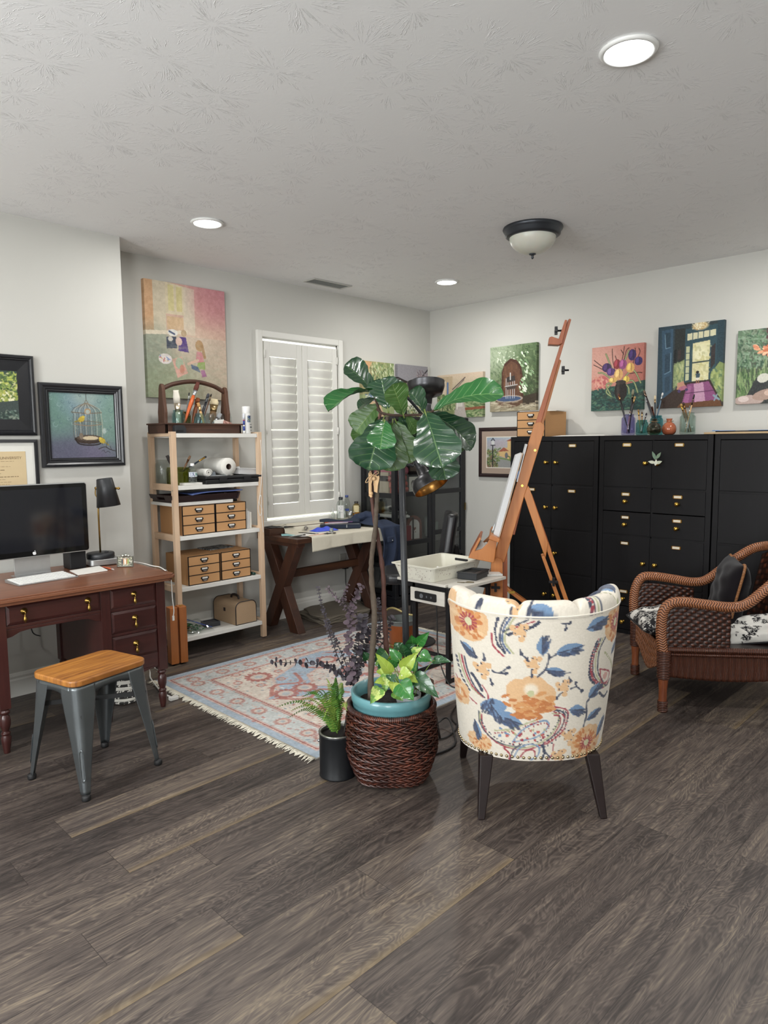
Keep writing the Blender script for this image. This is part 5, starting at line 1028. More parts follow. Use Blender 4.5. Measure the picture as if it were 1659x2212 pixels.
tag(ob('crumpled_paper', MB().grid(lambda u, v: (.05 * u, .14 * v, .008 + .012 * abs(sin(u * 6 + v * 9)) + .006 * sin(v * 21)), 10, 16), pl('newsprint', '#b3a79a', .8, var=.3, nscale=60), None, (-2.368, -.25, z0), solid=.002), 'crumpled paper on the middle shelf beside the white pads', 'paper')

# --- fourth shelf
z0 = LV[1] + .001
drawer_box('kraft drawer box on the fourth shelf, the one closer to the desk', .246, .305, .2, (-2.772, -.338, z0))
drawer_box('kraft drawer box on the fourth shelf, with a magazine on top', .246, .305, .2, (-2.514, -.336, z0))
A = Art(60, 80, '#5d6466', 35).dabs(160, 0, 0, 1, 1, ['#2f3436', '#8a9092', '#b9bcba', '#3f4d58', '#6b5a4a'], .2, .07)
tag(art_ob('magazine', A, .21, .15, .006, (-2.535, -.19, z0 + .2008), 0, rot=(R(-90), 0, R(6))), 'grey picture magazine lying on the kraft box of the fourth shelf', 'magazine')
tag(ob('wood_roller', MB().cyl((0, -.09, .019), (0, .09, .019), .018, n=16), PINE, None, (-2.365, -.2, z0)), 'short pale wooden roller beside the kraft box with the magazine', 'roller')
tag(ob('green_tube', MB().tube([(0, -.05, .011), (.002, .02, .011), (.004, .06, .006)], [.01, .01, .004], 10), pl('dark_green', '#24423a', .4), None, (-2.362, -.29, z0)), 'dark green paint tube on the fourth shelf beside the roller', 'paint tube')
# --- bottom shelf
z0 = LV[0] + .001
BUR = pl('burlap', '#a98f72', .9, var=.22, nscale=260, bmp=.5, bscale=260)
DBR = pl('dark_leather', '#2a211f', .5, bmp=.2)
sc_ = thing('suitcase', 'small tan burlap suitcase with dark trim on the bottom shelf', 'suitcase', (-2.442, -.335, z0))
pf_ = [(-.088, 0), (.088, 0)] + [(.088 - .045 + .045 * cos(a), .165 - .045 + .045 * sin(a)) for a in [pi / 2 * i / 8 for i in range(9)]] + [(-.088 + .045 - .045 * sin(a), .165 - .045 + .045 * cos(a)) for a in [pi / 2 * i / 8 for i in range(9)]]
ob('case_body', MB().prism(pf_, .295), BUR, sc_)
for y in (.0, .295):
    ob('trim', MB().tube([(x, y, z + .001) for x, z in pf_ + pf_[:1]], .0038, 6), DBR, sc_)
hp = smooth_path([(0, .09, .165), (0, .1, .186), (0, .14, .194), (0, .18, .186), (0, .19, .165)], 6)
ob('handle', MB().tube(hp, .006, 10, flat=1.6), DBR, sc_)
ob('latch', MB().box(-.092, -.088, .135, .155, .085, .11).cyl((-.094, .145, .10), (-.088, .145, .10), .006, n=12), DBR, sc_)
A_ = random.Random(5)
bgm = glass('bag_film', '#e6eae6', .08)
pb = thing('plastic_bag', 'clear zip bag of green and white scraps on the bottom shelf', 'bag', (-2.845, -.225, z0))
def bagf(u, v):
    e = (1 - (2 * u - 1) ** 4) * (1 - (2 * v - 1) ** 4); n = .5 + .5 * sin(u * 17 + v * 9) * sin(v * 15 - u * 4)
    return (-.10 + .24 * u, -.11 + .22 * v, .004 + e * (.055 + .022 * n))
ob('film', MB().grid(bagf, 36, 30), bgm, pb)
sc2 = MB()
for k in range(90):
    a, r = A_.uniform(0, 6.3), A_.uniform(.0, 1) ** .5; x, y = .02 + .09 * r * cos(a), .08 * r * sin(a); z = A_.uniform(.008, .012 + .045 * (1 - r * r)); L = A_.uniform(.015, .04); t = A_.uniform(0, 3.14); h = A_.uniform(-.01, .012)
    c = srgb(A_.choice(['#2f6b3f', '#3f8a55', '#24512f', '#d5d8d4', '#c3cac6', '#6f9a78', '#8e9794', '#c99a7d']))
    dx, dy = cos(t), sin(t); w = A_.uniform(.004, .012)
    sc2.add([(x - dx * L / 2 - dy * w, y - dy * L / 2 + dx * w, z), (x + dx * L / 2 - dy * w, y + dy * L / 2 + dx * w, z + h), (x + dx * L / 2 + dy * w, y + dy * L / 2 - dx * w, z + h * .5), (x - dx * L / 2 + dy * w, y - dy * L / 2 - dx * w, z)], [(0, 1, 2, 3)], col=c)
so_ = ob('scraps', sc2, vcol('scrap_colours', .5, 0), pb); so_['kind'] = 'stuff'
ob('zip_strip', MB().bar((.02, .11, .07), (.145, -.06, .015), .008, .003), pl('zip_blue', '#2f58c4', .4), pb)
ds = thing('dark_tin', 'small dark grey shallow tin behind the zip bag on the bottom shelf', 'tin', (-2.655, -.2, z0), R(-6))
ob('tin_body', MB().box(-.055, .055, -.04, .05, 0, .018).box(-.055, .055, -.04, -.037, .018, .034).box(-.055, .055, .047, .05, .018, .034).box(-.055, -.052, -.037, .047, .018, .034).box(.052, .055, -.037, .047, .018, .034), pl('tin_grey', '#3c3e42', .4, .3), ds, bevel=.001)
ob('contents', MB().box(-.05, .05, -.035, .045, .018, .026), pl('tin_contents', '#55565a', .6, var=.4, nscale=90), ds)
bj = thing('blue_tumbler', 'small blue-grey plastic tumbler at the back of the bottom shelf', 'cup', (-2.85, -.075, z0))
ob('cup_body', MB().lathe([(.001, 0), (.028, 0), (.034, .085), (.032, .085), (.026, .005), (.001, .005)], n=24), pl('smoky_blue', '#59677c', .2, bmp=0, trans=.3), bj)
cc = thing('looped_cable', 'white cord looped down the right front post of the shelves', 'cord', (0, 0, 0))
ob('wire', MB().tube(smooth_path([(-2.299,-0.37,1.462), (-2.293,-0.37,1.262), (-2.311,-0.37,1.095), (-2.326,-0.37,1.011), (-2.303,-0.37,0.959), (-2.321,-0.37,0.913), (-2.335,-0.37,0.978), (-2.308,-0.37,1.061), (-2.305,-0.37,0.891), (-2.296,-0.37,0.788)], 8), .0022, 6), WCAB, cc)
# --- folded easel box leaning at the shelf
EZ = wood('orange_beech', '#9c5a2b', '#b9733c', 2, .4, 8, .06, .05, .1)
fe = thing('sketch_box', 'tall narrow orange-brown wooden box standing against the front of the shelves', 'box', (-3.068, -.455, 0), R(-8))
for x in (-.048, .014): ob('board', MB().box(x, x + .05, -.035, .035, .012, .385), EZ, fe, bevel=.003)
ob('spine', MB().box(.0, .016, -.02, .03, .012, .38), wood('dark_beech', '#6d3d1e', '#8a5028', 2, .5), fe)
ob('brass_stud', MB().cyl((.035, -.01, .385), (.035, -.01, .391), .009, n=14), BRASS, fe)
ob('foot', MB().cyl((.03, -.01, 0), (.03, -.01, .013), .009, n=12).cyl((-.025, -.01, 0), (-.025, -.01, .013), .009, n=12), BLKM, fe)

# ============================ trestle work table by the window ==============
OAKD = wood('dark_oak', '#2b1a14', '#4d2e20', 2, .45, 9, .07, .08)
OAKX = wood('dark_oak_long', '#2b1a14', '#52321f', 0, .45, 9, .07, .08)
wt_ = thing('work_table', 'dark wooden work table with crossed legs below the window', 'table', (0, 0, 0))
TX0, TX1, TYF, TYB, TZ = -2.12, -1.06, -.54, -.035, .73
ob('table_top', MB().box(TX0, TX1, TYF, TYB, TZ - .036, TZ), OAKX, wt_, bevel=.003)
ob('raised_shelf', MB().box(TX0, TX1, -.205, TYB, TZ + .0005, TZ + .052), OAKX, wt_, bevel=.003)
for x in (-2.05, -1.235):
    lg = MB()
    for a, b, dx in (((-.09, TZ - .036), (-.435, 0), .003), ((-.455, TZ - .036), (-.085, 0), -.003)):
        (y0, z0), (y1, z1) = a, b; w = .052
        lg2 = MB().add([(x + dx + s * .036, y + o, z) for s in (-1, 1) for (y, z) in (a, b) for o in (-w, w)], [(0, 1, 3, 2), (4, 6, 7, 5), (0, 4, 5, 1), (2, 3, 7, 6), (0, 2, 6, 4), (1, 5, 7, 3)])
        ob('leg', lg2, OAKD, wt_, bevel=.003)
    ob('top_batten', MB().box(x - .034, x + .034, -.50, -.06, TZ - .07, TZ - .037), OAKD, wt_, bevel=.002)
ob('stretcher', MB().box(-2.02, -1.265, -.29, -.25, .395, .455), OAKX, wt_, bevel=.003)
# canvas cloth over the table top
CAN = pl('canvas_cloth', '#c9c3b2', .9, var=.06, nscale=30, bmp=.5, bscale=120)
def drape(u, v):
    x = -1.985 + u * .92; s = v * .64                       # s runs from the wall to the front hem
    w = .004 * sin(x * 17 + v * 9) * sin(v * 23)
    z1, z2 = TZ + .054, TZ + .003
    if s < .15: return (x, -.04 - s, z1 + w * .4)
    if s < .21: t = (s - .15) / .06; return (x, -.19 - .025 * t - .01 * sin(t * pi), z1 * (1 - t) + z2 * t + .008 * sin(t * pi))
    if s < .54: return (x, -.215 - (s - .21) * .997, z2 + .0025 + w * .5)
    t = (s - .54); return (x + .006 * sin(x * 30), -.546 - .010 * abs(sin(x * 14)) * t / .1, z2 - t * 1.0 * (1.05 + .1 * sin(x * 5)) + .001)
tag(ob('canvas_cloth', MB().grid(drape, 90, 80), CAN, solid=.002, off=1), 'cream canvas cloth covering the work table and hanging over its front edge', 'cloth')
tag(ob('frayed_cloth', MB().grid(lambda u, v: (-1.052 + .004 * sin(v * 9) + .004 * u, -.57 + .26 * v, TZ + .004 - u * (.10 + .05 * sin(v * 7) ** 2)), 10, 18), pl('tan_canvas', '#a8947c', .9, bmp=.5, bscale=150), solid=.002), 'tan frayed cloth end hanging off the right end of the work table', 'cloth')
tag(ob('white_sheet', MB().grid(lambda u, v: (-1.17 + .135 * u + (.012 if u > .85 else 0), -.53 + .34 * v, TZ + .0105 + .003 * sin(v * 6) - (.09 * (u - .85) / .15 if u > .85 else 0)), 20, 12), PAPER, solid=.0015), 'white sheet at the right end of the work table, behind the denim jacket', 'sheet')
tz = TZ + .009
tag(ob('mint_paper', slab(MB(), [(-2.08, -.30, tz - .006), (-2.0, -.36, tz - .006), (-1.93, -.27, tz - .006), (-2.02, -.215, tz - .006)], .002), pl('mint_card', '#8fbfc0', .7)), 'mint green paper at the left end of the work table', 'paper')
tag(ob('white_paper', slab(MB(), [(-2.07, -.40, tz - .003), (-1.93, -.535, tz - .003), (-1.70, -.50, tz - .002), (-1.83, -.31, tz - .002)], .003), PAPER), 'white paper under the brushes at the front left of the work table', 'paper')
tag(ob('dark_cloth', MB().grid(lambda u, v: (-2.10 + .21 * u, -.20 + .13 * v - .03 * u, TZ + .0545 + .004 * sin(9 * u + 5 * v)), 12, 6), pl('black_cloth', '#1d1c1e', .9, bmp=.3), solid=.002), 'black cloth scrap on the raised back of the work table near the shelves', 'cloth')
# zip pencil case, open
NV = pl('navy_cloth', '#1c2637', .85, bmp=.4, bscale=300)
cs_ = thing('pencil_case', 'open navy zip pencil case on the canvas covered table', 'pencil case', (-1.50, -.315, tz + .002), R(-38))
ob('lower_half', MB().prism(rrect(-.16, .17, 0, .036, .008), .10, T=Matrix.Translation((0, -.05, 0))), NV, cs_, bevel=.006)
ob('flap', MB().grid(lambda u, v: (-.16 + .33 * u, .05 + .075 * v, .036 + .028 * sin(v * 2.6) + .006 * sin(u * 9)), 16, 8), NV, cs_, solid=.006)
ob('zip', MB().tube([(-.155 + .32 * i / 12, -.05, .036) for i in range(13)], .002, 6).box(.05, .058, -.056, -.05, .008, .032), STEEL, cs_)
ob('pen_row', MB().cyl((-.12, -.03, .041), (.06, -.02, .043), .006, n=10).cyl((-.10, -.008, .041), (.07, .005, .043), .0055, n=10), pl('pale_pens', '#b3a6a6', .4, var=.3), cs_)
for k, (c, y) in enumerate([('#b9562f', .03), ('#2f5aa0', .016), ('#7d5a86', .04)]):
    ob('pen', MB().cyl((-.12 + .03 * k, y, .042), (.03 + .04 * k, y + .004, .044), .005, n=10), pl('pen_%d' % k, c, .4), cs_)
tag(ob('blue_glove', MB().grid(lambda u, v: (-1.79 + .20 * u, -.37 - .04 * u + .10 * v, tz + .002 + (.032 * (sin(pi * u) * sin(pi * v)) ** .5) * (.75 + .35 * sin(u * 19 + 3 * v) * sin(v * 8 + u * 5))), 40, 20), pl('cobalt_cloth', '#3a4fc4', .6, bmp=.3, bscale=60)), 'crumpled cobalt blue cloth in front of the navy pencil case', 'cloth')
for lab, a, b, c, r in [('long black brush lying across the white paper on the work table', (-1.903,-0.284,0.742), (-1.868,-0.494,0.742), '#2b2926', .005), ('pale pink handled brush lying nearest the table front edge', (-1.975,-0.503,0.743), (-1.791,-0.512,0.743), '#cfae98', .006), ('dark stick lying right of the blue cloth on the work table', (-1.842,-0.518,0.745), (-1.745,-0.547,0.745), '#3d3a38', .004), ('grey brush lying on the white paper at the left of the table', (-2.129,-0.454,0.744), (-1.964,-0.446,0.744), '#6f7570', .005)]:
    brush(lab, a, b, c, '#9a9c9c', '#4a4038', r, .02, .02, group='brushes on the work table')
lb_ = thing('glass_stopper', 'little round glass stopper beside the blue cloth', 'stopper', (-1.791,-0.237,0.742), 0)
ob('ball', MB().sph((0, 0, .019), .017), pl('smoked_ball', '#8d8880', .1, .5, bmp=0), lb_)
ob('neck', MB().cyl((0, 0, 0), (0, 0, .006), .01), STEEL, lb_)
cc2 = thing('clear_cap', 'little clear plastic cap right of the blue cloth', 'cap', (-1.697,-0.438,0.742), 0)
ob('shell', MB().lathe([(.016, 0), (.015, .02), (.011, .026), (.001, .027), (.001, .024), (.012, .022), (.014, 0)], n=20), pl('pale_cap', '#9aa3a3', .2, trans=.4), cc2)
ob('rim', MB().lathe([(.016, 0), (.018, 0), (.018, .003), (.016, .003), (.016, 0)], n=20), STEEL, cc2)
# bottles on the raised back
zb = TZ + .0565
def bottle(label, x, y, pr, gm, cap, capm, liq=None, lab=None, name='bottle'):
    t = thing(name, label, 'bottle', (x, y, zb), 0, 'bottles by the window')
    inner = [(max(.001, r - .002), z if z > .004 else .004) for r, z in pr[::-1]]
    ob('bottle_body', MB().lathe([(.001, 0)] + pr + inner, n=28), gm, t)
    ob('cap', MB().lathe(cap, n=20), capm, t)
    if liq: ob('liquid', MB().lathe(liq[0], n=24), liq[1], t)
    if lab: ob('label', wrapart(lab[0], lab[1], lab[2], R(185), R(268)), vcol('printed_label', .4, 0), t, loc=(0, 0, lab[3]))
    return t
GP = glass('clear_bottle', '#e8ecea', .04)
lw_ = Art(50, 70, '#d6d6d2', 41).ell(.5, .22, .2, .13, '#8e9092').ell(.5, .22, .17, .11, '#d6d6d2').line([(.42, .22), (.58, .22)], .04, '#8a8c8e').line([(.2, .58), (.8, .58)], .05, '#6f7274').line([(.2, .72), (.8, .72)], .02, '#a3a5a6').line([(.25, .78), (.75, .78)], .02, '#a3a5a6')
bottle('tall clear bottle with a black cap and a white label by the window', -1.315, -.125, [(.036, 0), (.039, .006), (.039, .122), (.03, .148), (.016, .162), (.015, .178)], GP, [(.017, .165), (.018, .167), (.018, .188), (.001, .189)], pl('cap_black', '#25282b', .4), ([(.001, .005), (.037, .007), (.037, .03), (.001, .03)], glass('water', '#dfe7e6', .01)), (.0395, .11, lw_, .01))
bottle('clear water bottle with a dark blue cap behind the tall labelled bottle', -1.20, -.075, [(.026, 0), (.029, .006), (.029, .05), (.027, .056), (.029, .062), (.029, .13), (.022, .155), (.012, .17), (.012, .185)], GP, [(.0135, .176), (.0145, .178), (.0145, .195), (.001, .196)], pl('cap_blue', '#35457d', .4), None, (.0295, .02, Art(20, 20, '#3d55a5', 42), .06))
lw2 = Art(40, 50, '#d3c08c', 43).ell(.5, .25, .16, .13, '#a08c5a').ell(.5, .25, .13, .1, '#d3c08c').line([(.2, .55), (.8, .55)], .04, '#a9965f').line([(.25, .7), (.75, .7)], .02, '#b5a26c')
bottle('oil bottle with a black cap and amber oil, nearest the glass cabinet', -1.125, -.115, [(.032, 0), (.034, .005), (.034, .09), (.027, .108), (.015, .117), (.014, .13)], glass('oil_bottle', '#e3d3a0', .04), [(.016, .12), (.017, .122), (.017, .138), (.001, .139)], pl('cap_dark', '#33302c', .4), ([(.001, .004), (.0325, .006), (.0325, .042), (.001, .042)], pl('amber_oil', '#c48a17', .1, var=.1, bmp=0, trans=.3)), (.0344, .06, lw2, .045))
bottle('slim clear dropper bottle at the left of the bottles', -1.395, -.115, [(.017, 0), (.018, .004), (.018, .05), (.008, .062), (.006, .07)], GP, [(.0075, .062), (.006, .075), (.003, .098), (.001, .1)], pl('dropper_tip', '#c6c9c6', .3, trans=.3), name='dropper_bottle')
bottle('straight clear glass vial beside the dropper bottle', -1.36, -.145, [(.016, 0), (.017, .003), (.017, .068), (.0165, .07)], GP, [(.0165, .07), (.018, .07), (.018, .074), (.001, .075)], GP, name='glass_vial')
mc_ = thing('steel_cup', 'small steel cup with a loop handle among the bottles', 'cup', (-1.225, -.145, zb))
ob('cup_body', MB().lathe([(.001, 0), (.019, 0), (.022, .062), (.0215, .062), (.018, .004), (.001, .003)], n=24), STEEL, mc_)
ob('handle', MB().tube(smooth_path([(.02, -.01, .052), (.034, -.018, .045), (.034, -.018, .02), (.02, -.01, .012)], 6), .0025, 8), STEEL, mc_)
# denim jacket thrown over the table end
DEN = pl('denim', '#212c42', .9, var=.25, nscale=14, bmp=.6, bscale=350)
jk = thing('denim_jacket', 'dark blue denim jacket draped over the right end of the work table', 'jacket', (0, 0, 0))
def jf(u, v):
    # u across (left..right), v from the table back to the hanging hem
    x = -1.30 + .22 * u + .03 * sin(v * 3)
    if v < .38:
        t = v / .38; y = -.18 - .37 * t; z = TZ + .016 + .075 * sin(pi * min(1, t * 1.05)) * (.3 + .7 * sin(pi * (u * .8 + .1))) * (.75 + .3 * sin(u * 9 + t * 7)); z += (TZ + .07 - z) * .5 if t < .12 else 0
        x += .06 * (1 - t) * (u - .5) - .04 * (1 - t)
        if x > TX1 - .0: z -= 0
    else:
        t = (v - .38) / .62; y = -.566 - .018 * sin(t * 3) - .024 * sin(u * 11 + 2) * min(1, t * 2.5) - .012 * sin(u * 23 + t * 4) * t; z = TZ + .016 - .335 * t * (1 + .06 * sin(u * 7))
        x += (u - .5) * (.02 + .03 * t) + .02 * t
    return (x, y, z)
ob('jacket_body', MB().grid(jf, 60, 70), DEN, jk, solid=.006, off=0)
ob('sleeve', MB().tube(smooth_path([(-1.42, -.27, tz + .018), (-1.36, -.30, tz + .026), (-1.30, -.30, tz + .05), (-1.22, -.34, tz + .085), (-1.17, -.43, tz + .06)], 8), [.02 + .022 * (i / 32) + .003 * sin(i * 1.9) for i in range(33)], 14), DEN, jk)
ob('pocket_flap', MB().grid(lambda u, v: (-1.235 + .10 * u, -.604 - .004 * sin(u * 5), .665 - .045 * v - .008 * sin(pi * u) * v), 10, 4), DEN, jk, solid=.004)
ob('snap_button', MB().sph((-1.185, -.612, .632), .006), STEEL, jk)
ob('collar', MB().tube(smooth_path([(-1.32, -.24, tz + .035), (-1.25, -.25, tz + .085), (-1.16, -.27, tz + .08), (-1.10, -.33, tz + .05)], 8), .016, 10, flat=.6), DEN, jk)
# folded drop cloth under the table
LIN = pl('taupe_linen', '#6f675a', .95, var=.12, nscale=20, bmp=.6, bscale=160)
dc = thing('drop_cloth', 'folded taupe drop cloth lying on the floor under the work table', 'cloth', (0, 0, 0))
cq = [Vector(q) for q in ((-1.745,-0.048,0), (-1.788,-0.435,0), (-1.322,-0.463,0), (-1.031,0.081,0))]
for k in range(5):
    def lf(u, v, k=k):
        a = cq[0].lerp(cq[1], v); b = cq[3].lerp(cq[2], v); e = .025 * k * sin(v * 5 + k * 2) * (1 - u); p = a.lerp(b, u * (1 - .012 * k)) + (b - a).normalized() * (.01 * k + e * .4)
        ed = min(1, 8 * u * (1 - u) + .2, 8 * v * (1 - v) + .2)
        return (p.x, p.y, .003 + .011 * k + .006 * ed + .003 * sin(u * 15 + v * 11 + k * 3))
    ob('fold_layer', MB().grid(lf, 26, 14), LIN, dc, solid=.009, off=0)
# socket and adapter
ot = thing('wall_outlet', 'white wall outlet with a black adapter plugged in under the work table', 'outlet', (-1.19, -.0005, .40))
ob('plate', MB().box(-.036, .036, -.006, 0, -.058, .058), pl('outlet_plate', '#a9a69d', .5), ot, bevel=.003)
ob('adapter', MB().box(-.024, .03, -.045, -.006, -.075, -.015), pl('black_plastic', '#131315', .5), ot, bevel=.005)
ob('adapter_cord', MB().tube(smooth_path([(0, -.03, -.075), (.0, -.032, -.12), (.004, -.03, -.20), (.02, -.03, -.24), (.06, -.04, -.27)], 6), .003, 6), pl('black_plastic', '#131315', .5), ot)

# ============================ glass fronted hutch in the corner =============
HB = pl('hutch_black', '#15161a', .42, var=.2, nscale=10, bmp=.03)
gc = thing('glass_cabinet', 'black glass fronted hutch in the corner behind the plant', 'cabinet', (0, 0, 0))
GX0, GX1, GY0, GY1, GH = -.985, -.012, -.45, -.03, 1.655
fr = MB(); pw = .042
for x in (GX0, GX1 - pw):
    for y in (GY0, GY1 - pw): fr.box(x, x + pw, y, y + pw, .06, GH - .03)
ob('corner_posts', fr, HB, gc, bevel=.002)
ob('cornice', MB().box(GX0 - .03, GX1 + .004, GY0 - .03, GY1, GH - .03, GH).box(GX0 - .012, GX1, GY0 - .012, GY1, GH - .06, GH - .03), HB, gc, bevel=.003)
ob('plinth', MB().box(GX0 - .018, GX1 + .004, GY0 - .018, GY1, 0, .07).box(GX0 - .008, GX1, GY0 - .008, GY1, .07, .095), HB, gc, bevel=.003)
ob('back_panel', MB().box(GX0 + .01, GX1 - .01, GY1 - .012, GY1, .08, GH - .03), pl('hutch_back', '#3a3d40', .6), gc)
ob('right_panel', MB().box(GX1 - .03, GX1 - .012, GY0 + .03, GY1 - .03, .08, GH - .03), pl('hutch_back', '#3a3d40', .6), gc)
for z in (.095, .345, .545, .985, 1.31): ob('shelf', MB().box(GX0 + .012, GX1 - .032, GY0 + .024, GY1 - .014, z - .012, z), HB, gc)
CG = glass('cabinet_glass', '#dfe4e4', .03)
for z in (.10, .335, .955, GH - .075): ob('side_rail', MB().box(GX0 + .004, GX0 + .03, GY0 + pw, GY1 - pw, z, z + .042), HB, gc, bevel=.002)
ob('side_glass', MB().box(GX0 + .014, GX0 + .018, GY0 + pw - .005, GY1 - pw + .005, .14, GH - .07), CG, gc)
xm = -.515
def hdoor(x0, x1, z0, z1, knobx, rails=()):
    s = .04; d = MB().box(x0, x0 + s, GY0 - .016, GY0 + .006, z0, z1).box(x1 - s, x1, GY0 - .016, GY0 + .006, z0, z1).box(x0 + s, x1 - s, GY0 - .016, GY0 + .006, z0, z0 + s).box(x0 + s, x1 - s, GY0 - .016, GY0 + .006, z1 - s, z1)
    for z in rails: d.box(x0 + s, x1 - s, GY0 - .016, GY0 + .006, z - s / 2, z + s / 2)
    o = ob('door', d, HB, gc, bevel=.002)
    ob('door_glass', MB().box(x0 + s - .004, x1 - s + .004, GY0 - .006, GY0 - .002, z0 + s - .004, z1 - s + .004), CG, o)
    if knobx is not None: ob('pull', MB().box(knobx - .007, knobx + .007, GY0 - .026, GY0 - .016, .79, .86) if z1 > 1 else MB().lathe([(.001, 0), (.01, 0), (.006, .008), (.012, .018), (.001, .022)], n=16, T=Matrix.Translation((knobx, GY0 - .016, (z0 + z1) / 2)) @ Matrix.Rotation(R(90), 4, 'X')), pl('old_brass', '#7d6a45', .4, 1) if z1 > 1 else pl('clear_knob', '#a9adac', .15, trans=.5), o)
hdoor(GX0 + .05, xm - .004, .375, GH - .07, None, (.555, .985))
hdoor(xm + .004, GX1 - .045, .375, GH - .07, GX1 - .03, (.615, .985))
hdoor(GX0 + .05, xm - .004, .11, .36, xm - .06)
hdoor(xm + .004, GX1 - .045, .11, .36, xm + .06)
ob('center_stile', MB().box(xm - .014, xm + .014, GY0 + .006, GY0 + .03, .10, GH - .06), HB, gc)
# inside the hutch
RED = pl('coral_fabric', '#b5584c', .9, var=.1, bmp=.4, bscale=250)
for k, (z, h, c, lb) in enumerate([(.986, .055, '#b3574c', 'coral folded fabric at the bottom of the pile in the hutch'), (1.042, .05, '#bd6156', 'coral folded fabric second from the bottom of the pile in the hutch'), (1.093, .055, '#a94d49', 'deep coral folded fabric near the top of the pile in the hutch'), (1.149, .07, '#b1566a', 'rose pink folded fabric on top of the pile in the hutch')]):
    tag(ob('folded_fabric', MB().prism(rrect(-.11, .11, 0, h, h * .45, 6), .22, T=Matrix.Rotation(R(90), 4, 'Z') @ Matrix.Translation((-.0, -.02 * k % .03, 0))), pl('fabric_%d' % k, c, .9, var=.1, bmp=.4, bscale=250), None, (-.70, -.24, z), bevel=.004), lb, 'fabric', 'folded fabrics in the hutch')
tag(ob('cream_box', MB().box(-.05, .05, -.06, .06, 0, .19), pl('cream_card', '#b5a58e', .8), None, (-.89, -.27, .986), bevel=.002), 'cream cardboard box in the hutch beside the coral fabrics', 'box')
sk = thing('silver_platter', 'shiny silver dish lying on the shelf in the hutch, seen through the side glass', 'dish', (-.80, -.24, .815))
ob('dish', MB().tube([(.02, -.15, .0), (.02, -.08, .004), (.02, .08, .004), (.02, .14, 0)], [.012, .028, .03, .018], 20), pl('mirror_silver', '#c3cac8', .12, 1, bmp=0), sk)
ob('rack', MB().box(-.08, .10, -.17, .16, -.05, -.045).box(-.08, -.07, -.17, -.16, -.27, -.05).box(.09, .1, .15, .16, -.27, -.05).box(.09, .1, -.17, -.16, -.27, -.05).box(-.08, -.07, .15, .16, -.27, -.05), HB, sk)
tag(ob('magazine_pile', MB().box(-.06, .08, -.14, .14, 0, .014).box(-.05, .07, -.13, .15, .014, .022), PAPER, None, (-.80, -.24, .7705)), 'white papers under the silver dish in the hutch', 'paper')
for k, (x, y, lb) in enumerate([(-.90, -.335, 'dark red tin with a pale emblem in the hutch, left one'), (-.76, -.345, 'dark red tin in the hutch, beside the arched frame')]):
    t = thing('red_tin', lb, 'tin', (x, y, .546), 0, 'dark red tins in the hutch')
    ob('tin_body', MB().box(-.055, .055, -.04, .06, 0, .15), pl('tin_red', '#7c1f2b', .4), t, bevel=.006)
    ob('emblem', MB().lathe([(.014, 0), (.02, 0), (.02, .001), (.014, .001), (.014, 0)], n=20, T=Matrix.Translation((-.0555, 0, .10)) @ Matrix.Rotation(R(-90), 4, 'Y')), pl('emblem_pale', '#b99a94', .5), t)
af = thing('arched_frame', 'small arched brown wooden frame with an embroidered heart in the hutch', 'frame', (-0.666,-0.385,0.546), R(-16))
arch = lambda w, h: [(-w, 0), (w, 0)] + [(w * cos(a), h - w + w * sin(a)) for a in [pi * i / 14 for i in range(15)]]
ob('frame', MB().prism(arch(.082, .235), .03), wood('red_wood', '#4a221a', '#6b3627', 2, .4), af, bevel=.005)
ob('linen', MB().prism([(x, z + .025) for x, z in arch(.052, .175)], .002, T=Matrix.Translation((0, -.0025, 0))), pl('linen_white', '#b9b6ae', .9), af)
ob('heart', MB().prism([(0, -.016), (.016, .004), (.014, .014), (.006, .015), (0, .009), (-.006, .015), (-.014, .014), (-.016, .004)], .001, T=Matrix.Translation((0, -.0038, .115))).prism(circ(12, .005, -.01, .085), .001, T=Matrix.Translation((0, -.0038, 0))).prism(circ(12, .005, .01, .087), .001, T=Matrix.Translation((0, -.0038, 0))), pl('stitch_brown', '#6b3f38', .8), af)
tag(art_ob('photo_card', Art(40, 50, '#b9b4a8', 51).ell(.5, .45, .28, .22, '#3a3733').ell(.5, .52, .2, .16, '#b9b4a8').dabs(10, .2, .6, .8, .9, ['#57524c'], .2, .04), .10, .13, .002, (-0.693,-0.4,1), R(-8)), 'grey picture card standing in the upper hutch behind the lamp pole', 'card')
gl_ = thing('crystal_bowl', 'cut glass bowl on the upper shelf of the hutch', 'bowl', (-0.662,-0.3,0.986))
ob('bowl_body', MB().lathe([(.001, 0), (.03, 0), (.05, .04), (.062, .09), (.058, .09), (.045, .04), (.001, .008)], n=12, sharp=True), glass('crystal', '#e9eded', .08), gl_)
ob('foot_ring', MB().lathe([(.03, 0), (.034, 0), (.034, .006), (.03, .006), (.03, 0)], n=20), glass('crystal', '#e9eded', .08), gl_)
wg = thing('wrapped_item', 'grey item in a clear wrapper standing in the right side of the hutch', 'package', (-.30, -.26, .546))
ob('wrapper', MB().grid(lambda u, v: (-.075 + .15 * u, .05 * sin(pi * u) * (1 - .6 * v) + .006 * sin(9 * v), .28 * v + .01 * sin(u * 8)), 12, 16), glass('bag_film', '#e6eae6', .08), wg)
ob('inner_bag', MB().prism(rrect(-.06, .06, 0, .19, .03), .03), pl('bag_grey', '#7f8684', .6, var=.2), wg, bevel=.008)
tag(ob('green_card', MB().box(-.04, .04, 0, .004, 0, .12), pl('pale_green_card', '#8fa598', .6), None, (-.165, -.20, .546), R(-10)), 'pale green card standing on the right shelf of the hutch', 'card')
for k, x in enumerate((-.62, -.60)):
    pass
gg = thing('glass_figurine', 'small glass figurine beside the arched frame in the hutch', 'figurine', (-0.524,-0.37,0.546))
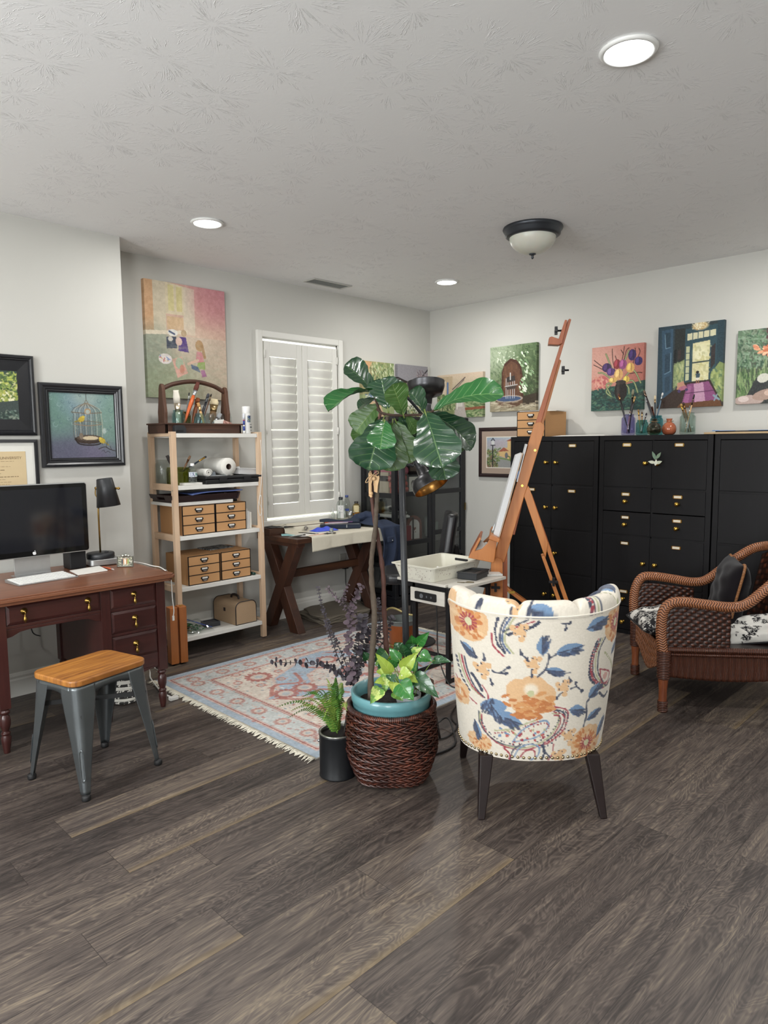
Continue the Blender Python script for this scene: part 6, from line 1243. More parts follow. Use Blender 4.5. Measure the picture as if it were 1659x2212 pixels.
ob('body', MB().lathe([(.001, 0), (.014, 0), (.012, .01), (.006, .02), (.014, .035), (.016, .05), (.006, .062), (.001, .064)], n=16), glass('crystal', '#e9eded', .08), gg)
ob('base', MB().lathe([(.001, 0), (.018, 0), (.018, .004), (.001, .004)], n=16), glass('crystal', '#e9eded', .08), gg)
tag(ob('picture_panel', MB().box(-.13, .13, 0, .018, 0, .185), pl('black_frame', '#191a1e', .3), None, (-.33, -.10, GH + .0005)), 'small black picture standing on top of the hutch behind the leaves', 'picture')
A = Art(60, 45, '#c9c6b6', 53).dabs(120, 0, .35, 1, 1, ['#4d6a3a', '#7d9050', '#2f4028', '#b0a05a'], .08, .04).poly([(.0, 0), (1, 0), (1, .3), (0, .3)], '#d8d6cc')
pcx = [o for o in COL.objects if o.name.startswith('picture_panel')][0]
art_ob('picture', A, .235, .16, .001, (0, -.0005, .0125), 0, pcx)

# ============================ floral armchair ===============================
CW = -0.7915                                        # heading of things that face straight away from the camera (radians)
A = Art(300, 250, '#d3ccbe', 61); A.sat = .95
q_ = lambda x, y: ((x - 180) / 1338, (y - 300) / 1130)
def PP(L): return [q_(x, y) for x, y in L]
TAN, ORG, BLU, NAVY, CRIM, OLV = '#cfa77b', '#b9713a', '#6283a6', '#27354f', '#93283c', '#a0a27c'
def flower(x, y, rx, ry, n=60, core=True):
    cx, cy = q_(x, y); a, b = rx / 1338, ry / 1130
    for i in range(12):
        t = i * .53; A.ell(cx + a * .55 * cos(t), cy + b * .55 * sin(t), a * .5, b * .5, TAN, t)
    for i in range(n):
        t, r = A.r.uniform(0, 6.28), A.r.uniform(.25, .9); A.ell(cx + a * r * cos(t), cy + b * r * sin(t), a * .16, b * .1, [ORG, '#c98a50', ORG, '#d6b48a'][i % 4], t)
    if core:
        for i in range(14): t = i * .45; A.line([(cx + a * .15 * cos(t), cy + b * .15 * sin(t)), (cx + a * .42 * cos(t), cy + b * .42 * sin(t))], .008, CRIM)
        A.ell(cx, cy, a * .18, b * .2, '#c3bf97')
def leaf(x, y, rx, ry, rot):
    cx, cy = q_(x, y); a, b = rx / 1338, ry / 1130
    ca, sa = cos(rot), sin(rot)
    pts = []
    for s in (1, -1):
        for i in range(9):
            t = i / 8; u = -1 + 2 * t if s == 1 else 1 - 2 * t; w = s * (1 - u * u) * (1 - .25 * u)
            px, py = u * rx, w * ry; pts.append(q_(x + px * ca - py * sa, y + px * sa + py * ca))
    A.poly(pts, BLU)
    for i in range(26):
        u = A.r.uniform(-.8, .7); w = A.r.uniform(-.1, .9) * (1 - u * u); p0 = q_(x + u * rx * ca - w * ry * sa, y + u * rx * sa + w * ry * ca)
        A.line([p0, (p0[0] + .03 * cos(rot + .5), p0[1] + .03 * sin(rot + .5))], .009, [NAVY, '#34486a'][i % 2], .85)
    A.line([q_(x - rx * ca, y - rx * sa), q_(x + rx * ca, y + rx * sa)], .006, NAVY)
def twig(L, w=.007, c=NAVY): A.curve(PP(L), w, c, 1, 4)
def sprig(x, y, s=1):
    for i in range(9): t = i * .7; A.ell(*q_(x + 45 * s * cos(t) * (i % 3 + .4) / 2, y + 50 * s * sin(t) * (i % 3 + .4) / 2), .016, .02, TAN)
    for i in range(7): t = i * .9; A.ell(*q_(x + 40 * s * cos(t), y + 45 * s * sin(t)), .004, .005, NAVY)
def dots(L, n, c, r=.005, off=0):
    P = smooth_path([(a, b, 0) for a, b in PP(L)], 12)
    for i in range(n): p = P[int(i * (len(P) - 1) / n)]; A.ell(p.x + off, p.y, r, r * 1.15, c)
# paisleys
for L in ([(345, 1090), (345, 1170), (400, 1260), (520, 1315), (700, 1320), (860, 1250), (950, 1130), (950, 1050), (900, 1040)],): twig(L, .009, OLV); twig([(x + 12, y + 14) for x, y in L], .007, CRIM); twig([(x - 10, y - 6) for x, y in L[:5]], .006, NAVY); dots([(x + 4, y - 24) for x, y in L[1:]], 34, NAVY)
for L, c in (([(910, 985), (1010, 1010), (1035, 1060), (1000, 1180), (880, 1280), (800, 1300)], CRIM), ([(910, 1005), (985, 1030), (1005, 1080), (970, 1180), (870, 1260)], NAVY), ([(590, 1280), (660, 1180), (780, 1110), (860, 1100), (870, 1150), (780, 1230), (590, 1280)], BLU), ([(450, 1210), (560, 1180), (700, 1120), (800, 1080)], OLV)): twig(L, .008, c); dots([(x, y + 20) for x, y in L], 20, [CRIM, NAVY][c == CRIM], .005)
for i in range(26): A.ell(*q_(A.r.uniform(480, 860), A.r.uniform(1170, 1270)), .008, .009, ['#b5524f', BLU, OLV, CRIM][i % 4])
for dx, c in ((0, NAVY), (-22, CRIM), (24, OLV), (48, NAVY)): twig([(1275 + dx, 500), (1225 + dx * .9, 600), (1225 + dx, 740), (1280 + dx, 830), (1370 + dx * .6, 905), (1440, 870)], .008, c)
dots([(1240, 520), (1195, 640), (1200, 780), (1260, 850)], 18, NAVY, .008); dots([(1262, 540), (1215, 640), (1218, 760), (1290, 840), (1420, 890)], 26, CRIM, .006)
twig([(1295, 740), (1370, 770), (1420, 810), (1400, 870), (1330, 850), (1295, 740)], .008, CRIM); A.ell(*q_(1365, 810), .02, .024, '#c99a90'); dots([(1330, 620), (1420, 720), (1460, 800)], 12, OLV, .007); dots([(1320, 930), (1380, 980), (1430, 960)], 8, NAVY, .009)
for dx, c in ((0, NAVY), (26, '#34507a'), (52, OLV)): twig([(550 + dx, 310), (510 + dx * .8, 400), (500 + dx * .7, 500), (540 + dx, 580)], .009, c)
dots([(490, 330), (470, 420), (485, 520), (540, 590)], 20, NAVY, .007); twig([(445, 450), (455, 540), (525, 610)], .009, CRIM); twig([(560, 400), (640, 370), (740, 330)], .007, CRIM); dots([(560, 440), (640, 410), (730, 370), (780, 330)], 12, NAVY, .01); twig([(520, 430), (620, 360), (700, 320)], .008, NAVY)
for dx, c in ((0, OLV), (18, CRIM), (36, NAVY)): twig([(215 + dx, 690), (235 + dx, 800), (280 + dx, 900), (360 + dx * .6, 960)], .008, c)
dots([(200, 720), (225, 850), (280, 950)], 16, NAVY, .006); twig([(370, 870), (405, 930), (405, 1000)], .006, CRIM); twig([(190, 880), (240, 970), (320, 1030)], .006, CRIM); dots([(300, 800), (340, 860), (370, 920)], 10, NAVY, .009)
for L, c in (([(600, 1400), (640, 1330), (720, 1290), (800, 1310), (800, 1380), (740, 1420)], BLU), ([(650, 1400), (690, 1350), (760, 1340), (770, 1390)], CRIM), ([(570, 1430), (590, 1350), (660, 1290)], NAVY), ([(930, 1290), (920, 1370), (890, 1420)], CRIM), ([(840, 1280), (860, 1350), (900, 1400)], NAVY)): twig(L, .008, c)
dots([(520, 1340), (560, 1380), (560, 1430)], 8, CRIM, .007); dots([(830, 1300), (850, 1370), (830, 1420)], 8, NAVY, .009)
# flowers and leaves
flower(290, 400, 130, 150); flower(1420, 420, 110, 150); flower(1240, 1310, 150, 130); flower(210, 990, 50, 110, 30, False); flower(330, 1330, 90, 60, 40, False); flower(180, 300, 30, 60, 10, False)
leaf(450, 1020, 70, 100, 1.4); leaf(560, 1100, 110, 60, .3); leaf(470, 1060, 80, 55, .9)
for x, y, rx, ry in ((640, 870, 100, 100), (740, 830, 110, 90), (830, 900, 90, 100), (720, 960, 160, 90)): A.ell(*q_(x, y), rx / 1338, ry / 1130, TAN)
for i in range(150):
    x, y = A.r.uniform(530, 910), A.r.uniform(870, 1080); k = (y - 860) / 220
    if A.r.rand() < k * .95 and ((x - 720) / 200) ** 2 + ((y - 960) / 135) ** 2 < 1: A.ell(*q_(x, y), .026, .011, [ORG, '#b26a35', '#c58a52'][i % 3], A.r.uniform(-.5, .5))
A.ell(*q_(725, 850), .04, .04, '#dcd0bb', 0, 1, .5).ell(*q_(725, 880), .02, .022, '#b3b48a')
twig([(770, 750), (830, 690), (855, 600), (845, 570)], .011); twig([(850, 610), (905, 580)], .008); twig([(980, 725), (1030, 722)], .005)
leaf(805, 510, 75, 48, -1.6); leaf(1015, 548, 118, 48, -.2); leaf(905, 705, 80, 30, .1)
twig([(1190, 1170), (1205, 1080), (1195, 985), (1215, 960)], .010); leaf(1262, 900, 75, 46, -.8); leaf(1112, 1025, 72, 42, .1); leaf(1275, 1090, 72, 30, -.5); leaf(1235, 380, 100, 50, -.3); leaf(1440, 620, 55, 20, -1.1); leaf(1385, 1220, 90, 28, -1.2); leaf(275, 610, 50, 28, .6); leaf(320, 1240, 75, 22, 1.3)
for x, y in ((740, 650), (375, 740), (980, 830), (1060, 1230), (985, 1390), (640, 410)): sprig(x, y)
for L in ([(640, 560), (660, 590), (695, 615)], [(640, 545), (650, 580)], [(440, 735), (490, 745), (560, 690)], [(490, 745), (540, 740)], [(1040, 850), (1090, 840), (1140, 880)], [(1090, 840), (1080, 810)], [(940, 345), (970, 350), (1000, 345)], [(970, 350), (970, 390)], [(385, 615), (390, 660)], [(425, 800), (440, 840)], [(725, 700), (730, 745)], [(1020, 760), (1035, 790)], [(960, 880), (930, 915)], [(310, 600), (330, 660)]): twig(L, .008); A.ell(*q_(*L[-1]), .009, .014, NAVY, .6)
A.fuzz(.02, 1)
LIN_ = A.lin()
m_, t_, b_ = newmat('floral_linen')
cv = coord(t_, (1, 1, 1)); wv = noise(t_, coord(t_, (900, 900, 60)), 1, 2); wv2 = noise(t_, coord(t_, (60, 60, 900)), 1, 2); wve = mt(t_, 'ADD', wv, wv2)
setb(t_, b_, col=mixc(t_, mt(t_, 'MULTIPLY', mt(t_, 'SUBTRACT', wve, .7), .35), nd(t_, 'VertexColor', layer_name='Col').outputs[0], (.35, .3, .24, 1)), rough=.85, sheen=.15, spec=.2, nor=bump(t_, wve, .25, .001))
FLORAL = m_
def fcol(u, v): return tuple(LIN_[min(249, max(0, int(v * 250))), min(299, max(0, int(u * 300)))])
fc = thing('floral_armchair', 'cream tub armchair with blue, orange and red floral paisley fabric, seen from behind', 'armchair', (-3.058, -3.20, 0), CW)
ZB, ZTp = .232, .800
def plan(th, z, off=0):
    k = max(0, (z - ZB) / (ZTp - ZB)); a = .288 + .047 * k ** .8 - off; b = .27 + .02 * k - off; yc = .27 - .045 * k
    return (a * sin(th) * (1 if abs(th) < pi / 2 else 1), yc - b * (cos(th) if abs(th) < pi / 2 else 0) + (max(0, abs(th) - pi / 2)) * .26)
def side_shape(th): return max(0, (abs(th) - 1.75) / .65)
TH = 2.35
def zrim(th): return ZTp + .012 * min(1, abs(th) / 1.2) ** 2 - .17 * min(1, max(0, (abs(th) - 1.45) / .9)) ** 1.5
def zbot(th): return ZB - .018 * min(1, abs(th) / 1.3)
def outer(u, v):
    th = -TH + 2 * TH * u; z = zrim(th) + (zbot(th) - zrim(th)) * v
    x, y = plan(th, z); return (x, y - .008 * sin(pi * v), z)
def ocol(u, v):
    th = -TH + 2 * TH * u
    s = (sin(th) + 1) / 2 if abs(th) < pi / 2 else (.06 + .3 * (abs(th) - pi / 2)) % 1
    return fcol(s, v)
ob('outer_back', MB().grid(outer, 330, 200, colfn=ocol), FLORAL, fc)
def roll(u, v):      # padded, channelled inner roll along the rim
    th = -TH + 2 * TH * u; zr = zrim(th); a = -.25 * pi + 1.32 * pi * v
    ch = abs(sin(th * 4.6 + pi / 2)); pin = 1 - .42 * (1 - ch) ** 5; rr = .052 * pin
    x0, y0 = plan(th, ZTp, .0); x1, y1 = plan(th, ZTp, .052)
    nx, ny = (x1 - x0), (y1 - y0); L = max(1e-6, math.hypot(nx, ny)); nx, ny = nx / L, ny / L
    e = .002 + .05 * (1 - cos(v * pi)) ; k = rr * (1 - cos(a + .25 * pi)) / 1.2
    d = -.004 + .10 * v - .018 * sin(pi * v); h = .049 * pin * sin(pi * min(1, v * 1.18)) ** .7 if v < .85 else .049 * pin * sin(pi * min(1, v * 1.18)) ** .7
    h = .060 * pin * (max(0, 1 - (2 * v - 1) ** 2)) ** .5 - (.06 * max(0, v - .8) / .2)
    return (x0 + nx * d, y0 + ny * d, zr - .004 + h)
def rcol(u, v):
    th = -TH + 2 * TH * u; s = (sin(th) + 1) / 2; return fcol((s * .9 + .03 + .35) % 1, .62 - .25 * v) if False else fcol((s * .8 + .17) % 1, .36 - .11 * v)
ob('back_roll', MB().grid(roll, 300, 24, colfn=rcol), FLORAL, fc)
def inner(u, v):
    th = -TH + 2 * TH * u; z = zrim(th) - .01 - (zrim(th) - .40) * v; x, y = plan(th, ZTp, .096); ch = abs(sin(th * 3.35 + pi / 2)); o = .012 * (ch ** .5)
    return (x * (1 - .02 * v - o), y + .02 * v + o, z)
ob('inner_back', MB().grid(inner, 120, 20, colfn=lambda u, v: fcol((u * 1.7) % 1, v)), FLORAL, fc)
ob('piping', MB().tube([(*plan(-TH + 2 * TH * i / 90, ZTp), zrim(-TH + 2 * TH * i / 90) + .001) for i in range(91)], .0055, 8), pl('cream_piping', '#d6cfc2', .8, bmp=.2), fc)
ob('seat_cushion', MB().prism(rrect(-.24, .24, .06, .58, .08), .13, T=Matrix(((1, 0, 0, 0), (0, 0, 1, .0), (0, 1, 0, .30), (0, 0, 0, 1)))), pl('cream_linen', '#cfc8ba', .85, bmp=.3), fc, bevel=.03, seg=4)
ob('seat_base', MB().prism(rrect(-.235, .235, .06, .54, .19, 10), .07, T=Matrix(((1, 0, 0, 0), (0, 0, 1, .0), (0, 1, 0, .226), (0, 0, 0, 1)))), pl('cream_linen', '#cfc8ba', .85), fc)
nl = MB(); n_ = 62
for i in range(n_):
    th = -TH + .1 + (2 * TH - .2) * i / (n_ - 1); z = zbot(th) + .014; x, y = plan(th, z); x1, y1 = plan(th, z, .01); nl.sph((x - (x1 - x) * .1, y - (y1 - y) * .1 - .0, z), .0062, n=10, m=6)
o = ob('nailhead_trim', nl, pl('nailhead_brass', '#a89778', .3, 1, bmp=0), fc); o['kind'] = 'stuff'
ESP = pl('espresso_wood', '#1b1110', .4, var=.25, nscale=20, bmp=.03, spec=.3)
for x, y, dx, dy in ((-.205, .085, -.028, -.075), (.205, .085, .028, -.075), (-.225, .50, -.018, .035), (.225, .50, .018, .035)):
    mb = MB().add([(x + dx * t + sx * w, y + dy * t + sy * w, .228 * (1 - t)) for t, w in ((0, .026), (1, .0135)) for sx, sy in ((-1, -1), (1, -1), (1, 1), (-1, 1))], [(0, 1, 2, 3), (7, 6, 5, 4), (0, 4, 5, 1), (1, 5, 6, 2), (2, 6, 7, 3), (3, 7, 4, 0)])
    lg = ob('leg', mb, ESP, fc, bevel=.004)
    ob('foot_glide', MB().cyl((x + dx, y + dy, -.0), (x + dx, y + dy, .004), .012, n=12), BLKM, lg)

# ============================ wicker armchair ===============================
def wicker_mat(name, c1, c2, su, sv, herring):
    m, t, b = newmat(name)
    uv = nd(t, 'SeparateXYZ', {0: nd(t, 'TexCoord').outputs['UV']}); u = mt(t, 'MULTIPLY', uv.outputs[0], su); v = mt(t, 'MULTIPLY', uv.outputs[1], sv)
    if herring:
        k = mt(t, 'ABSOLUTE', mt(t, 'SUBTRACT', mt(t, 'FRACT', v), .5)); w = mt(t, 'SINE', mt(t, 'MULTIPLY', mt(t, 'ADD', u, mt(t, 'MULTIPLY', k, 1.6)), 2 * pi)); h = mt(t, 'ADD', mt(t, 'MULTIPLY', w, .5), .5)
    else:
        a = mt(t, 'FLOOR', u); r = mt(t, 'FLOOR', v); par = mt(t, 'FRACT', mt(t, 'MULTIPLY', mt(t, 'ADD', a, r), .5))
        fu = mt(t, 'SINE', mt(t, 'MULTIPLY', mt(t, 'FRACT', u), pi)); fv = mt(t, 'SINE', mt(t, 'MULTIPLY', mt(t, 'FRACT', v), pi))
        h = mt(t, 'MULTIPLY', mt(t, 'ADD', mt(t, 'MULTIPLY', mt(t, 'GREATER_THAN', par, .25), fu), mt(t, 'MULTIPLY', mt(t, 'LESS_THAN', par, .25), .25)), fv)
    n = noise(t, coord(t), 40, 3)
    c = mixc(t, h, c4(c1), c4(c2)); c = mixc(t, mt(t, 'MULTIPLY', n, .5), c, c4(c1))
    setb(t, b, col=c, rough=.38, nor=bump(t, h, .8, .004), coat=.1); return m
BRAID = wicker_mat('braided_rattan', '#43200f', '#c4835a', 76, 4, True)
WEAVE = wicker_mat('woven_rattan', '#150a08', '#6b3924', 15, 13, False)
WRAP = wicker_mat('wrapped_rattan', '#24110c', '#6d3a24', 110, 1, True)
RATT = wood('rattan_pole', '#5a2c1a', '#94532f', 2, .4, 20, .1, .1)
wk = thing('wicker_armchair', 'reddish brown wicker armchair by the black cabinets, cut off by the picture edge', 'armchair', (-1.275, -3.136, 0), R(38))
hw = .30
def armpath(s, lift=0):
    x = s * hw
    return smooth_path([(x, .305, .315), (x, .318, .42), (x, .312, .53), (x, .275, .582 + lift), (x, .21, .592 + lift), (x, .10, .58 + lift * .9), (x, -.02, .568 + lift * .6), (x, -.10, .585 + lift * .5), (x * .99, -.19, .66 + lift * .3), (x * .96, -.27, .735), (x * .88, -.34, .79), (x * .72, -.39, .815), (x * .5, -.41, .825)], 8)
for s, lf in ((-1, 0), (1, .02)): ob('arm', MB().tube(armpath(s, lf), [.027] * 97, 16), BRAID, wk)
ob('crest_rail', MB().tube(smooth_path([(-.17, -.41, .825), (-.10, -.42, .845), (0, -.42, .835), (.10, -.42, .845), (.17, -.41, .825)], 8), [.026 + .012 * abs(sin(i * .2)) for i in range(33)], 14), BRAID, wk)
def panel(s):
    def f(u, v):
        P = armpath(s, 0); yb = .30 - .33 * u; 
        zt = min(P, key=lambda p: abs(p.y - yb) + (0 if p.z > .5 else 1)).z - .02
        return (s * (hw - .004) + .004 * sin(u * 44) * sin(v * 38), yb, .335 + (zt - .335) * v)
    return f
for s in (-1, 1): ob('side_panel', MB().grid(panel(s), 44, 30), WEAVE, wk, solid=.008, off=0)
def apr(s):
    return lambda u, v: (s * (hw - .005) + .003 * sin(u * 130), .30 - .66 * u, .335 - (.145 + .02 * sin(u * pi)) * v)
for s in (-1, 1):
    ob('side_apron', MB().grid(apr(s), 120, 12), WRAP, wk, solid=.008, off=0)
    ob('seat_rail', MB().tube([(s * hw, .31 - .67 * i / 20, .335) for i in range(21)], .016, 10).tube([(s * hw, .31 - .67 * i / 20, .31) for i in range(21)], .011, 8), WRAP, wk)
ob('front_apron', MB().grid(lambda u, v: (-.29 + .58 * u, .305 + .003 * sin(u * 120), .345 - (.13 + .075 * (abs(2 * u - 1)) ** 1.5 * 0 + .07 * sin(pi * u) ** 3) * v), 110, 14), BRAID, wk, solid=.008, off=0)
ob('seat', MB().box(-.29, .29, -.36, .30, .315, .345), WEAVE, wk)
def backf(u, v):
    x = (-.29 + .58 * u) * (1 - .06 * v); return (x, -.33 - .075 * v - .03 * (1 - (2 * u - 1) ** 2), .345 + (.475 - .06 * abs(2 * u - 1) ** 2) * v)
ob('back_panel', MB().grid(backf, 40, 40), WEAVE, wk, solid=.012, off=0)
for x, y, dx, dy in ((-hw, .30, 0, .0), (hw, .30, 0, 0), (-.27, -.34, -.03, -.14), (.27, -.34, .03, -.14)):
    P = [(x + dx * (1 - z / .33), y + dy * (1 - z / .33), z) for z in (.33, .25, .18, .12, .06, .0)]
    lg = ob('leg', MB().tube(P, [.03, .031, .027, .021, .021, .023] if y > 0 else [.022] * 6, 14), RATT, wk)
    ob('leg_wrap', MB().tube([Vector(P[0]).lerp(Vector(P[2]), i / 16) for i in range(17)], [.034 - .003 * i / 16 + .003 * (i % 2) for i in range(17)], 14, caps=False), WRAP, lg)
    ob('foot_wrap', MB().tube([Vector(P[4]).lerp(Vector(P[5]), i / 10) for i in range(11)], [.0245 + .003 * (i % 2) for i in range(11)], 14), WRAP, lg)
# cushions
def bw_art(seed, n=110, dens=.3):
    A = Art(120, 120, '#cfccc4', seed)
    for i in range(n):
        cx, cy = A.r.uniform(0, 1, 2); a0 = A.r.uniform(0, 6.28); R_ = A.r.uniform(.09, .17)
        for k in range(9):
            a = a0 + (k - 4) * .26; d = (cos(a), sin(a)); A.ell(cx + d[0] * R_ * .62, cy + d[1] * R_ * .62, R_ * .42, R_ * .12, '#cfccc4', a).ell(cx + d[0] * R_ * .62, cy + d[1] * R_ * .62, R_ * .40, R_ * .085, '#17161a', a)
        A.ell(cx, cy, R_ * .22, R_ * .22, '#17161a')
    A.dabs(int(60 * dens), 0, 0, 1, 1, ['#17161a'], .05, .02); return A
def cushion(name, label, w, h, t, loc, rot, m, art=None, extra=None, sag=0):
    c = thing(name, label, 'pillow', loc, 0, rot=rot)
    L = art.lin() if art else None
    def f(sgn):
        def g(u, v):
            a, b = 2 * u - 1, 2 * v - 1; e = (1 - a ** 4) ** .6 * (1 - b ** 4) ** .6 if abs(a) < 1 and abs(b) < 1 else 0
            pin = 1 - .07 * (1 - abs(a) ** 2) * abs(b) ** 3 - .0; pin2 = 1 - .07 * (1 - abs(b) ** 2) * abs(a) ** 3
            wr = .006 * sin(a * 7 + b * 3) * sin(b * 9 - a * 2) * e
            return (a * w / 2 * pin2, sgn * (t / 2 * e + wr) + sag * (a * a), b * h / 2 * pin + h / 2)
        return g
    mb = MB()
    for s in (1, -1): mb.grid(f(s), 80, 80, colfn=(lambda u, v: tuple(L[min(119, int((1 - v) * 120)), min(119, int(u * 120))])) if art else None)
    ob('cushion_cover', mb, m, c); return c
VC = vcol('printed_cotton', .85, .3, 200)
VEL = pl('charcoal_velvet', '#151215', .95, var=.5, nscale=7, bmp=.25, bscale=12, sheen=.12, spec=.1)
c1 = cushion('throw_pillow', 'black and white leaf print pillow lying on the front of the wicker seat', .42, .40, .13, tuple(Vector((-1.275, -3.136, 0)) + Matrix.Rotation(R(38), 3, 'Z') @ Vector((.0, -.01, .445))), (R(-96), R(3), R(38)), VC, bw_art(71))
ob('edge_piping', MB().tube([(.205 * x, 0, .20 + .195 * z) for x, z in rrect(-1, 1, -1, 1, .1)], .005, 6), pl('black_piping', '#17161a', .8), c1)
c2 = cushion('velvet_pillow', 'charcoal velvet pillow edged with gold rope standing in the wicker armchair', .40, .40, .15, tuple(Vector((-1.275, -3.136, 0)) + Matrix.Rotation(R(38), 3, 'Z') @ Vector((.05, -.10, .372))), (R(11), R(0), R(38 - 9)), VEL)
ROPE = wicker_mat('gold_rope', '#6b4325', '#bb8350', 120, 2, True)
ob('gold_rope', MB().tube(smooth_path([(-.195, 0, .1), (-.19, 0, .2), (-.20, 0, .385), (-.1, .0, .375), (0, .0, .372), (.1, 0, .375), (.20, 0, .385), (.19, 0, .2), (.20, 0, .015), (.1, 0, .025)], 8), .0075, 10), ROPE, c2)
c3 = cushion('throw_pillow', 'black and white shell print pillow low behind the velvet one, seen under the wicker arm', .26, .17, .08, tuple(Vector((-1.275, -3.136, 0)) + Matrix.Rotation(R(38), 3, 'Z') @ Vector((-.20, -.19, .35))), (R(42), R(8), R(38 + 84)), VC, bw_art(72, 18))
ob('edge_piping', MB().tube([(.127 * x, 0, .085 + .082 * z) for x, z in rrect(-1, 1, -1, 1, .1)], .005, 6), pl('black_piping', '#17161a', .8), c3)

# ============================ easel =========================================
EB = wood('easel_beech', '#a5602c', '#bf7d44', 2, .42, 7, .06, .05, .1)
EB2 = wood('easel_slider', '#8d4a2a', '#a9603a', 2, .45, 7, .06, .05, .1)
es = thing('studio_easel', 'tall golden brown wooden studio easel seen from the side', 'easel', (-1.585,-1.98,0), -0.962)
def ep(name, pts, y0, y1, m, bev=.003, parent=None): return ob(name, MB().prism(pts, y1 - y0, T=Matrix.Translation((0, y0, 0))), m, parent or es, bevel=bev)
for y in (-.055, .035): ep('mast_plank', [(-0.057,0.691),(0.188,1.533),(0.201,1.548),(0.226,1.551),(0.248,1.532),(0.250,1.506),(0.011,0.669),(-0.024,0.655)], y, y + .022, EB)
ep('mast_core', [(0.036,0.849),(0.214,1.537),(0.235,1.532),(0.075,0.841)], -.033, .035, EB2)
ep('upper_mast', [(0.193,1.533),(0.382,2.165),(0.390,2.175),(0.402,2.169),(0.350,1.987),(0.226,1.532)], -.03, .012, EB2)
ep('sliding_mast', [(0.214,1.532),(0.330,1.929),(0.338,1.937),(0.350,1.930),(0.247,1.540)], .012, .032, EB)
tc = ep('top_clamp', [(0.363,2.166),(0.377,2.163),(0.349,2.025),(0.328,2.017),(0.266,2.022),(0.271,2.064),(0.286,2.069),(0.328,2.053)], -.05, .03, EB2)
def starknob(parent, pt, y, ax='x'):
    s, z = pt; mb = MB()
    if ax == 'x': mb.tube([(s - .028, y, z), (s, y, z)], [.006, .006], 8).cbox((s - .035, y, z), (.018, .018, .05)).cbox((s - .035, y, z), (.018, .05, .018))
    else: mb.tube([(s, y - .03, z), (s, y, z)], [.006, .006], 8).cbox((s, y - .035, z), (.055, .016, .016)).cbox((s, y - .035, z), (.016, .016, .055))
    return ob('clamp_knob', mb, BLKM, parent, bevel=.004)
starknob(tc, [(0.348,2.106)][0], -.02)
kn = [(0.331,1.870)][0]; starknob(es, (kn[0] + .066, kn[1]), .02)
for pt in [(0.194,1.377),(0.118,1.157)]: ob('brass_bolt', MB().cyl((pt[0], -.061, pt[1]), (pt[0], -.054, pt[1]), .008, n=14), BRASS, es)
ep('tray_side', [(-0.212,0.712),(-0.144,0.840),(-0.130,0.836),(-0.170,0.756),(-0.130,0.768),(-0.095,0.802),(-0.082,0.830),(-0.035,0.819),(-0.052,0.682)], -.17, -.152, EB)
ep('tray_side', [(-0.212,0.712),(-0.144,0.840),(-0.130,0.836),(-0.170,0.756),(-0.130,0.768),(-0.095,0.802),(-0.082,0.830),(-0.035,0.819),(-0.052,0.682)], .152, .17, EB)
ep('tray_floor', [(-0.208,0.718),(-0.201,0.730),(-0.049,0.697),(-0.052,0.682)], -.152, .152, EB)
ep('tray_lip', [(-0.212,0.712),(-0.144,0.840),(-0.130,0.836),(-0.196,0.711)], -.152, .152, EB2)
ep('canvas_ledge', [(-0.086,0.839),(-0.073,0.866),(-0.016,0.839),(-0.025,0.817)], -.22, .22, EB)
lc = ep('ledge_clamp', [(-0.073,0.879),(-0.044,0.866),(-0.023,0.848),(-0.027,0.821),(-0.073,0.839)], -.09, -.05, pl('splattered_steel', '#77756b', .5, .5, var=.6, nscale=120))
ep('clamp_ear', [(-0.071,0.866),(-0.059,0.902),(-0.048,0.927),(-0.045,0.920),(-0.055,0.879),(-0.065,0.852)], -.085, -.06, STEEL, parent=lc)
ep('base_upright', [(-0.072,0.663),(-0.066,0.686),(-0.037,0.700),(-0.008,0.690),(0.001,0.669),(0.005,0.361),(0.005,0.104),(-0.082,0.100),(-0.079,0.395)], -.09, -.062, EB)
ep('base_upright', [(-0.072,0.663),(-0.066,0.686),(-0.037,0.700),(-0.008,0.690),(0.001,0.669),(0.005,0.361),(0.005,0.104),(-0.082,0.100),(-0.079,0.395)], .062, .09, EB)
ep('base_gusset', [(-0.076,0.631),(-0.073,0.101),(-0.199,0.095),(-0.137,0.411)], -.06, -.035, EB)
ep('base_post', [(0.002,0.741),(0.030,0.751),(0.035,0.105),(0.007,0.104)], -.04, .04, EB2)
ep('base_foot', [(-0.118,0.099),(0.538,0.126),(0.538,0.090),(-0.118,0.062)], -.26, -.20, EB)
ep('base_foot', [(-0.118,0.099),(0.538,0.126),(0.538,0.090),(-0.118,0.062)], .20, .26, EB)
ep('cross_bar', [(-0.091,0.128),(0.016,0.132),(0.016,0.095),(-0.091,0.091)], -.20, .20, EB)
starknob(es, [(-0.042,0.519)][0], -.092, 'y')
ep('diagonal_strut', [(0.006,0.493),(0.023,0.507),(0.537,0.139),(0.503,0.124)], -.03, .03, EB)
ob('wing_nut', MB().cyl(((0.059,0.476)[0], -.05, (0.059,0.476)[1]), ((0.059,0.476)[0], -.03, (0.059,0.476)[1]), .008, n=10).cbox(((0.059,0.476)[0], -.055, (0.059,0.476)[1]), (.04, .006, .014)), BRASS, es)
for y in (-.05, .022): ep('rear_leg', [(0.127,1.098),(0.153,1.155),(0.163,1.142),(0.280,0.799),(0.268,0.699),(0.249,0.745)], y, y + .028, EB)
ep('rear_leg_inner', [(0.154,1.142),(0.181,1.098),(0.305,0.746),(0.292,0.728)], -.02, .022, EB2)
for y in (-.062, .036): ep('leg_slider', [(0.242,0.708),(0.261,0.714),(0.478,0.128),(0.452,0.120)], y, y + .026, EB)
ep('leg_slider', [(0.258,0.794),(0.283,0.799),(0.520,0.130),(0.495,0.122)], -.034, .034, EB)
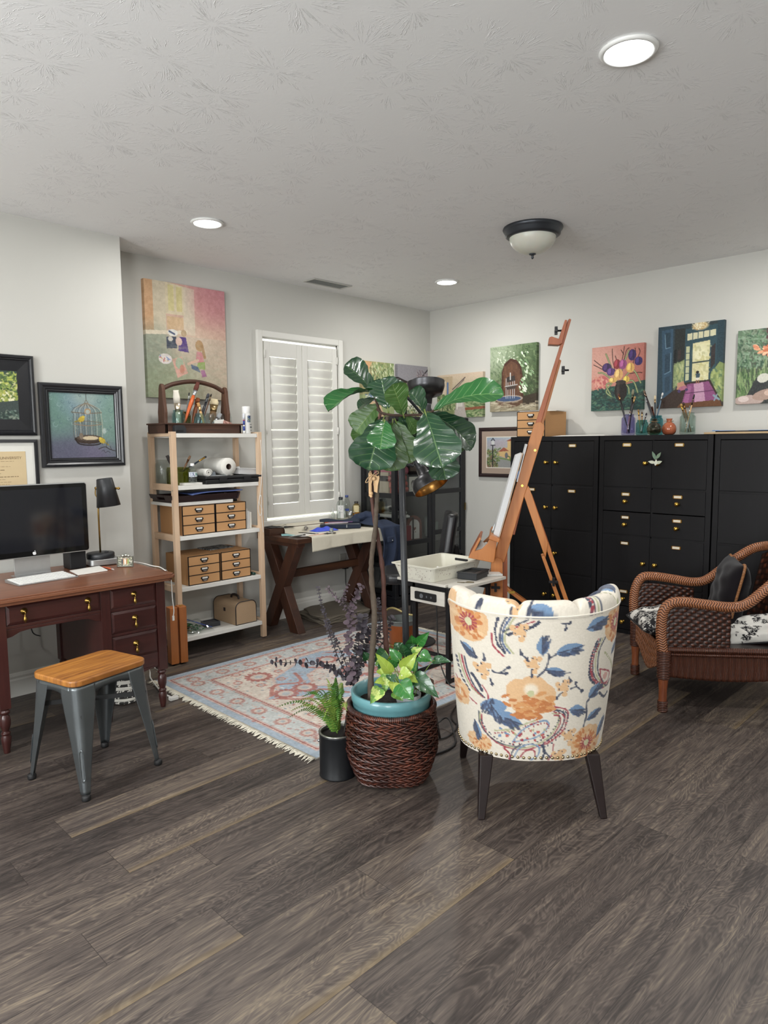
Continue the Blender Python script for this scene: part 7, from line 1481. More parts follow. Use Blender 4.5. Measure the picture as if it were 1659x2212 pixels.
starknob(es, [(0.315,0.558)][0], -.062, 'y')
CWH = pl('canvas_white', '#cfd0d1', .8, var=.02)
cp_ = thing('stretched_canvas', 'blank white canvas standing on the easel ledge, seen edge-on', 'canvas', (-1.585,-1.98,0), -0.962)
ob('canvas', MB().prism([(-0.058,0.857),(0.075,1.345),(0.113,1.360),(-0.023,0.841)], .40, T=Matrix.Translation((0, -.15, 0))), CWH, cp_, bevel=.004)
ob('stretcher_edge', MB().prism([(-0.023,0.841),(0.113,1.360),(0.119,1.358),(-0.018,0.839)], .38, T=Matrix.Translation((0, -.14, 0))), PINE, cp_)
cp2 = thing('white_canvas', 'thin white panel behind the blank canvas on the easel', 'canvas', (-1.585,-1.98,0), -0.962)
ob('panel', MB().prism([(0.081,1.186),(0.139,1.417),(0.145,1.414),(0.088,1.183)], .3, T=Matrix.Translation((0, -.12, 0))), CWH, cp2)
ob('blue_tape', MB().prism([(0.079,1.203),(0.091,1.251),(0.095,1.250),(0.082,1.202)], .05, T=Matrix.Translation((0, -.125, 0))), pl('painters_tape', '#4f8ad4', .6), cp2)
tag(ob('white_rag', MB().grid(lambda u, v: ((-0.135,0.779)[0] - .05 + .11 * u, -.12 + .2 * v, (-0.135,0.779)[1] - .028 + .055 * (sin(pi * u) * sin(pi * v)) ** .6 * (.8 + .2 * sin(u * 11 + v * 7))), 24, 20), pl('soft_white_cloth', '#d6d5cf', .9, bmp=.3, bscale=300), None, (-1.585,-1.98,0), -0.962), 'crumpled white rag lying in the easel tray', 'cloth')

# ============================ side table, lamp, office chair ================
GRW = wood('pale_grey_laminate', '#b9b5ac', '#cfcbc2', 1, .5, 10, .08, .03)
st_ = thing('side_table', 'small black framed side table with a pale top and a socket panel', 'table', (0, 0, 0))
SXa, SXb, SYa, SYb, SZ = -2.172, -1.76, -1.99, -1.60, .600
ob('table_top', MB().box(SXa, SXb, SYa + .001, SYb, SZ - .016, SZ), GRW, st_, bevel=.002)
ob('drop_leaf', MB().box(SXa + .02, SXb + .05, SYa - .105, SYa - .001, SZ - .018, SZ), GRW, st_, bevel=.002)
ob('leaf_bracket', MB().box(SXb - .12, SXb - .09, SYa - .09, SYa, SZ - .05, SZ - .019), BLKM, st_)
for x in (SXa + .012, SXb - .012):
    for y in (SYa - .012, SYb - .14): ob('leg', MB().box(x - .012, x + .012, y - .012, y + .012, .0085, SZ - .017), BLKM, st_, bevel=.002)
ob('top_frame', MB().box(SXa, SXa + .02, SYa, SYb, SZ - .042, SZ - .017).box(SXb - .02, SXb, SYa, SYb, SZ - .042, SZ - .017).box(SXa + .02, SXb - .02, SYb - .02, SYb, SZ - .042, SZ - .017), BLKM, st_)
ob('lower_bar', MB().box(SXa, SXb, SYa - .022, SYa - .002, .0085, .028).box(SXa, SXb, SYb - .15, SYb - .13, .0085, .028).box(SXa + .02, SXb - .02, SYa - .02, SYa - .004, .16, .18).box(SXa + .002, SXa + .022, SYa, SYb - .14, .155, .175), BLKM, st_, bevel=.002)
sp_ = ob('socket_panel', MB().box(SXa - .004, SXa + .006, SYa + .006, SYb - .115, SZ - .13, SZ - .045), GRW, st_, bevel=.002)
ob('power_strip', MB().prism(rrect(-.085, .085, -.024, .024, .008), .006, T=Matrix.Translation((SXa - .010, SYa + .15, SZ - .088)) @ Matrix.Rotation(R(-90), 4, 'Z') @ Matrix.Translation((0, 0, 0))), pl('black_plastic', '#131315', .5), sp_)
ob('sockets', MB().prism(circ(16, .014, -.03, 0), .002, T=Matrix.Translation((SXa - .0115, SYa + .15, SZ - .088)) @ Matrix.Rotation(R(-90), 4, 'Z')).box(SXa - .0115, SXa - .010, SYa + .135, SYa + .142, SZ - .094, SZ - .082).box(SXa - .0115, SXa - .010, SYa + .10, SYa + .107, SZ - .094, SZ - .082), pl('socket_grey', '#5c5f63', .5), sp_)
ob('power_lead', MB().tube(smooth_path([(SXa, SYa + .07, SZ - .13), (SXa + .005, SYa + .068, .35), (SXa, SYa + .06, .2), (SXa - .01, SYa + .02, .1), (SXa - .03, SYa - .06, .02), (SXa - .02, SYa - .16, .006), (-2.518,-2.314,0.006), (-2.616,-2.469,0.006)], 8), .004, 8), pl('black_cord', '#161617', .5), st_)
# paint tray
IV = pl('ivory_plastic', '#d6d4c6', .45, var=.03, nscale=6, bmp=.02)
pt_ = thing('paint_tray', 'large ivory plastic tray of paint tubes on the side table', 'tray', (-1.955, -1.75, SZ + .0015))
tr = MB()
def ringq(w, d, z): return [(x, y, z) for x, y in [(a, b) for a, b in rrect(-w, w, -d, d, .025, 4)]]
rings = [ringq(.215, .14, 0), ringq(.226, .151, .04), ringq(.238, .163, .084), ringq(.252, .177, .086), ringq(.253, .178, .092), ringq(.236, .161, .092), ringq(.222, .147, .04), ringq(.211, .136, .004)]
n = len(rings[0]); vs = [p for r in rings for p in r]
tr.add(vs, [tuple(range(n - 1, -1, -1))] + [(k * n + i, k * n + (i + 1) % n, (k + 1) * n + (i + 1) % n, (k + 1) * n + i) for k in range(7) for i in range(n)] + [tuple(7 * n + i for i in range(n))])
ob('tray_body', tr, IV, pt_)
ob('tray_divider', MB().box(-.205, .21, -.012, -.006, .004, .05), IV, pt_)
ob('hand_hole', MB().box(.2265, .2415, -.06, .05, .055, .075), pl('hole_black', '#17181a', .8), pt_, bevel=.006)
sp2 = MB(); rr_ = random.Random(3)
for k in range(46):
    y, z = rr_.uniform(-.15, .15), rr_.uniform(.01, .08); x = -.2305 - .010 * (z - .04) / .04 - .0035
    sp2.cbox((x, y, z), (.0012, rr_.uniform(.001, .005), rr_.uniform(.001, .004)))
    x, z = rr_.uniform(-.2, .2), rr_.uniform(.02, .08); sp2.cbox((x, -.156 - .012 * (z - .04) / .04 - .0015, z), (rr_.uniform(.001, .004), .0012, rr_.uniform(.001, .004)))
so_ = ob('paint_specks', sp2, pl('speck_red', '#6b4a4a', .6), pt_); so_['kind'] = 'stuff'
TUB = [(-.10, -.075, 25, '#27486e', 'blue'), (-.05, -.085, 160, '#b58d63', 'tan'), (-.01, -.07, 20, '#7d7a4a', 'olive'), (.03, -.06, 200, '#8a8f72', 'grey-green'), (.07, -.075, 40, '#9a9488', 'grey'), (.10, -.055, 10, '#d0cdc4', 'white'), (.13, -.07, 60, '#4f5a4a', 'dark green'), (.17, -.02, 15, '#c07a36', 'orange'), (-.14, .04, 30, '#2a2a2c', 'black'), (-.06, .05, 190, '#3b3431', 'dark brown'), (.02, .06, 10, '#55585c', 'charcoal'), (-.15, -.06, 100, '#a68f6a', 'sand')]
for x, y, a, c, nm in TUB:
    t = thing('paint_tube', '%s paint tube lying in the ivory tray' % nm, 'paint tube', (-1.955 + x, -1.75 + y, SZ + .0185), R(a), 'paint tubes in the tray')
    up = nm == 'blue'
    if up: t.rotation_euler = (0, R(-60), R(a)); t.location.z = SZ + .03
    ob('tube_body', MB().tube([(-.04, 0, 0), (-.02, 0, 0), (.028, 0, 0), (.034, 0, 0)], [.011, .0115, .0115, .006], 12, flat=.8), pl('tube_' + nm, c, .35, bmp=0), t)
    ob('screw_cap', MB().cyl((.034, 0, 0), (.047, 0, 0), .0075, n=12), pl('tube_cap', '#c9c8c2' if not up else '#d6d4d0', .5) if nm not in ('black', 'charcoal') else BLKM, t)
bb = thing('palette_box', 'square black box with a recessed lid on the leaf of the side table', 'box', (-1.875, -1.965, SZ + .001), R(12))
ob('body', MB().box(-.09, .09, -.065, .065, 0, .036), pl('satin_black', '#26282b', .42), bb, bevel=.004)
ob('rim', moulding(.184, .134, [(0, 0), (0, .008), (.022, .008), (.022, 0)], None), pl('satin_black', '#26282b', .42), bb, loc=(0, -.067, .036), rot=(R(-90), 0, 0))
ob('inset_pad', MB().box(-.068, .068, -.043, .043, .036, .0385), pl('dark_felt', '#101113', .9), bb)
nb = thing('spiral_notebook', 'small white spiral notebook behind the black box on the side table', 'notebook', (-1.735, -2.0, SZ + .001), R(-38))
ob('pages', MB().box(-.06, .06, -.045, .045, 0, .012), PAPER, nb, bevel=.001)
w_ = MB()
for k in range(11): w_.tube([(-.05 + .01 * k + .0, -.047 + .006 * cos(a), .006 + .008 * sin(a)) for a in [2 * pi * i / 10 for i in range(11)]], .0009, 5)
ob('wire_spiral', w_, STEEL, nb)
pk = thing('paint_knife', 'small bronze palette knife lying on the side table leaf', 'palette knife', (-2.04, -2.035, SZ + .0035), R(-58))
ob('blade', MB().prism([(-.05, -.004), (-.01, -.008), (.0, -.003), (.0, .003), (-.01, .008), (-.05, .004)], .0015, T=Matrix(((1, 0, 0, 0), (0, 0, 1, 0), (0, 1, 0, 0), (0, 0, 0, 1)))), pl('bronze', '#6d6145', .4, .8), pk)
ob('handle', MB().tube([(0, 0, .001), (.012, 0, .003), (.05, 0, .003)], [.002, .004, .003], 8), pl('bronze', '#6d6145', .4, .8), pk)
# floor lamp
fl_ = thing('floor_lamp', 'black floor lamp with two bell shaped metal heads behind the plants', 'lamp', (-2.94, -2.40, 0))
fz = lambda P: Vector(P) - Vector((-2.94, -2.40, 0))
ob('base', MB().lathe([(.001, 0), (.115, 0), (.118, .006), (.11, .016), (.02, .022), (.014, .04), (.001, .04)], n=40), LB, fl_)
top = fz((-2.863,-2.294,1.37))
ob('pole', MB().tube([(0, 0, .03), top * .5, top], [.0145, .0145, .0145], 16).tube([Vector((-.011, .004, .03)), top * .5 + Vector((-.011, .004, 0)), top + Vector((-.011, .004, 0))], .0065, 8).tube([top, top + Vector((-.003, .0, .25))], [.009, .009], 12), LB, fl_)
GUNM = pl('burnished_steel', '#4a4a4c', .33, .9, var=.25, nscale=6, bmp=.02)
def head(name, neck, mouth, ax, R_, L):
    ax = Vector(ax).normalized(); q = Vector((0, 0, 1)).rotation_difference(ax).to_matrix().to_4x4(); T = Matrix.Translation(neck) @ q
    o = ob(name, MB().lathe([(.019, -.002), (.024, .004), (.028, .03), (.05, .045), (R_ * .86, L * .48), (R_ * 1.0, L * .8), (R_, L), (R_ * 1.015, L + .003), (R_ * .985, L + .002)], n=48, T=T), GUNM, fl_)
    ob('shade_lining', MB().lathe([(.018, .0), (.026, .03), (.048, .047), (R_ * .84, L * .5), (R_ * .98, L * .8), (R_ * .985, L + .001)], n=48, T=T), pl('copper_lining', '#a0743c', .3, .9, bmp=0), o)
    ob('neck', MB().lathe([(.001, -.075), (.012, -.073), (.016, -.06), (.020, -.01), (.022, .006), (.019, .008)], n=24, T=T), LB, o)
    s = MB()
    for k in range(3): s.cyl(T @ Vector((.0165, -.012 + .012 * k, -.02)), T @ Vector((.0165, -.012 + .012 * k, -.05)), .0025, n=6)
    ob('vent_slot', s, pl('slot_black', '#0c0c0d', .8), o)
    ob('bulb', MB().sph(neck + ax * (L * .5), .03).cyl(neck, neck + ax * .05, .014, n=12), pl('clear_bulb', '#b79a5e', .1, trans=.6, bmp=0), o)
rh = Vector((0.703,-0.711,0)); fh = Vector((0.711,0.703,-0)); up = Vector((0, 0, 1))
n1 = fz((-2.761,-2.363,1.61)); head('upper_head', n1, None, up * 1 - rh * .03 + fh * .22, .089, .105)
n2 = fz((-2.804,-2.362,1.31)); head('lower_head', n2, None, rh * .42 - up * .80 - fh * .34, .085, .105)
ob('head_arm', MB().tube(smooth_path([top + Vector((0, 0, .25)), top + Vector((.02, -.02, .27)), n1 - up * .075], 6), .007, 8).tube([top + Vector((0, 0, -.03)), top.lerp(n2, .6) + Vector((0, 0, -.012)), n2 + (up * .80 - rh * .42 + fh * .34) * .05], .007, 8), LB, fl_)
# black office chair
oc = thing('office_chair', 'black padded swivel chair on a round base plate behind the paint tray', 'chair', (-1.655, -1.275, .0085), R(43))
LEA = pl('black_leather', '#16171b', .38, var=.2, bmp=.15, bscale=60)
ob('seat', MB().prism(rrect(-.21, .21, -.19, .23, .09, 8), .075, T=Matrix(((1, 0, 0, 0), (0, 0, 1, 0), (0, 1, 0, .455), (0, 0, 0, 1)))), LEA, oc, bevel=.03, seg=4)
ob('backrest', MB().grid(lambda u, v: ((-.19 + .38 * u) * (1 - .12 * v ** 3), -.235 - .05 * v + .035 * (2 * u - 1) ** 2, .575 + .36 * v), 16, 16), LEA, oc, solid=.065, off=0, bevel=.02)
ob('back_bar', MB().tube(smooth_path([(0, -.10, .45), (0, -.27, .46), (0, -.30, .55), (0, -.285, .70)], 6), .014, 8, flat=2), BLKM, oc)
ob('gas_column', MB().cyl((0, 0, .12), (0, 0, .30), .028).cyl((0, 0, .30), (0, 0, .45), .018), BLKM, oc)
ob('base_disc', MB().lathe([(.001, 0), (.15, 0), (.152, .008), (.145, .016), (.05, .024), (.03, .05), (.028, .12), (.001, .12)], n=40), pl('plate_grey', '#3f3d3c', .5, .2, var=.15), oc)
# rug
A = Art(460, 330, '#bcb7b0', 81); A.sat = .9
W_, H_ = 460, 330
A.grad('#bfbab3', '#bdb9b1', '#bab6ae', '#bfbbb4')
def band(e0, e1, c, al=1):
    ex, ey = 1 / 1.98, 1 / 1.52
    m = (np.minimum(np.minimum(A.X / ex, (1 - A.X) / ex), np.minimum(A.Y / ey, (1 - A.Y) / ey))); mm = ((m >= e0) & (m < e1)).astype(float); A.put(mm * al, c); return m
dist = band(0, .055, '#98a6b3')
band(.055, .062, '#b98d84'); band(.062, .082, '#c4b9ae'); band(.082, .086, '#b3837a'); band(.23, .236, '#b3837a'); band(.236, .255, '#c9bdb0'); band(.255, .26, '#b3837a')
band(.086, .23, '#b5b8b5'); band(.26, 2, '#c8bcae')
# field: pale blue medallion
cx, cy = .5, .5
def med(k, c):
    A.poly([(cx + k * x, cy + k * y) for x, y in [(-.36, 0), (-.28, -.06), (-.24, -.17), (-.12, -.24), (-.05, -.32), (.05, -.32), (.12, -.24), (.24, -.17), (.28, -.06), (.36, 0), (.28, .06), (.24, .17), (.12, .24), (.05, .32), (-.05, .32), (-.12, .24), (-.24, .17), (-.28, .06)]], c)
med(1.02, '#c2a79c'); med(.98, '#97a9ba'); med(.62, '#c4a598'); med(.58, '#c5bab0'); med(.3, '#9dadbc')
rr = A.r
for i in range(2600):
    x, y = rr.uniform(0, 1), rr.uniform(0, 1); e = min(x * 1.98, (1 - x) * 1.98, y * 1.52, (1 - y) * 1.52)
    if e < .055: continue
    inb = .086 < e < .23; c = ['#b07a70', '#a9695f', '#8798a3', '#92a09f', '#c9a898', '#d3ccc2', '#7f8f98', '#b58a7a'][rr.randint(8)]
    A.ell(x, y, rr.uniform(.002, .007), rr.uniform(.002, .007), c, rr.uniform(0, 3), .75)
for e in (.072, .246):     # red running border
    for k in range(150):
        t = k / 150
        for x, y in ((t, e / 1.52), (t, 1 - e / 1.52), (e / 1.98, t), (1 - e / 1.98, t)):
            if e / 1.98 < x < 1.001 - e / 1.98 and e / 1.52 < y < 1.001 - e / 1.52 or True:
                if e / 1.98 - .001 <= x <= 1.001 - e / 1.98 and e / 1.52 - .001 <= y <= 1.001 - e / 1.52: A.ell(x, y, .0028 + .001 * (k % 2), .0045, '#a0594f', .7 * (k % 2), .9)
def rosette(x, y, s, c='#a3574c'):
    for k in range(14): a = k * .449; A.ell(x + s * cos(a), y + s * 1.3 * sin(a), s * .32, s * .3, c, a, .85)
    A.ell(x, y, s * .75, s * .95, '#c7b2a2', 0, .8); A.ell(x, y, s * .4, s * .5, '#8fa0ad', 0, .6)
for k in range(9):
    t = .09 + .82 * k / 8
    for x, y in ((t, .158 / 1.52), (t, 1 - .158 / 1.52)): rosette(x, y, .018, '#ab7468')
for k in range(6):
    t = .16 + .68 * k / 5
    for x, y in ((.158 / 1.98, t), (1 - .158 / 1.98, t)): rosette(x, y, .018, '#ab7468')
for x, y in ((.24, .27), (.76, .27), (.24, .73), (.76, .73)):
    rosette(x, y, .034, '#a04f44')
    for k in range(6): rosette(x + .075 * cos(k * 1.05), y + .1 * sin(k * 1.05), .012, '#ad6a5d')
for sx in (-1, 1):
    for sy in (-1, 1):
        A.curve([(cx + sx * .33, cy + sy * .02), (cx + sx * .27, cy + sy * .1), (cx + sx * .2, cy + sy * .06), (cx + sx * .16, cy + sy * .16)], .012, '#a9685c', .8); A.curve([(cx + sx * .05, cy + sy * .28), (cx + sx * .1, cy + sy * .2), (cx + sx * .06, cy + sy * .12)], .012, '#a9685c', .8)
for x, y, s in ((cx, cy, .05), (cx - .22, cy, .03), (cx + .22, cy, .03), (cx - .29, cy, .03), (cx + .29, cy, .03), (cx, cy - .2, .03), (cx, cy + .2, .03)): rosette(x, y, s, '#a4584c')
A.fuzz(.05, 2).fuzz(.03, 9)
rg = thing('area_rug', 'pale oriental rug in faded blue, cream and red with fringed ends', 'rug', (-2.345, -1.425, 0))
RW, RD = 1.98, 1.52
rm = vcol('rug_pile', .95, .5, 500, .1, .2)
L = A.lin(); me_v = []
def rugf(u, v): return (-RW / 2 + RW * u, RD / 2 - RD * v, .007)
mbr = MB().grid(rugf, W_ - 1, H_ - 1, colfn=lambda u, v: tuple(L[min(H_ - 1, int(v * H_)), min(W_ - 1, int(u * W_))]))
ob('pile', mbr, rm, rg, fix=False)
ob('backing', MB().box(-RW / 2, RW / 2, -RD / 2, RD / 2, .0005, .0065), pl('rug_backing', '#c3beb3', .95), rg)
fg = MB(); rr_ = random.Random(8)
for s in (-1, 1):
    for k in range(230):
        y = -RD / 2 + RD * (k + .5) / 230; a = rr_.uniform(-.5, .5); Lf = rr_.uniform(.03, .055); x0 = s * (RW / 2 - .004)
        fg.tube([(x0, y, .006), (x0 + s * Lf * .5, y + a * .01, .006 + rr_.uniform(0, .004)), (x0 + s * Lf, y + a * .03, .003)], [.0034, .0032, .0012], 5)
o = ob('fringe', fg, pl('fringe_cream', '#d3cdbd', .95, bmp=.3), rg); o['kind'] = 'stuff'

# ============================ planter basket and plants =====================
BC = Vector((-3.194,-2.533,0))
bs = thing('wicker_basket', 'dark brown woven wicker basket holding the turquoise planter', 'basket', BC, CW)
m_, t_, b_ = newmat('dark_wicker')
n1 = noise(t_, coord(t_, (1, 1, 1)), 45, 3); n2 = noise(t_, coord(t_), 7, 2)
setb(t_, b_, col=ramp(t_, mt(t_, 'ADD', mt(t_, 'MULTIPLY', n1, .6), mt(t_, 'MULTIPLY', n2, .4)), [(.35, '#1f0f0c'), (.5, '#3f2018'), (.68, '#6d3a2a')]), rough=.35, nor=bump(t_, n1, .2, .002), coat=.1)
DW = m_
RZ = 0.322                # height of the basket rim
def brad(z, a):
    k = z / RZ
    r = .128 + .066 * min(1, k / .42) ** .7 - .012 * max(0, (k - .6) / .4) ** 1.5
    sq = 1 + .16 * max(0, 1 - k / .5) * (abs(sin(2 * a)) ** 2)      # square foot, round mouth
    return r * sq
wv = MB(); rows, per = 19, 34
for i in range(rows):
    z = .012 + (RZ - .03) * (i + .5) / rows; h = (RZ - .03) / rows; sgn = 1 if i % 2 else -1
    for k in range(per):
        a0 = 2 * pi * (k + .37 * (i % 3)) / per; da = 2 * pi / per * 1.85; P = []
        for q in range(8):
            t = q / 7; a = a0 + da * t; zz = z + sgn * h * .85 * (t - .5) * 1.25; r = brad(zz, a) + .0085 * sin(pi * t) ** .8 - .004
            P.append((r * cos(a), r * sin(a), max(.004, zz)))
        wv.tube(P, [.0022, .0037, .0042, .0044, .0044, .0042, .0037, .0022], 6, caps=False)
ob('woven_body', wv, DW, bs)
ob('inner_wall', MB().grid(lambda u, v: ((brad(RZ * v, 2 * pi * u) - .005) * cos(2 * pi * u), (brad(RZ * v, 2 * pi * u) - .005) * sin(2 * pi * u), .003 + (RZ - .006) * v), 64, 16), pl('dark_wicker_inside', '#1a0d0a', .7), bs)
ob('base', MB().lathe([(.001, .003), (.13, .003), (.13, .012), (.001, .012)], n=32), pl('dark_wicker_inside', '#1a0d0a', .7), bs)
rim = MB().tube([(brad(RZ, a) * cos(a), brad(RZ, a) * sin(a), RZ - .006) for a in [2 * pi * i / 64 for i in range(64)]], .010, 10, closed=True)
for i in range(150):
    a = 2 * pi * i / 150; r = brad(RZ, a); e = Vector((cos(a), sin(a), 0)); c = e * r + Vector((0, 0, RZ - .006))
    rim.tube([c + e * .0115 * cos(q) + Vector((0, 0, .0115 * sin(q))) + Vector((-e.y, e.x, 0)) * .003 * q / 3 for q in [pi * 1.3 * j / 6 - .6 for j in range(7)]], .0022, 5, caps=False)
ob('wrapped_rim', rim, DW, bs)
for s in (-1, 1):
    ob('handle', MB().tube(smooth_path([(s * .184, -.03, RZ - .03), (s * .198, -.035, RZ - .10), (s * .207, -.02, RZ - .15), (s * .207, .02, RZ - .15), (s * .198, .035, RZ - .10), (s * .184, .03, RZ - .03)], 6), .005, 8), pl('dark_strap', '#1b1412', .5), bs)
TQ = pl('turquoise_glaze', '#5f9096', .3, var=.10, nscale=5, bmp=.03, coat=.2)
PZ = 0.37 + .012
pp_ = thing('planter_pot', 'turquoise planter pot set inside the wicker basket', 'pot', BC + Vector((0, 0, .014)))
pr = [(.001, 0), (.115, 0), (.15, .12), (.163, .25), (.166, PZ - .055), (.171, PZ - .05), (.171, PZ - .016), (.166, PZ - .014), (.157, PZ - .015), (.152, PZ - .06), (.148, PZ - .09)]
ob('pot_wall', MB().lathe(pr, n=64), TQ, pp_)
SOIL = pl('potting_soil', '#1c1613', .95, var=.5, nscale=120, bmp=1.0, bscale=110)
ob('soil', MB().grid(lambda u, v: (.150 * v * cos(2 * pi * u), .150 * v * sin(2 * pi * u), PZ - .075 + .006 * sin(u * 40) * sin(v * 17)), 48, 10), SOIL, pp_)
def leafmat(name, c1, c2, vein, rough=.28, sv=8.0, slope=3.2, coat=.3, patch=None, vk=.4):
    m, t, b = newmat(name)
    uv = nd(t, 'SeparateXYZ', {0: nd(t, 'TexCoord').outputs['UV']}); x = mt(t, 'ABSOLUTE', mt(t, 'SUBTRACT', uv.outputs[0], .5))
    rib = nd(t, 'MapRange', {0: x, 1: .006, 2: .02, 3: 1, 4: 0}).outputs[0]
    s = mt(t, 'FRACT', mt(t, 'SUBTRACT', mt(t, 'MULTIPLY', uv.outputs[1], sv), mt(t, 'MULTIPLY', x, slope)))
    sv_ = nd(t, 'MapRange', {0: mt(t, 'ABSOLUTE', mt(t, 'SUBTRACT', s, .5)), 1: .02, 2: .09, 3: .6, 4: 0}).outputs[0]
    vn = mt(t, 'MAXIMUM', rib, mt(t, 'MULTIPLY', sv_, nd(t, 'MapRange', {0: x, 1: .3, 2: .48, 3: 1, 4: .2}).outputs[0]))
    n = noise(t, coord(t), 14, 3); c = mixc(t, n, c4(c1), c4(c2))
    if patch: c = mixc(t, nd(t, 'MapRange', {0: noise(t, coord(t, (30, 30, 30)), 1, 4, .7), 1: .5, 2: .58}).outputs[0], c, c4(patch))
    c = mixc(t, mt(t, 'MULTIPLY', vn, vk), c, c4(vein))
    h = mt(t, 'SUBTRACT', mt(t, 'MULTIPLY', noise(t, coord(t), 60, 2), .25), vn)
    setb(t, b, col=c, rough=rough, spec=.5, coat=coat, nor=bump(t, h, .45, .004), sss=0)
    return m
def leaf_mesh(B, T, w, face, prof, cup=.1, droop=.12, ruf=.02, nu=14, nv=22, fold=0, twist=0):
    """B base, T tip; face = direction the upper side looks; cup and droop are fractions of the width / length"""
    B, T = Vector(B), Vector(T); ax = T - B; L = ax.length; ax.normalize(); N = Vector(face); N = (N - ax * N.dot(ax)).normalized(); S = ax.cross(N)
    def wid(t):
        for (a, b), (c, d) in zip(prof[:-1], prof[1:]):
            if a <= t <= c: q = (t - a) / (c - a); q = q * q * (3 - 2 * q); return b + (d - b) * q
        return 0
    def f(u, v):
        s = 2 * u - 1; k = wid(v) * w / 2; tw = twist * (v - .3)
        ru = ruf * w * sin(v * 19 + (3 if s > 0 else 0)) * abs(s) ** 2 + ruf * .35 * w * sin(v * 42 - abs(s) * 7)
        y = s * k; z = cup * w * (abs(s) ** 1.6) * (.3 + wid(v)) + ru - droop * L * (2 * v - 1) ** 2 + droop * L
        return B + ax * (v * L) + S * (y * cos(tw)) + N * (z * 1.0 + y * sin(tw) - .02 * w * (1 - abs(s)) ** 6)
    return MB().grid(f, nu, nv)
FID = [(0, .06), (.06, .26), (.2, .5), (.36, .6), (.55, .85), (.74, 1), (.88, .9), (.96, .58), (1, .12)]
HEART = [(0, .5), (.08, .85), (.22, 1), (.4, .92), (.62, .66), (.82, .34), (1, .02)]
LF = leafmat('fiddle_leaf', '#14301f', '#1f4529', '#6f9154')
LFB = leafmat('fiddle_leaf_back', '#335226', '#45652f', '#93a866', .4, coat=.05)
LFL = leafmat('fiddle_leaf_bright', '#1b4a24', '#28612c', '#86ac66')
SUN = Vector((.25, .15, 1))
FWD = Vector((0.711,0.703,-0)); RT = Vector((0.703,-0.711,0)); CAMD = -FWD
# leaf table: base, tip, width, material, face, cup, droop, twist
tr_ = thing('fiddle_leaf_fig', 'tall fiddle leaf fig with big glossy leaves, growing in the turquoise planter', 'plant', BC + Vector((0, 0, .34)))
TO = Vector(tr_.location); rel = lambda P: Vector(P) - TO
LV_ = [
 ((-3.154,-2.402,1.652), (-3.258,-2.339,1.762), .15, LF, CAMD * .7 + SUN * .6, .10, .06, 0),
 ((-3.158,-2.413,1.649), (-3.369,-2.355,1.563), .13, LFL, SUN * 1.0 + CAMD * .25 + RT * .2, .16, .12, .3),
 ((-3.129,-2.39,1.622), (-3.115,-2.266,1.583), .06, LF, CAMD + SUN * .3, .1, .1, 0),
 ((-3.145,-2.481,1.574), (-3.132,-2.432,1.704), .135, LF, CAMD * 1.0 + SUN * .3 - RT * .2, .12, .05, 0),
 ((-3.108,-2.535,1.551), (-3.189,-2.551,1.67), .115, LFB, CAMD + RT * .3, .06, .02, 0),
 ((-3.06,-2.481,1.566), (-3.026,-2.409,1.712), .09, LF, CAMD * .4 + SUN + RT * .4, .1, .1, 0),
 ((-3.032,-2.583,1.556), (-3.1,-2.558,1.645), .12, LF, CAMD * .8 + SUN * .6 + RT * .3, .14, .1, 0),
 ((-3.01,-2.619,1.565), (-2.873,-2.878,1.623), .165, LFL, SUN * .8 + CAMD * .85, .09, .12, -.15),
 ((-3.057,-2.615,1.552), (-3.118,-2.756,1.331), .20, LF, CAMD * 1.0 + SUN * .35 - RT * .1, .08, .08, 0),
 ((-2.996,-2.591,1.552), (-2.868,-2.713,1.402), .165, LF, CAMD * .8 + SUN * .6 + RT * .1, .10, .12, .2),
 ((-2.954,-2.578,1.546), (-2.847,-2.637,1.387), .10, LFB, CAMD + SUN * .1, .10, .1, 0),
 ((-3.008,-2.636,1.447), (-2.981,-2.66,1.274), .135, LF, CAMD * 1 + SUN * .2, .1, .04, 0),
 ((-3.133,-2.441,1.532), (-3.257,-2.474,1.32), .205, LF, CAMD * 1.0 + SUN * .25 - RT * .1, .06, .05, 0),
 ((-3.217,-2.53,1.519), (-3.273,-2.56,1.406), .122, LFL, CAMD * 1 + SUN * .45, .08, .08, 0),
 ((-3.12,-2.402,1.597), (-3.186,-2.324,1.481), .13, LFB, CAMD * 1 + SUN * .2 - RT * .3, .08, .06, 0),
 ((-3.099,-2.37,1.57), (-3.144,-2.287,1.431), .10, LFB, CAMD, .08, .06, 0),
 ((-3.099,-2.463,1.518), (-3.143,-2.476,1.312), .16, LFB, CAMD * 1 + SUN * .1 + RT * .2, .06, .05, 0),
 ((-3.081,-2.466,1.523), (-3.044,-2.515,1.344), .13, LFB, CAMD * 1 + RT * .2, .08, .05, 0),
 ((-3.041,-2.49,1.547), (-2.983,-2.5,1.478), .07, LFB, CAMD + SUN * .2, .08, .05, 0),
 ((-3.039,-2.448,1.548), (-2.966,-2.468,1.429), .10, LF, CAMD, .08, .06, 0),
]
for B, T, w, m, fc_, cu, dr, tw in LV_:
    B, T = Vector(B), Vector(T); d = T - B
    lf_ = ob('leaf', leaf_mesh(rel(B), rel(T), w, fc_, FID, cu, dr, .018, 16, 30, twist=tw), m, tr_, fix=False)
    ob('leaf_stalk', MB().tube([rel(B - d * .10 - Vector((0, 0, .004))), rel(B), rel(B + d * .06)], [.0035, .003, .0022], 8), pl('stalk_green', '#6a7a3c', .5), lf_)
BARK = pl('fig_bark', '#4b4136', .85, var=.45, nscale=60, bmp=.8, bscale=70); BARK2 = pl('red_bark', '#4a2c23', .7, var=.3, nscale=40, bmp=.5, bscale=60); TWIG = pl('brown_branch', '#3d2c22', .8, var=.3)
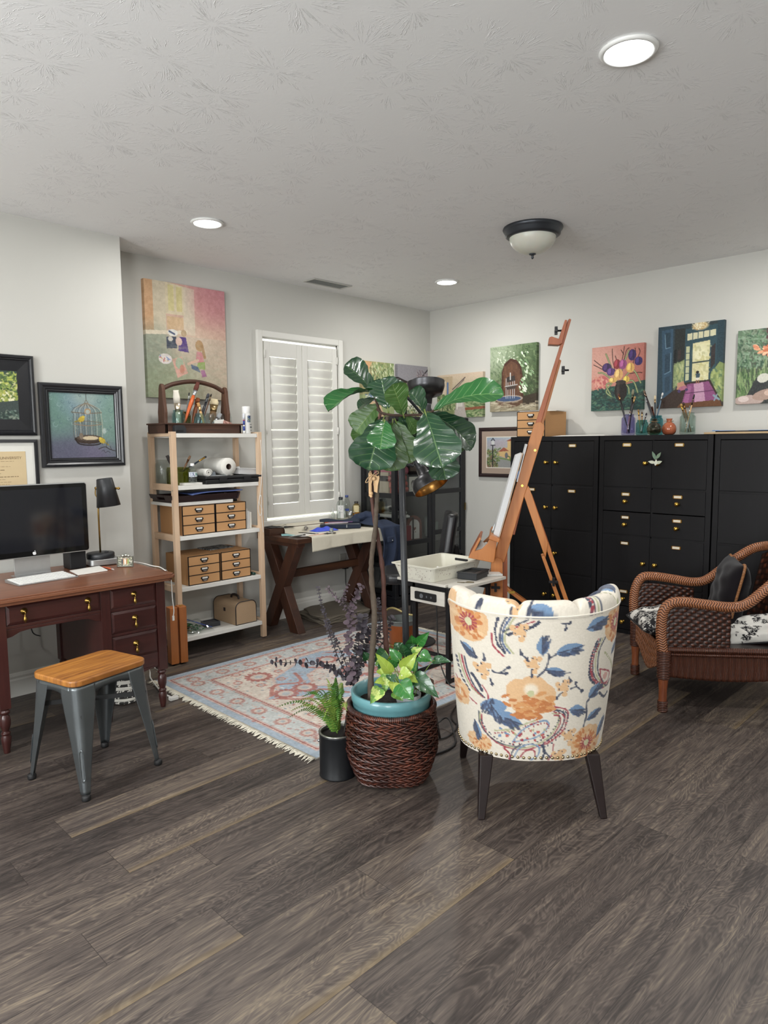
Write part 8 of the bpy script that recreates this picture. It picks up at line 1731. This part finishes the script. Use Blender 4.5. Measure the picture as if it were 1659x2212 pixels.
def limb(nm, pts, r0, r1, m):
    P = smooth_path([rel(p) for p in pts], 8); n = len(P)
    mb = MB().tube(P, [(r0 + (r1 - r0) * i / (n - 1)) * (1 + .10 * sin(i * 1.7) + .12 * (i % 9 == 0)) for i in range(n)], 12)
    o = ob(nm, mb, m, tr_)
    return o
limb('trunk', [(-3.294,-2.507,0.318), (-3.271,-2.492,0.49), (-3.232,-2.474,0.69), (-3.221,-2.448,0.855), (-3.214,-2.443,0.943), (-3.193,-2.446,1.071), (-3.179,-2.443,1.189), (-3.161,-2.434,1.287), (-3.137,-2.438,1.425), (-3.119,-2.454,1.544)], .0135, .007, BARK)
limb('trunk', [(-3.171,-2.491,0.403), (-3.164,-2.478,0.544), (-3.159,-2.461,0.704), (-3.157,-2.455,0.856), (-3.167,-2.439,1.008), (-3.179,-2.424,1.118), (-3.185,-2.418,1.228), (-3.177,-2.411,1.327), (-3.148,-2.418,1.485), (-3.14,-2.431,1.558)], .012, .006, BARK2)
limb('branch', [(-3.148,-2.419,1.576), (-3.138,-2.447,1.556), (-3.098,-2.489,1.548), (-3.047,-2.555,1.549), (-3.025,-2.591,1.55), (-3.008,-2.62,1.567)], .006, .005, TWIG)
limb('branch', [(-3.138,-2.433,1.557), (-3.153,-2.427,1.59), (-3.159,-2.414,1.639), (-3.154,-2.402,1.659)], .006, .004, TWIG)
# wooden tags tied round the trunks
tg = thing('wooden_tags', 'kraft tags, wooden bead and heart tied with twine round the plant trunks', 'ornament', (-3.199,-2.441,1.26))
to_ = Vector(tg.location); rl = lambda P: Vector(P) - to_
TWN = pl('twine', '#b59670', .9); PLY = pl('light_ply', '#c3a178', .7, var=.08)
def flatq(nm, pts, m, th=.003):
    P = [rl(p) for p in pts]; n = len(P); Q = [p + FWD * th for p in P]
    return ob(nm, MB().add(P + Q, [tuple(range(n)), tuple(range(2 * n - 1, n - 1, -1))] + [(i, i + n, (i + 1) % n + n, (i + 1) % n) for i in range(n)]), m, tg)
flatq('tag', [(-3.209,-2.424,1.305), (-3.2,-2.434,1.305), (-3.207,-2.44,1.207), (-3.216,-2.432,1.207)], PLY)
flatq('tag', [(-3.193,-2.435,1.297), (-3.177,-2.453,1.288), (-3.186,-2.453,1.22), (-3.195,-2.443,1.226)], PLY)
flatq('heart', [(-3.198,-2.449,1.289), (-3.194,-2.453,1.297), (-3.189,-2.459,1.291), (-3.184,-2.463,1.295), (-3.184,-2.465,1.283), (-3.192,-2.462,1.25), (-3.198,-2.454,1.258)], PLY)
ob('bead', MB().sph(rl((-3.213,-2.443,1.219)), .0085).sph(rl((-3.214,-2.444,1.207)), .006).sph(rl((-3.202,-2.45,1.282)), .009), PLY, tg)
ob('twine_bow', MB().tube(smooth_path([rl(p) for p in ((-3.206,-2.446,1.297), (-3.226,-2.439,1.286), (-3.235,-2.433,1.267), (-3.225,-2.442,1.271), (-3.21,-2.453,1.298), (-3.197,-2.465,1.313), (-3.193,-2.469,1.305), (-3.21,-2.453,1.296), (-3.217,-2.444,1.313), (-3.221,-2.442,1.3), (-3.207,-2.45,1.294), (-3.215,-2.444,1.251), (-3.215,-2.445,1.223))], 6), .0016, 6), TWN, tg)
# eucalyptus sprigs
eu = thing('eucalyptus_stems', 'dusky purple eucalyptus sprigs standing in the turquoise planter', 'plant', BC + Vector((-.05, -.0, PZ - .06)))
eo = Vector(eu.location); EUM = pl('eucalyptus_leaf', '#302b32', .55, var=.4, nscale=35, bmp=.1); EUL = pl('eucalyptus_pale', '#53464e', .5, var=.35, nscale=35, bmp=.1); EST = pl('eucalyptus_stem', '#2c2226', .7)
ES = [ # points, leaf radius at base and tip
 ([(-3.325,-2.435,0.412), (-3.355,-2.427,0.448), (-3.402,-2.417,0.482), (-3.439,-2.405,0.515), (-3.487,-2.382,0.532), (-3.548,-2.348,0.54), (-3.596,-2.312,0.545), (-3.638,-2.284,0.551)], .0115, .010, EUM, 21),
 ([(-3.318,-2.427,0.414), (-3.346,-2.387,0.491), (-3.364,-2.357,0.577), (-3.375,-2.335,0.652), (-3.382,-2.32,0.713), (-3.387,-2.308,0.761), (-3.391,-2.294,0.826)], .008, .005, EUM, 30),
 ([(-3.308,-2.407,0.417), (-3.311,-2.364,0.505), (-3.312,-2.326,0.559), (-3.326,-2.306,0.606), (-3.338,-2.284,0.671)], .007, .007, EUM, 18),
 ([(-3.344,-2.454,0.433), (-3.347,-2.44,0.517), (-3.337,-2.426,0.585), (-3.323,-2.416,0.656), (-3.308,-2.407,0.72), (-3.292,-2.416,0.778), (-3.266,-2.434,0.833)], .014, .010, EUL, 30),
 ([(-3.31,-2.407,0.709), (-3.316,-2.367,0.742), (-3.331,-2.332,0.783), (-3.351,-2.307,0.817)], .007, .006, EUL, 14),
 ([(-3.332,-2.453,0.434), (-3.322,-2.451,0.519), (-3.302,-2.447,0.582), (-3.282,-2.446,0.64), (-3.272,-2.446,0.706)], .014, .012, EUM, 22),
 ([(-3.256,-2.402,0.626), (-3.258,-2.39,0.697), (-3.289,-2.353,0.743), (-3.288,-2.348,0.778), (-3.272,-2.357,0.829)], .009, .006, EUL, 16),
 ([(-3.233,-2.379,0.448), (-3.164,-2.396,0.521), (-3.136,-2.413,0.604), (-3.134,-2.404,0.676), (-3.135,-2.393,0.748)], .009, .008, EUM, 24),
 ([(-3.148,-2.388,0.487), (-3.113,-2.413,0.557), (-3.091,-2.427,0.62), (-3.079,-2.433,0.665)], .009, .008, EUM, 13),
 ([(-3.286,-2.415,0.427), (-3.253,-2.421,0.518), (-3.232,-2.432,0.585), (-3.223,-2.432,0.653)], .012, .010, EUM, 17),
 ([(-3.27,-2.389,0.417), (-3.232,-2.39,0.479), (-3.189,-2.41,0.544), (-3.17,-2.416,0.634)], .010, .008, EUL, 15),
]
er = random.Random(4)
for pts, r0, r1, m, n in ES:
    P = smooth_path([Vector(p) - eo for p in pts], 10); sg = ob('sprig', MB().tube(P, [.0022 - .0012 * i / len(P) for i in range(len(P))], 6), EST, eu); mb = MB()
    for k in range(n):
        t = (k + .5) / n * (len(P) - 1.01); i = int(t); p = P[i].lerp(P[i + 1], t - i); d = (P[i + 1] - P[i]).normalized(); x, y, _ = frame_of(d); a = er.uniform(-.4, .4) + (pi / 2) * (k % 2); r = (r0 + (r1 - r0) * k / n) * er.uniform(.85, 1.2)
        for s in (1, -1):
            o = (x * cos(a) + y * sin(a)) * s; nrm = (d * .8 + o * er.uniform(-.5, .3) + CAMD * er.uniform(0, .9)).normalized(); c = p + o * r * 1.0; u = (o - nrm * o.dot(nrm)).normalized(); v = nrm.cross(u); vs = [c - nrm * r * .12] + [c + (u * cos(q) + v * sin(q) * .95) * r + nrm * r * .08 * sin(q * 2) for q in [2 * pi * j / 10 for j in range(10)]]
            mb.add(vs, [(0, j + 1, (j + 1) % 10 + 1) for j in range(10)], True)
    ob('leaves', mb, m, sg, fix=False)
# pothos
pg = thing('textured_pot', 'grey textured flower pot standing in the turquoise planter', 'pot', (-3.211,-2.648,0.42))
gz = PZ - .06; pg.location.z = gz
ob('pot_wall', MB().lathe([(.001, 0), (.040, 0), (.052, .06), (.054, .075), (.05, .075), (.046, .06), (.001, .058)], n=36), pl('dotted_grey', '#8c9092', .6, var=.5, nscale=260, bmp=.6, bscale=260), pg)
ob('soil', MB().lathe([(.001, .062), (.048, .062)], n=24), SOIL, pg)
p2 = thing('brown_pot', 'brown clay flower pot at the right rim of the turquoise planter', 'pot', (-3.062,-2.599,0.418)); p2.location.z = gz
BRP = pl('brown_clay', '#4b3022', .6, var=.2)
ob('pot_wall', MB().lathe([(.001, 0), (.034, 0), (.042, .06), (.046, .062), (.047, .078), (.042, .078), (.04, .06), (.001, .058)], n=36), BRP, p2)
ob('soil', MB().lathe([(.001, .064), (.041, .064)], n=24), SOIL, p2)
PG = leafmat('pothos_green', '#1f5a24', '#32772f', '#79a052', .3, 5, 2, .25); PY = leafmat('pothos_lime', '#7d9636', '#9cb04a', '#b9c46a', .35, 5, 2, .2); PV = leafmat('pothos_marbled', '#4f7d34', '#66903f', '#a9b86a', .35, 5, 2, .2, '#aebd6b'); PD = leafmat('pothos_dark', '#163f22', '#24532c', '#5f8a4f', .3, 5, 2, .25)
po = thing('pothos', 'pothos plant with lime and green heart shaped leaves in the turquoise planter', 'plant', (pg.location.x, pg.location.y, gz + .0625))
pO = Vector(po.location)
PLV = [ # base, tip, width, material, face mix
 ((-3.077,-2.551,0.554), (-3.098,-2.565,0.607), .052, PG, .6), ((-3.081,-2.587,0.565), (-3.065,-2.639,0.626), .036, PG, .4), ((-3.196,-2.504,0.541), (-3.248,-2.485,0.502), .045, PD, .3), ((-3.213,-2.602,0.527), (-3.226,-2.554,0.575), .034, PG, .3), ((-3.139,-2.564,0.521), (-3.151,-2.558,0.578), .042, PD, .1), ((-3.27,-2.608,0.487), (-3.323,-2.57,0.577), .036, PY, .5), ((-3.213,-2.56,0.523), (-3.22,-2.563,0.551), .032, PY, .4), ((-3.231,-2.589,0.495), (-3.252,-2.575,0.54), .032, PG, .5),
 ((-3.25,-2.654,0.509), (-3.216,-2.706,0.586), .044, PY, .4), ((-3.136,-2.607,0.539), (-3.118,-2.649,0.573), .03, PV, .8), ((-3.155,-2.659,0.545), (-3.146,-2.727,0.533), .05, PG, .9), ((-3.13,-2.715,0.53), (-3.107,-2.795,0.536), .034, PD, 1.2), ((-3.288,-2.673,0.504), (-3.266,-2.724,0.504), .045, PY, 1.0), ((-3.234,-2.701,0.492), (-3.214,-2.817,0.42), .052, PD, .5), ((-3.312,-2.695,0.477), (-3.306,-2.766,0.423), .064, PG, .3),
 ((-3.312,-2.62,0.498), (-3.342,-2.643,0.432), .036, PV, .4), ((-3.305,-2.66,0.471), (-3.328,-2.67,0.439), .036, PY, .4), ((-3.361,-2.635,0.455), (-3.421,-2.638,0.407), .042, PV, .4), ((-3.308,-2.663,0.435), (-3.308,-2.71,0.406), .036, PV, .5), ((-3.336,-2.628,0.476), (-3.377,-2.616,0.476), .024, PY, .8), ((-3.303,-2.572,0.504), (-3.306,-2.601,0.483), .026, PY, .7), ((-3.306,-2.641,0.498), (-3.321,-2.658,0.475), .032, PD, .3), ((-3.254,-2.681,0.489), (-3.252,-2.742,0.473), .03, PY, .6),
 ((-3.109,-2.507,0.532), (-3.117,-2.481,0.558), .04, PD, .4), ((-3.116,-2.557,0.534), (-3.091,-2.577,0.567), .04, PD, .5), ((-3.159,-2.619,0.498), (-3.166,-2.657,0.478), .04, PG, .5), ((-3.238,-2.538,0.5), (-3.267,-2.526,0.48), .034, PD, .5), ((-3.199,-2.592,0.502), (-3.198,-2.617,0.531), .034, PG, .5), ((-3.186,-2.699,0.445), (-3.186,-2.747,0.41), .04, PD, .4), ((-3.235,-2.512,0.503), (-3.266,-2.51,0.5), .024, PV, .8), ((-3.251,-2.453,0.508), (-3.263,-2.435,0.542), .03, PD, .4), ((-3.205,-2.531,0.485), (-3.199,-2.506,0.507), .04, PD, .4)]
for B, T, w, m, k in PLV:
    B, T = Vector(B) - pO, Vector(T) - pO
    l_ = ob('leaf', leaf_mesh(B, T, w * 1.35, CAMD + Vector((0, 0, 1)) * k, HEART, .12, .08, .02, 10, 14), m, po, fix=False)
    g_ = Vector((B.x * .25, B.y * .25, .0)); mid = (B + g_) / 2 + Vector((0, 0, .02))
    ob('leaf_stalk', MB().tube(smooth_path([g_, mid, B, B.lerp(T, .1)], 5), .0016, 6), pl('pothos_stalk', '#7f9a4a', .5), l_)
# fern in a black paint can
CN = Vector((-3.35,-2.358,0))
pcn = thing('paint_can', 'black paint can used as a fern pot beside the wicker basket', 'can', CN)
BCAN = pl('can_black', '#17191c', .38, .2, bmp=.01)
CH = .196
ob('can_body', MB().lathe([(.001, .001), (.078, .001), (.081, .004), (.079, .008), (.079, CH - .014), (.081, CH - .010), (.079, CH - .006)], n=48), BCAN, pcn)
ob('metal_rim', MB().lathe([(.0785, CH - .007), (.0815, CH - .004), (.0815, CH), (.076, CH + .001), (.070, CH - .002), (.070, CH - .012), (.074, CH - .02)], n=48), pl('tin_rim', '#9d9d96', .3, .9, bmp=0), pcn)
ob('soil', MB().lathe([(.001, CH - .016), (.0735, CH - .018)], n=30), SOIL, pcn)
ob('wire_bail', MB().tube([RT * (.083 * cos(a)) + CAMD * .0 + Vector((0, 0, CH - .045 - .05 * sin(a))) + FWD * (.083 * sin(a)) for a in [pi * i / 20 for i in range(21)]], .0016, 6).sph(RT * -.081 + Vector((0, 0, CH - .045)), .007).sph(RT * .081 + Vector((0, 0, CH - .045)), .007), STEEL, pcn)
fn = thing('fern', 'bright green fern growing in the black paint can', 'plant', CN + Vector((0, 0, CH - .0165)))
FM = pl('fern_green', '#4f7a2f', .55, var=.3, nscale=25, bmp=.1); FM2 = pl('fern_light', '#86a046', .55, var=.25, nscale=25, bmp=.1)
def frond(tip, lift, m, wid=.026, n=27):
    T = Vector(tip) - Vector(fn.location); P = smooth_path([(0, 0, 0), (T.x * .25, T.y * .25, max(T.z * .45, 0) + lift * .75), (T.x * .62, T.y * .62, T.z * .8 + lift), T], 9); mb = MB().tube(P, [.0014 - .001 * i / len(P) for i in range(len(P))], 5)
    for k in range(2, n):
        t = k / n; q = t * (len(P) - 1.01); i = int(q); p = P[i].lerp(P[i + 1], q - i); d = (P[i + 1] - P[i]).normalized(); up_ = Vector((0, 0, 1)); s_ = d.cross(up_).normalized() if abs(d.z) < .95 else RT.copy(); s_ = (Matrix.Rotation(.75, 3, d) @ s_); nn = s_.cross(d).normalized(); L = wid * (sin(pi * min(1, t * .9 + .12)) ** .6) * (1 - .45 * t)
        for s in (-1, 1):
            a = s_ * s; e = p + a * L + d * L * .28 - nn * L * .22; w = d * (.0027 * (1.1 - .5 * t)) * min(1.3, max(.7, (P[-1] - P[0]).length / .2))
            mb.add([p - w, p + w, p.lerp(e, .6) + w * 1.15, e, p.lerp(e, .6) - w * 1.15], [(0, 1, 2, 3, 4)], False)
    return ob('frond', mb, m, fn, fix=False)
FT = [((-3.561,-2.284,0.291),0.050),((-3.441,-2.19,0.302),0.050),((-3.349,-2.18,0.319),0.050),((-3.381,-2.377,0.42),0.020),((-3.271,-2.308,0.375),0.020),((-3.483,-2.408,0.381),0.050),((-3.543,-2.185,0.308),0.050),((-3.52,-2.252,0.303),0.045),((-3.468,-2.269,0.355),0.050),((-3.439,-2.254,0.365),0.030),((-3.37,-2.316,0.422),0.020),((-3.328,-2.329,0.42),0.010),((-3.302,-2.35,0.363),0.030),((-3.362,-2.439,0.308),0.050),((-3.349,-2.232,0.349),0.030),((-3.427,-2.449,0.282),0.060),((-3.476,-2.413,0.292),0.060),((-3.257,-2.307,0.281),0.050),((-3.295,-2.26,0.342),0.030),((-3.479,-2.362,0.326),0.060),((-3.381,-2.414,0.355),0.050),((-3.397,-2.22,0.298),0.050),((-3.437,-2.4,0.356),0.040)]
for k, (tip, lift) in enumerate(FT): frond(tip, lift, [FM, FM2][k % 3 == 1], .034 if k < 9 else .028)
# copper bucket
bu = thing('copper_bucket', 'copper bucket with a pale bail handle standing on the rug behind the plants', 'bucket', (-1.96,-1.436,0))
bu.location.z = .0085
COP = pl('aged_copper', '#9a5a33', .35, .75, var=.35, nscale=9, bmp=.05); ZNC = pl('dull_zinc', '#6f7573', .45, .6, var=.25, nscale=12, bmp=.05)
BH = 0.266 - .0085
ob('bucket_wall', MB().lathe([(.001, 0), (.072, 0), (.074, .006), (.098, BH - .03), (.099, BH - .028)], n=40), COP, bu)
ob('zinc_rim', MB().lathe([(.0985, BH - .03), (.103, BH), (.106, BH + .002), (.105, BH - .003), (.098, BH - .005), (.072, .006), (.001, .005)], n=40), ZNC, bu)
ob('brass_band', MB().lathe([(.0785, .045), (.0815, .05), (.083, .066), (.0805, .064)], n=40).lathe([(.084, .085), (.0865, .088), (.0865, .094), (.085, .096)], n=40), pl('dull_brass', '#a08a4c', .35, .8, bmp=0), bu)
hx = RT * .101
ob('bail_handle', MB().tube(smooth_path([-hx + Vector((0, 0, BH - .01)), -hx * 1.08 + FWD * .04 + Vector((0, 0, BH + .035)), -hx * .55 + FWD * .09 + Vector((0, 0, BH + .05)), hx * .4 + FWD * .07 + Vector((0, 0, BH + .012)), hx * .98 + FWD * .03 + Vector((0, 0, BH + .01)), hx + Vector((0, 0, BH - .01))], 8), .006, 8, flat=1.4), pl('pale_brass', '#b3a26d', .4, .4), bu)
cdb = thing('floor_cable', 'black cord looping over the floor between the basket and the floral chair', 'cord', (0, 0, 0))
ob('wire', MB().tube(smooth_path([(-2.90, -2.44, .02), (-2.677,-2.363,0.03), (-2.646,-2.398,0.05), (-2.695,-2.473,0.02), (-2.768,-2.543,0.006), (-2.84,-2.562,0.006), (-2.914,-2.554,0.006), (-2.965,-2.542,0.006)], 8), .0045, 8).tube(smooth_path([(-2.81,-2.446,0.006), (-2.744,-2.469,0.006), (-2.64,-2.444,0.006), (-2.52,-2.363,0.02)], 8), .004, 8), pl('black_cord', '#161617', .5), cdb)

bpy.context.view_layer.update()
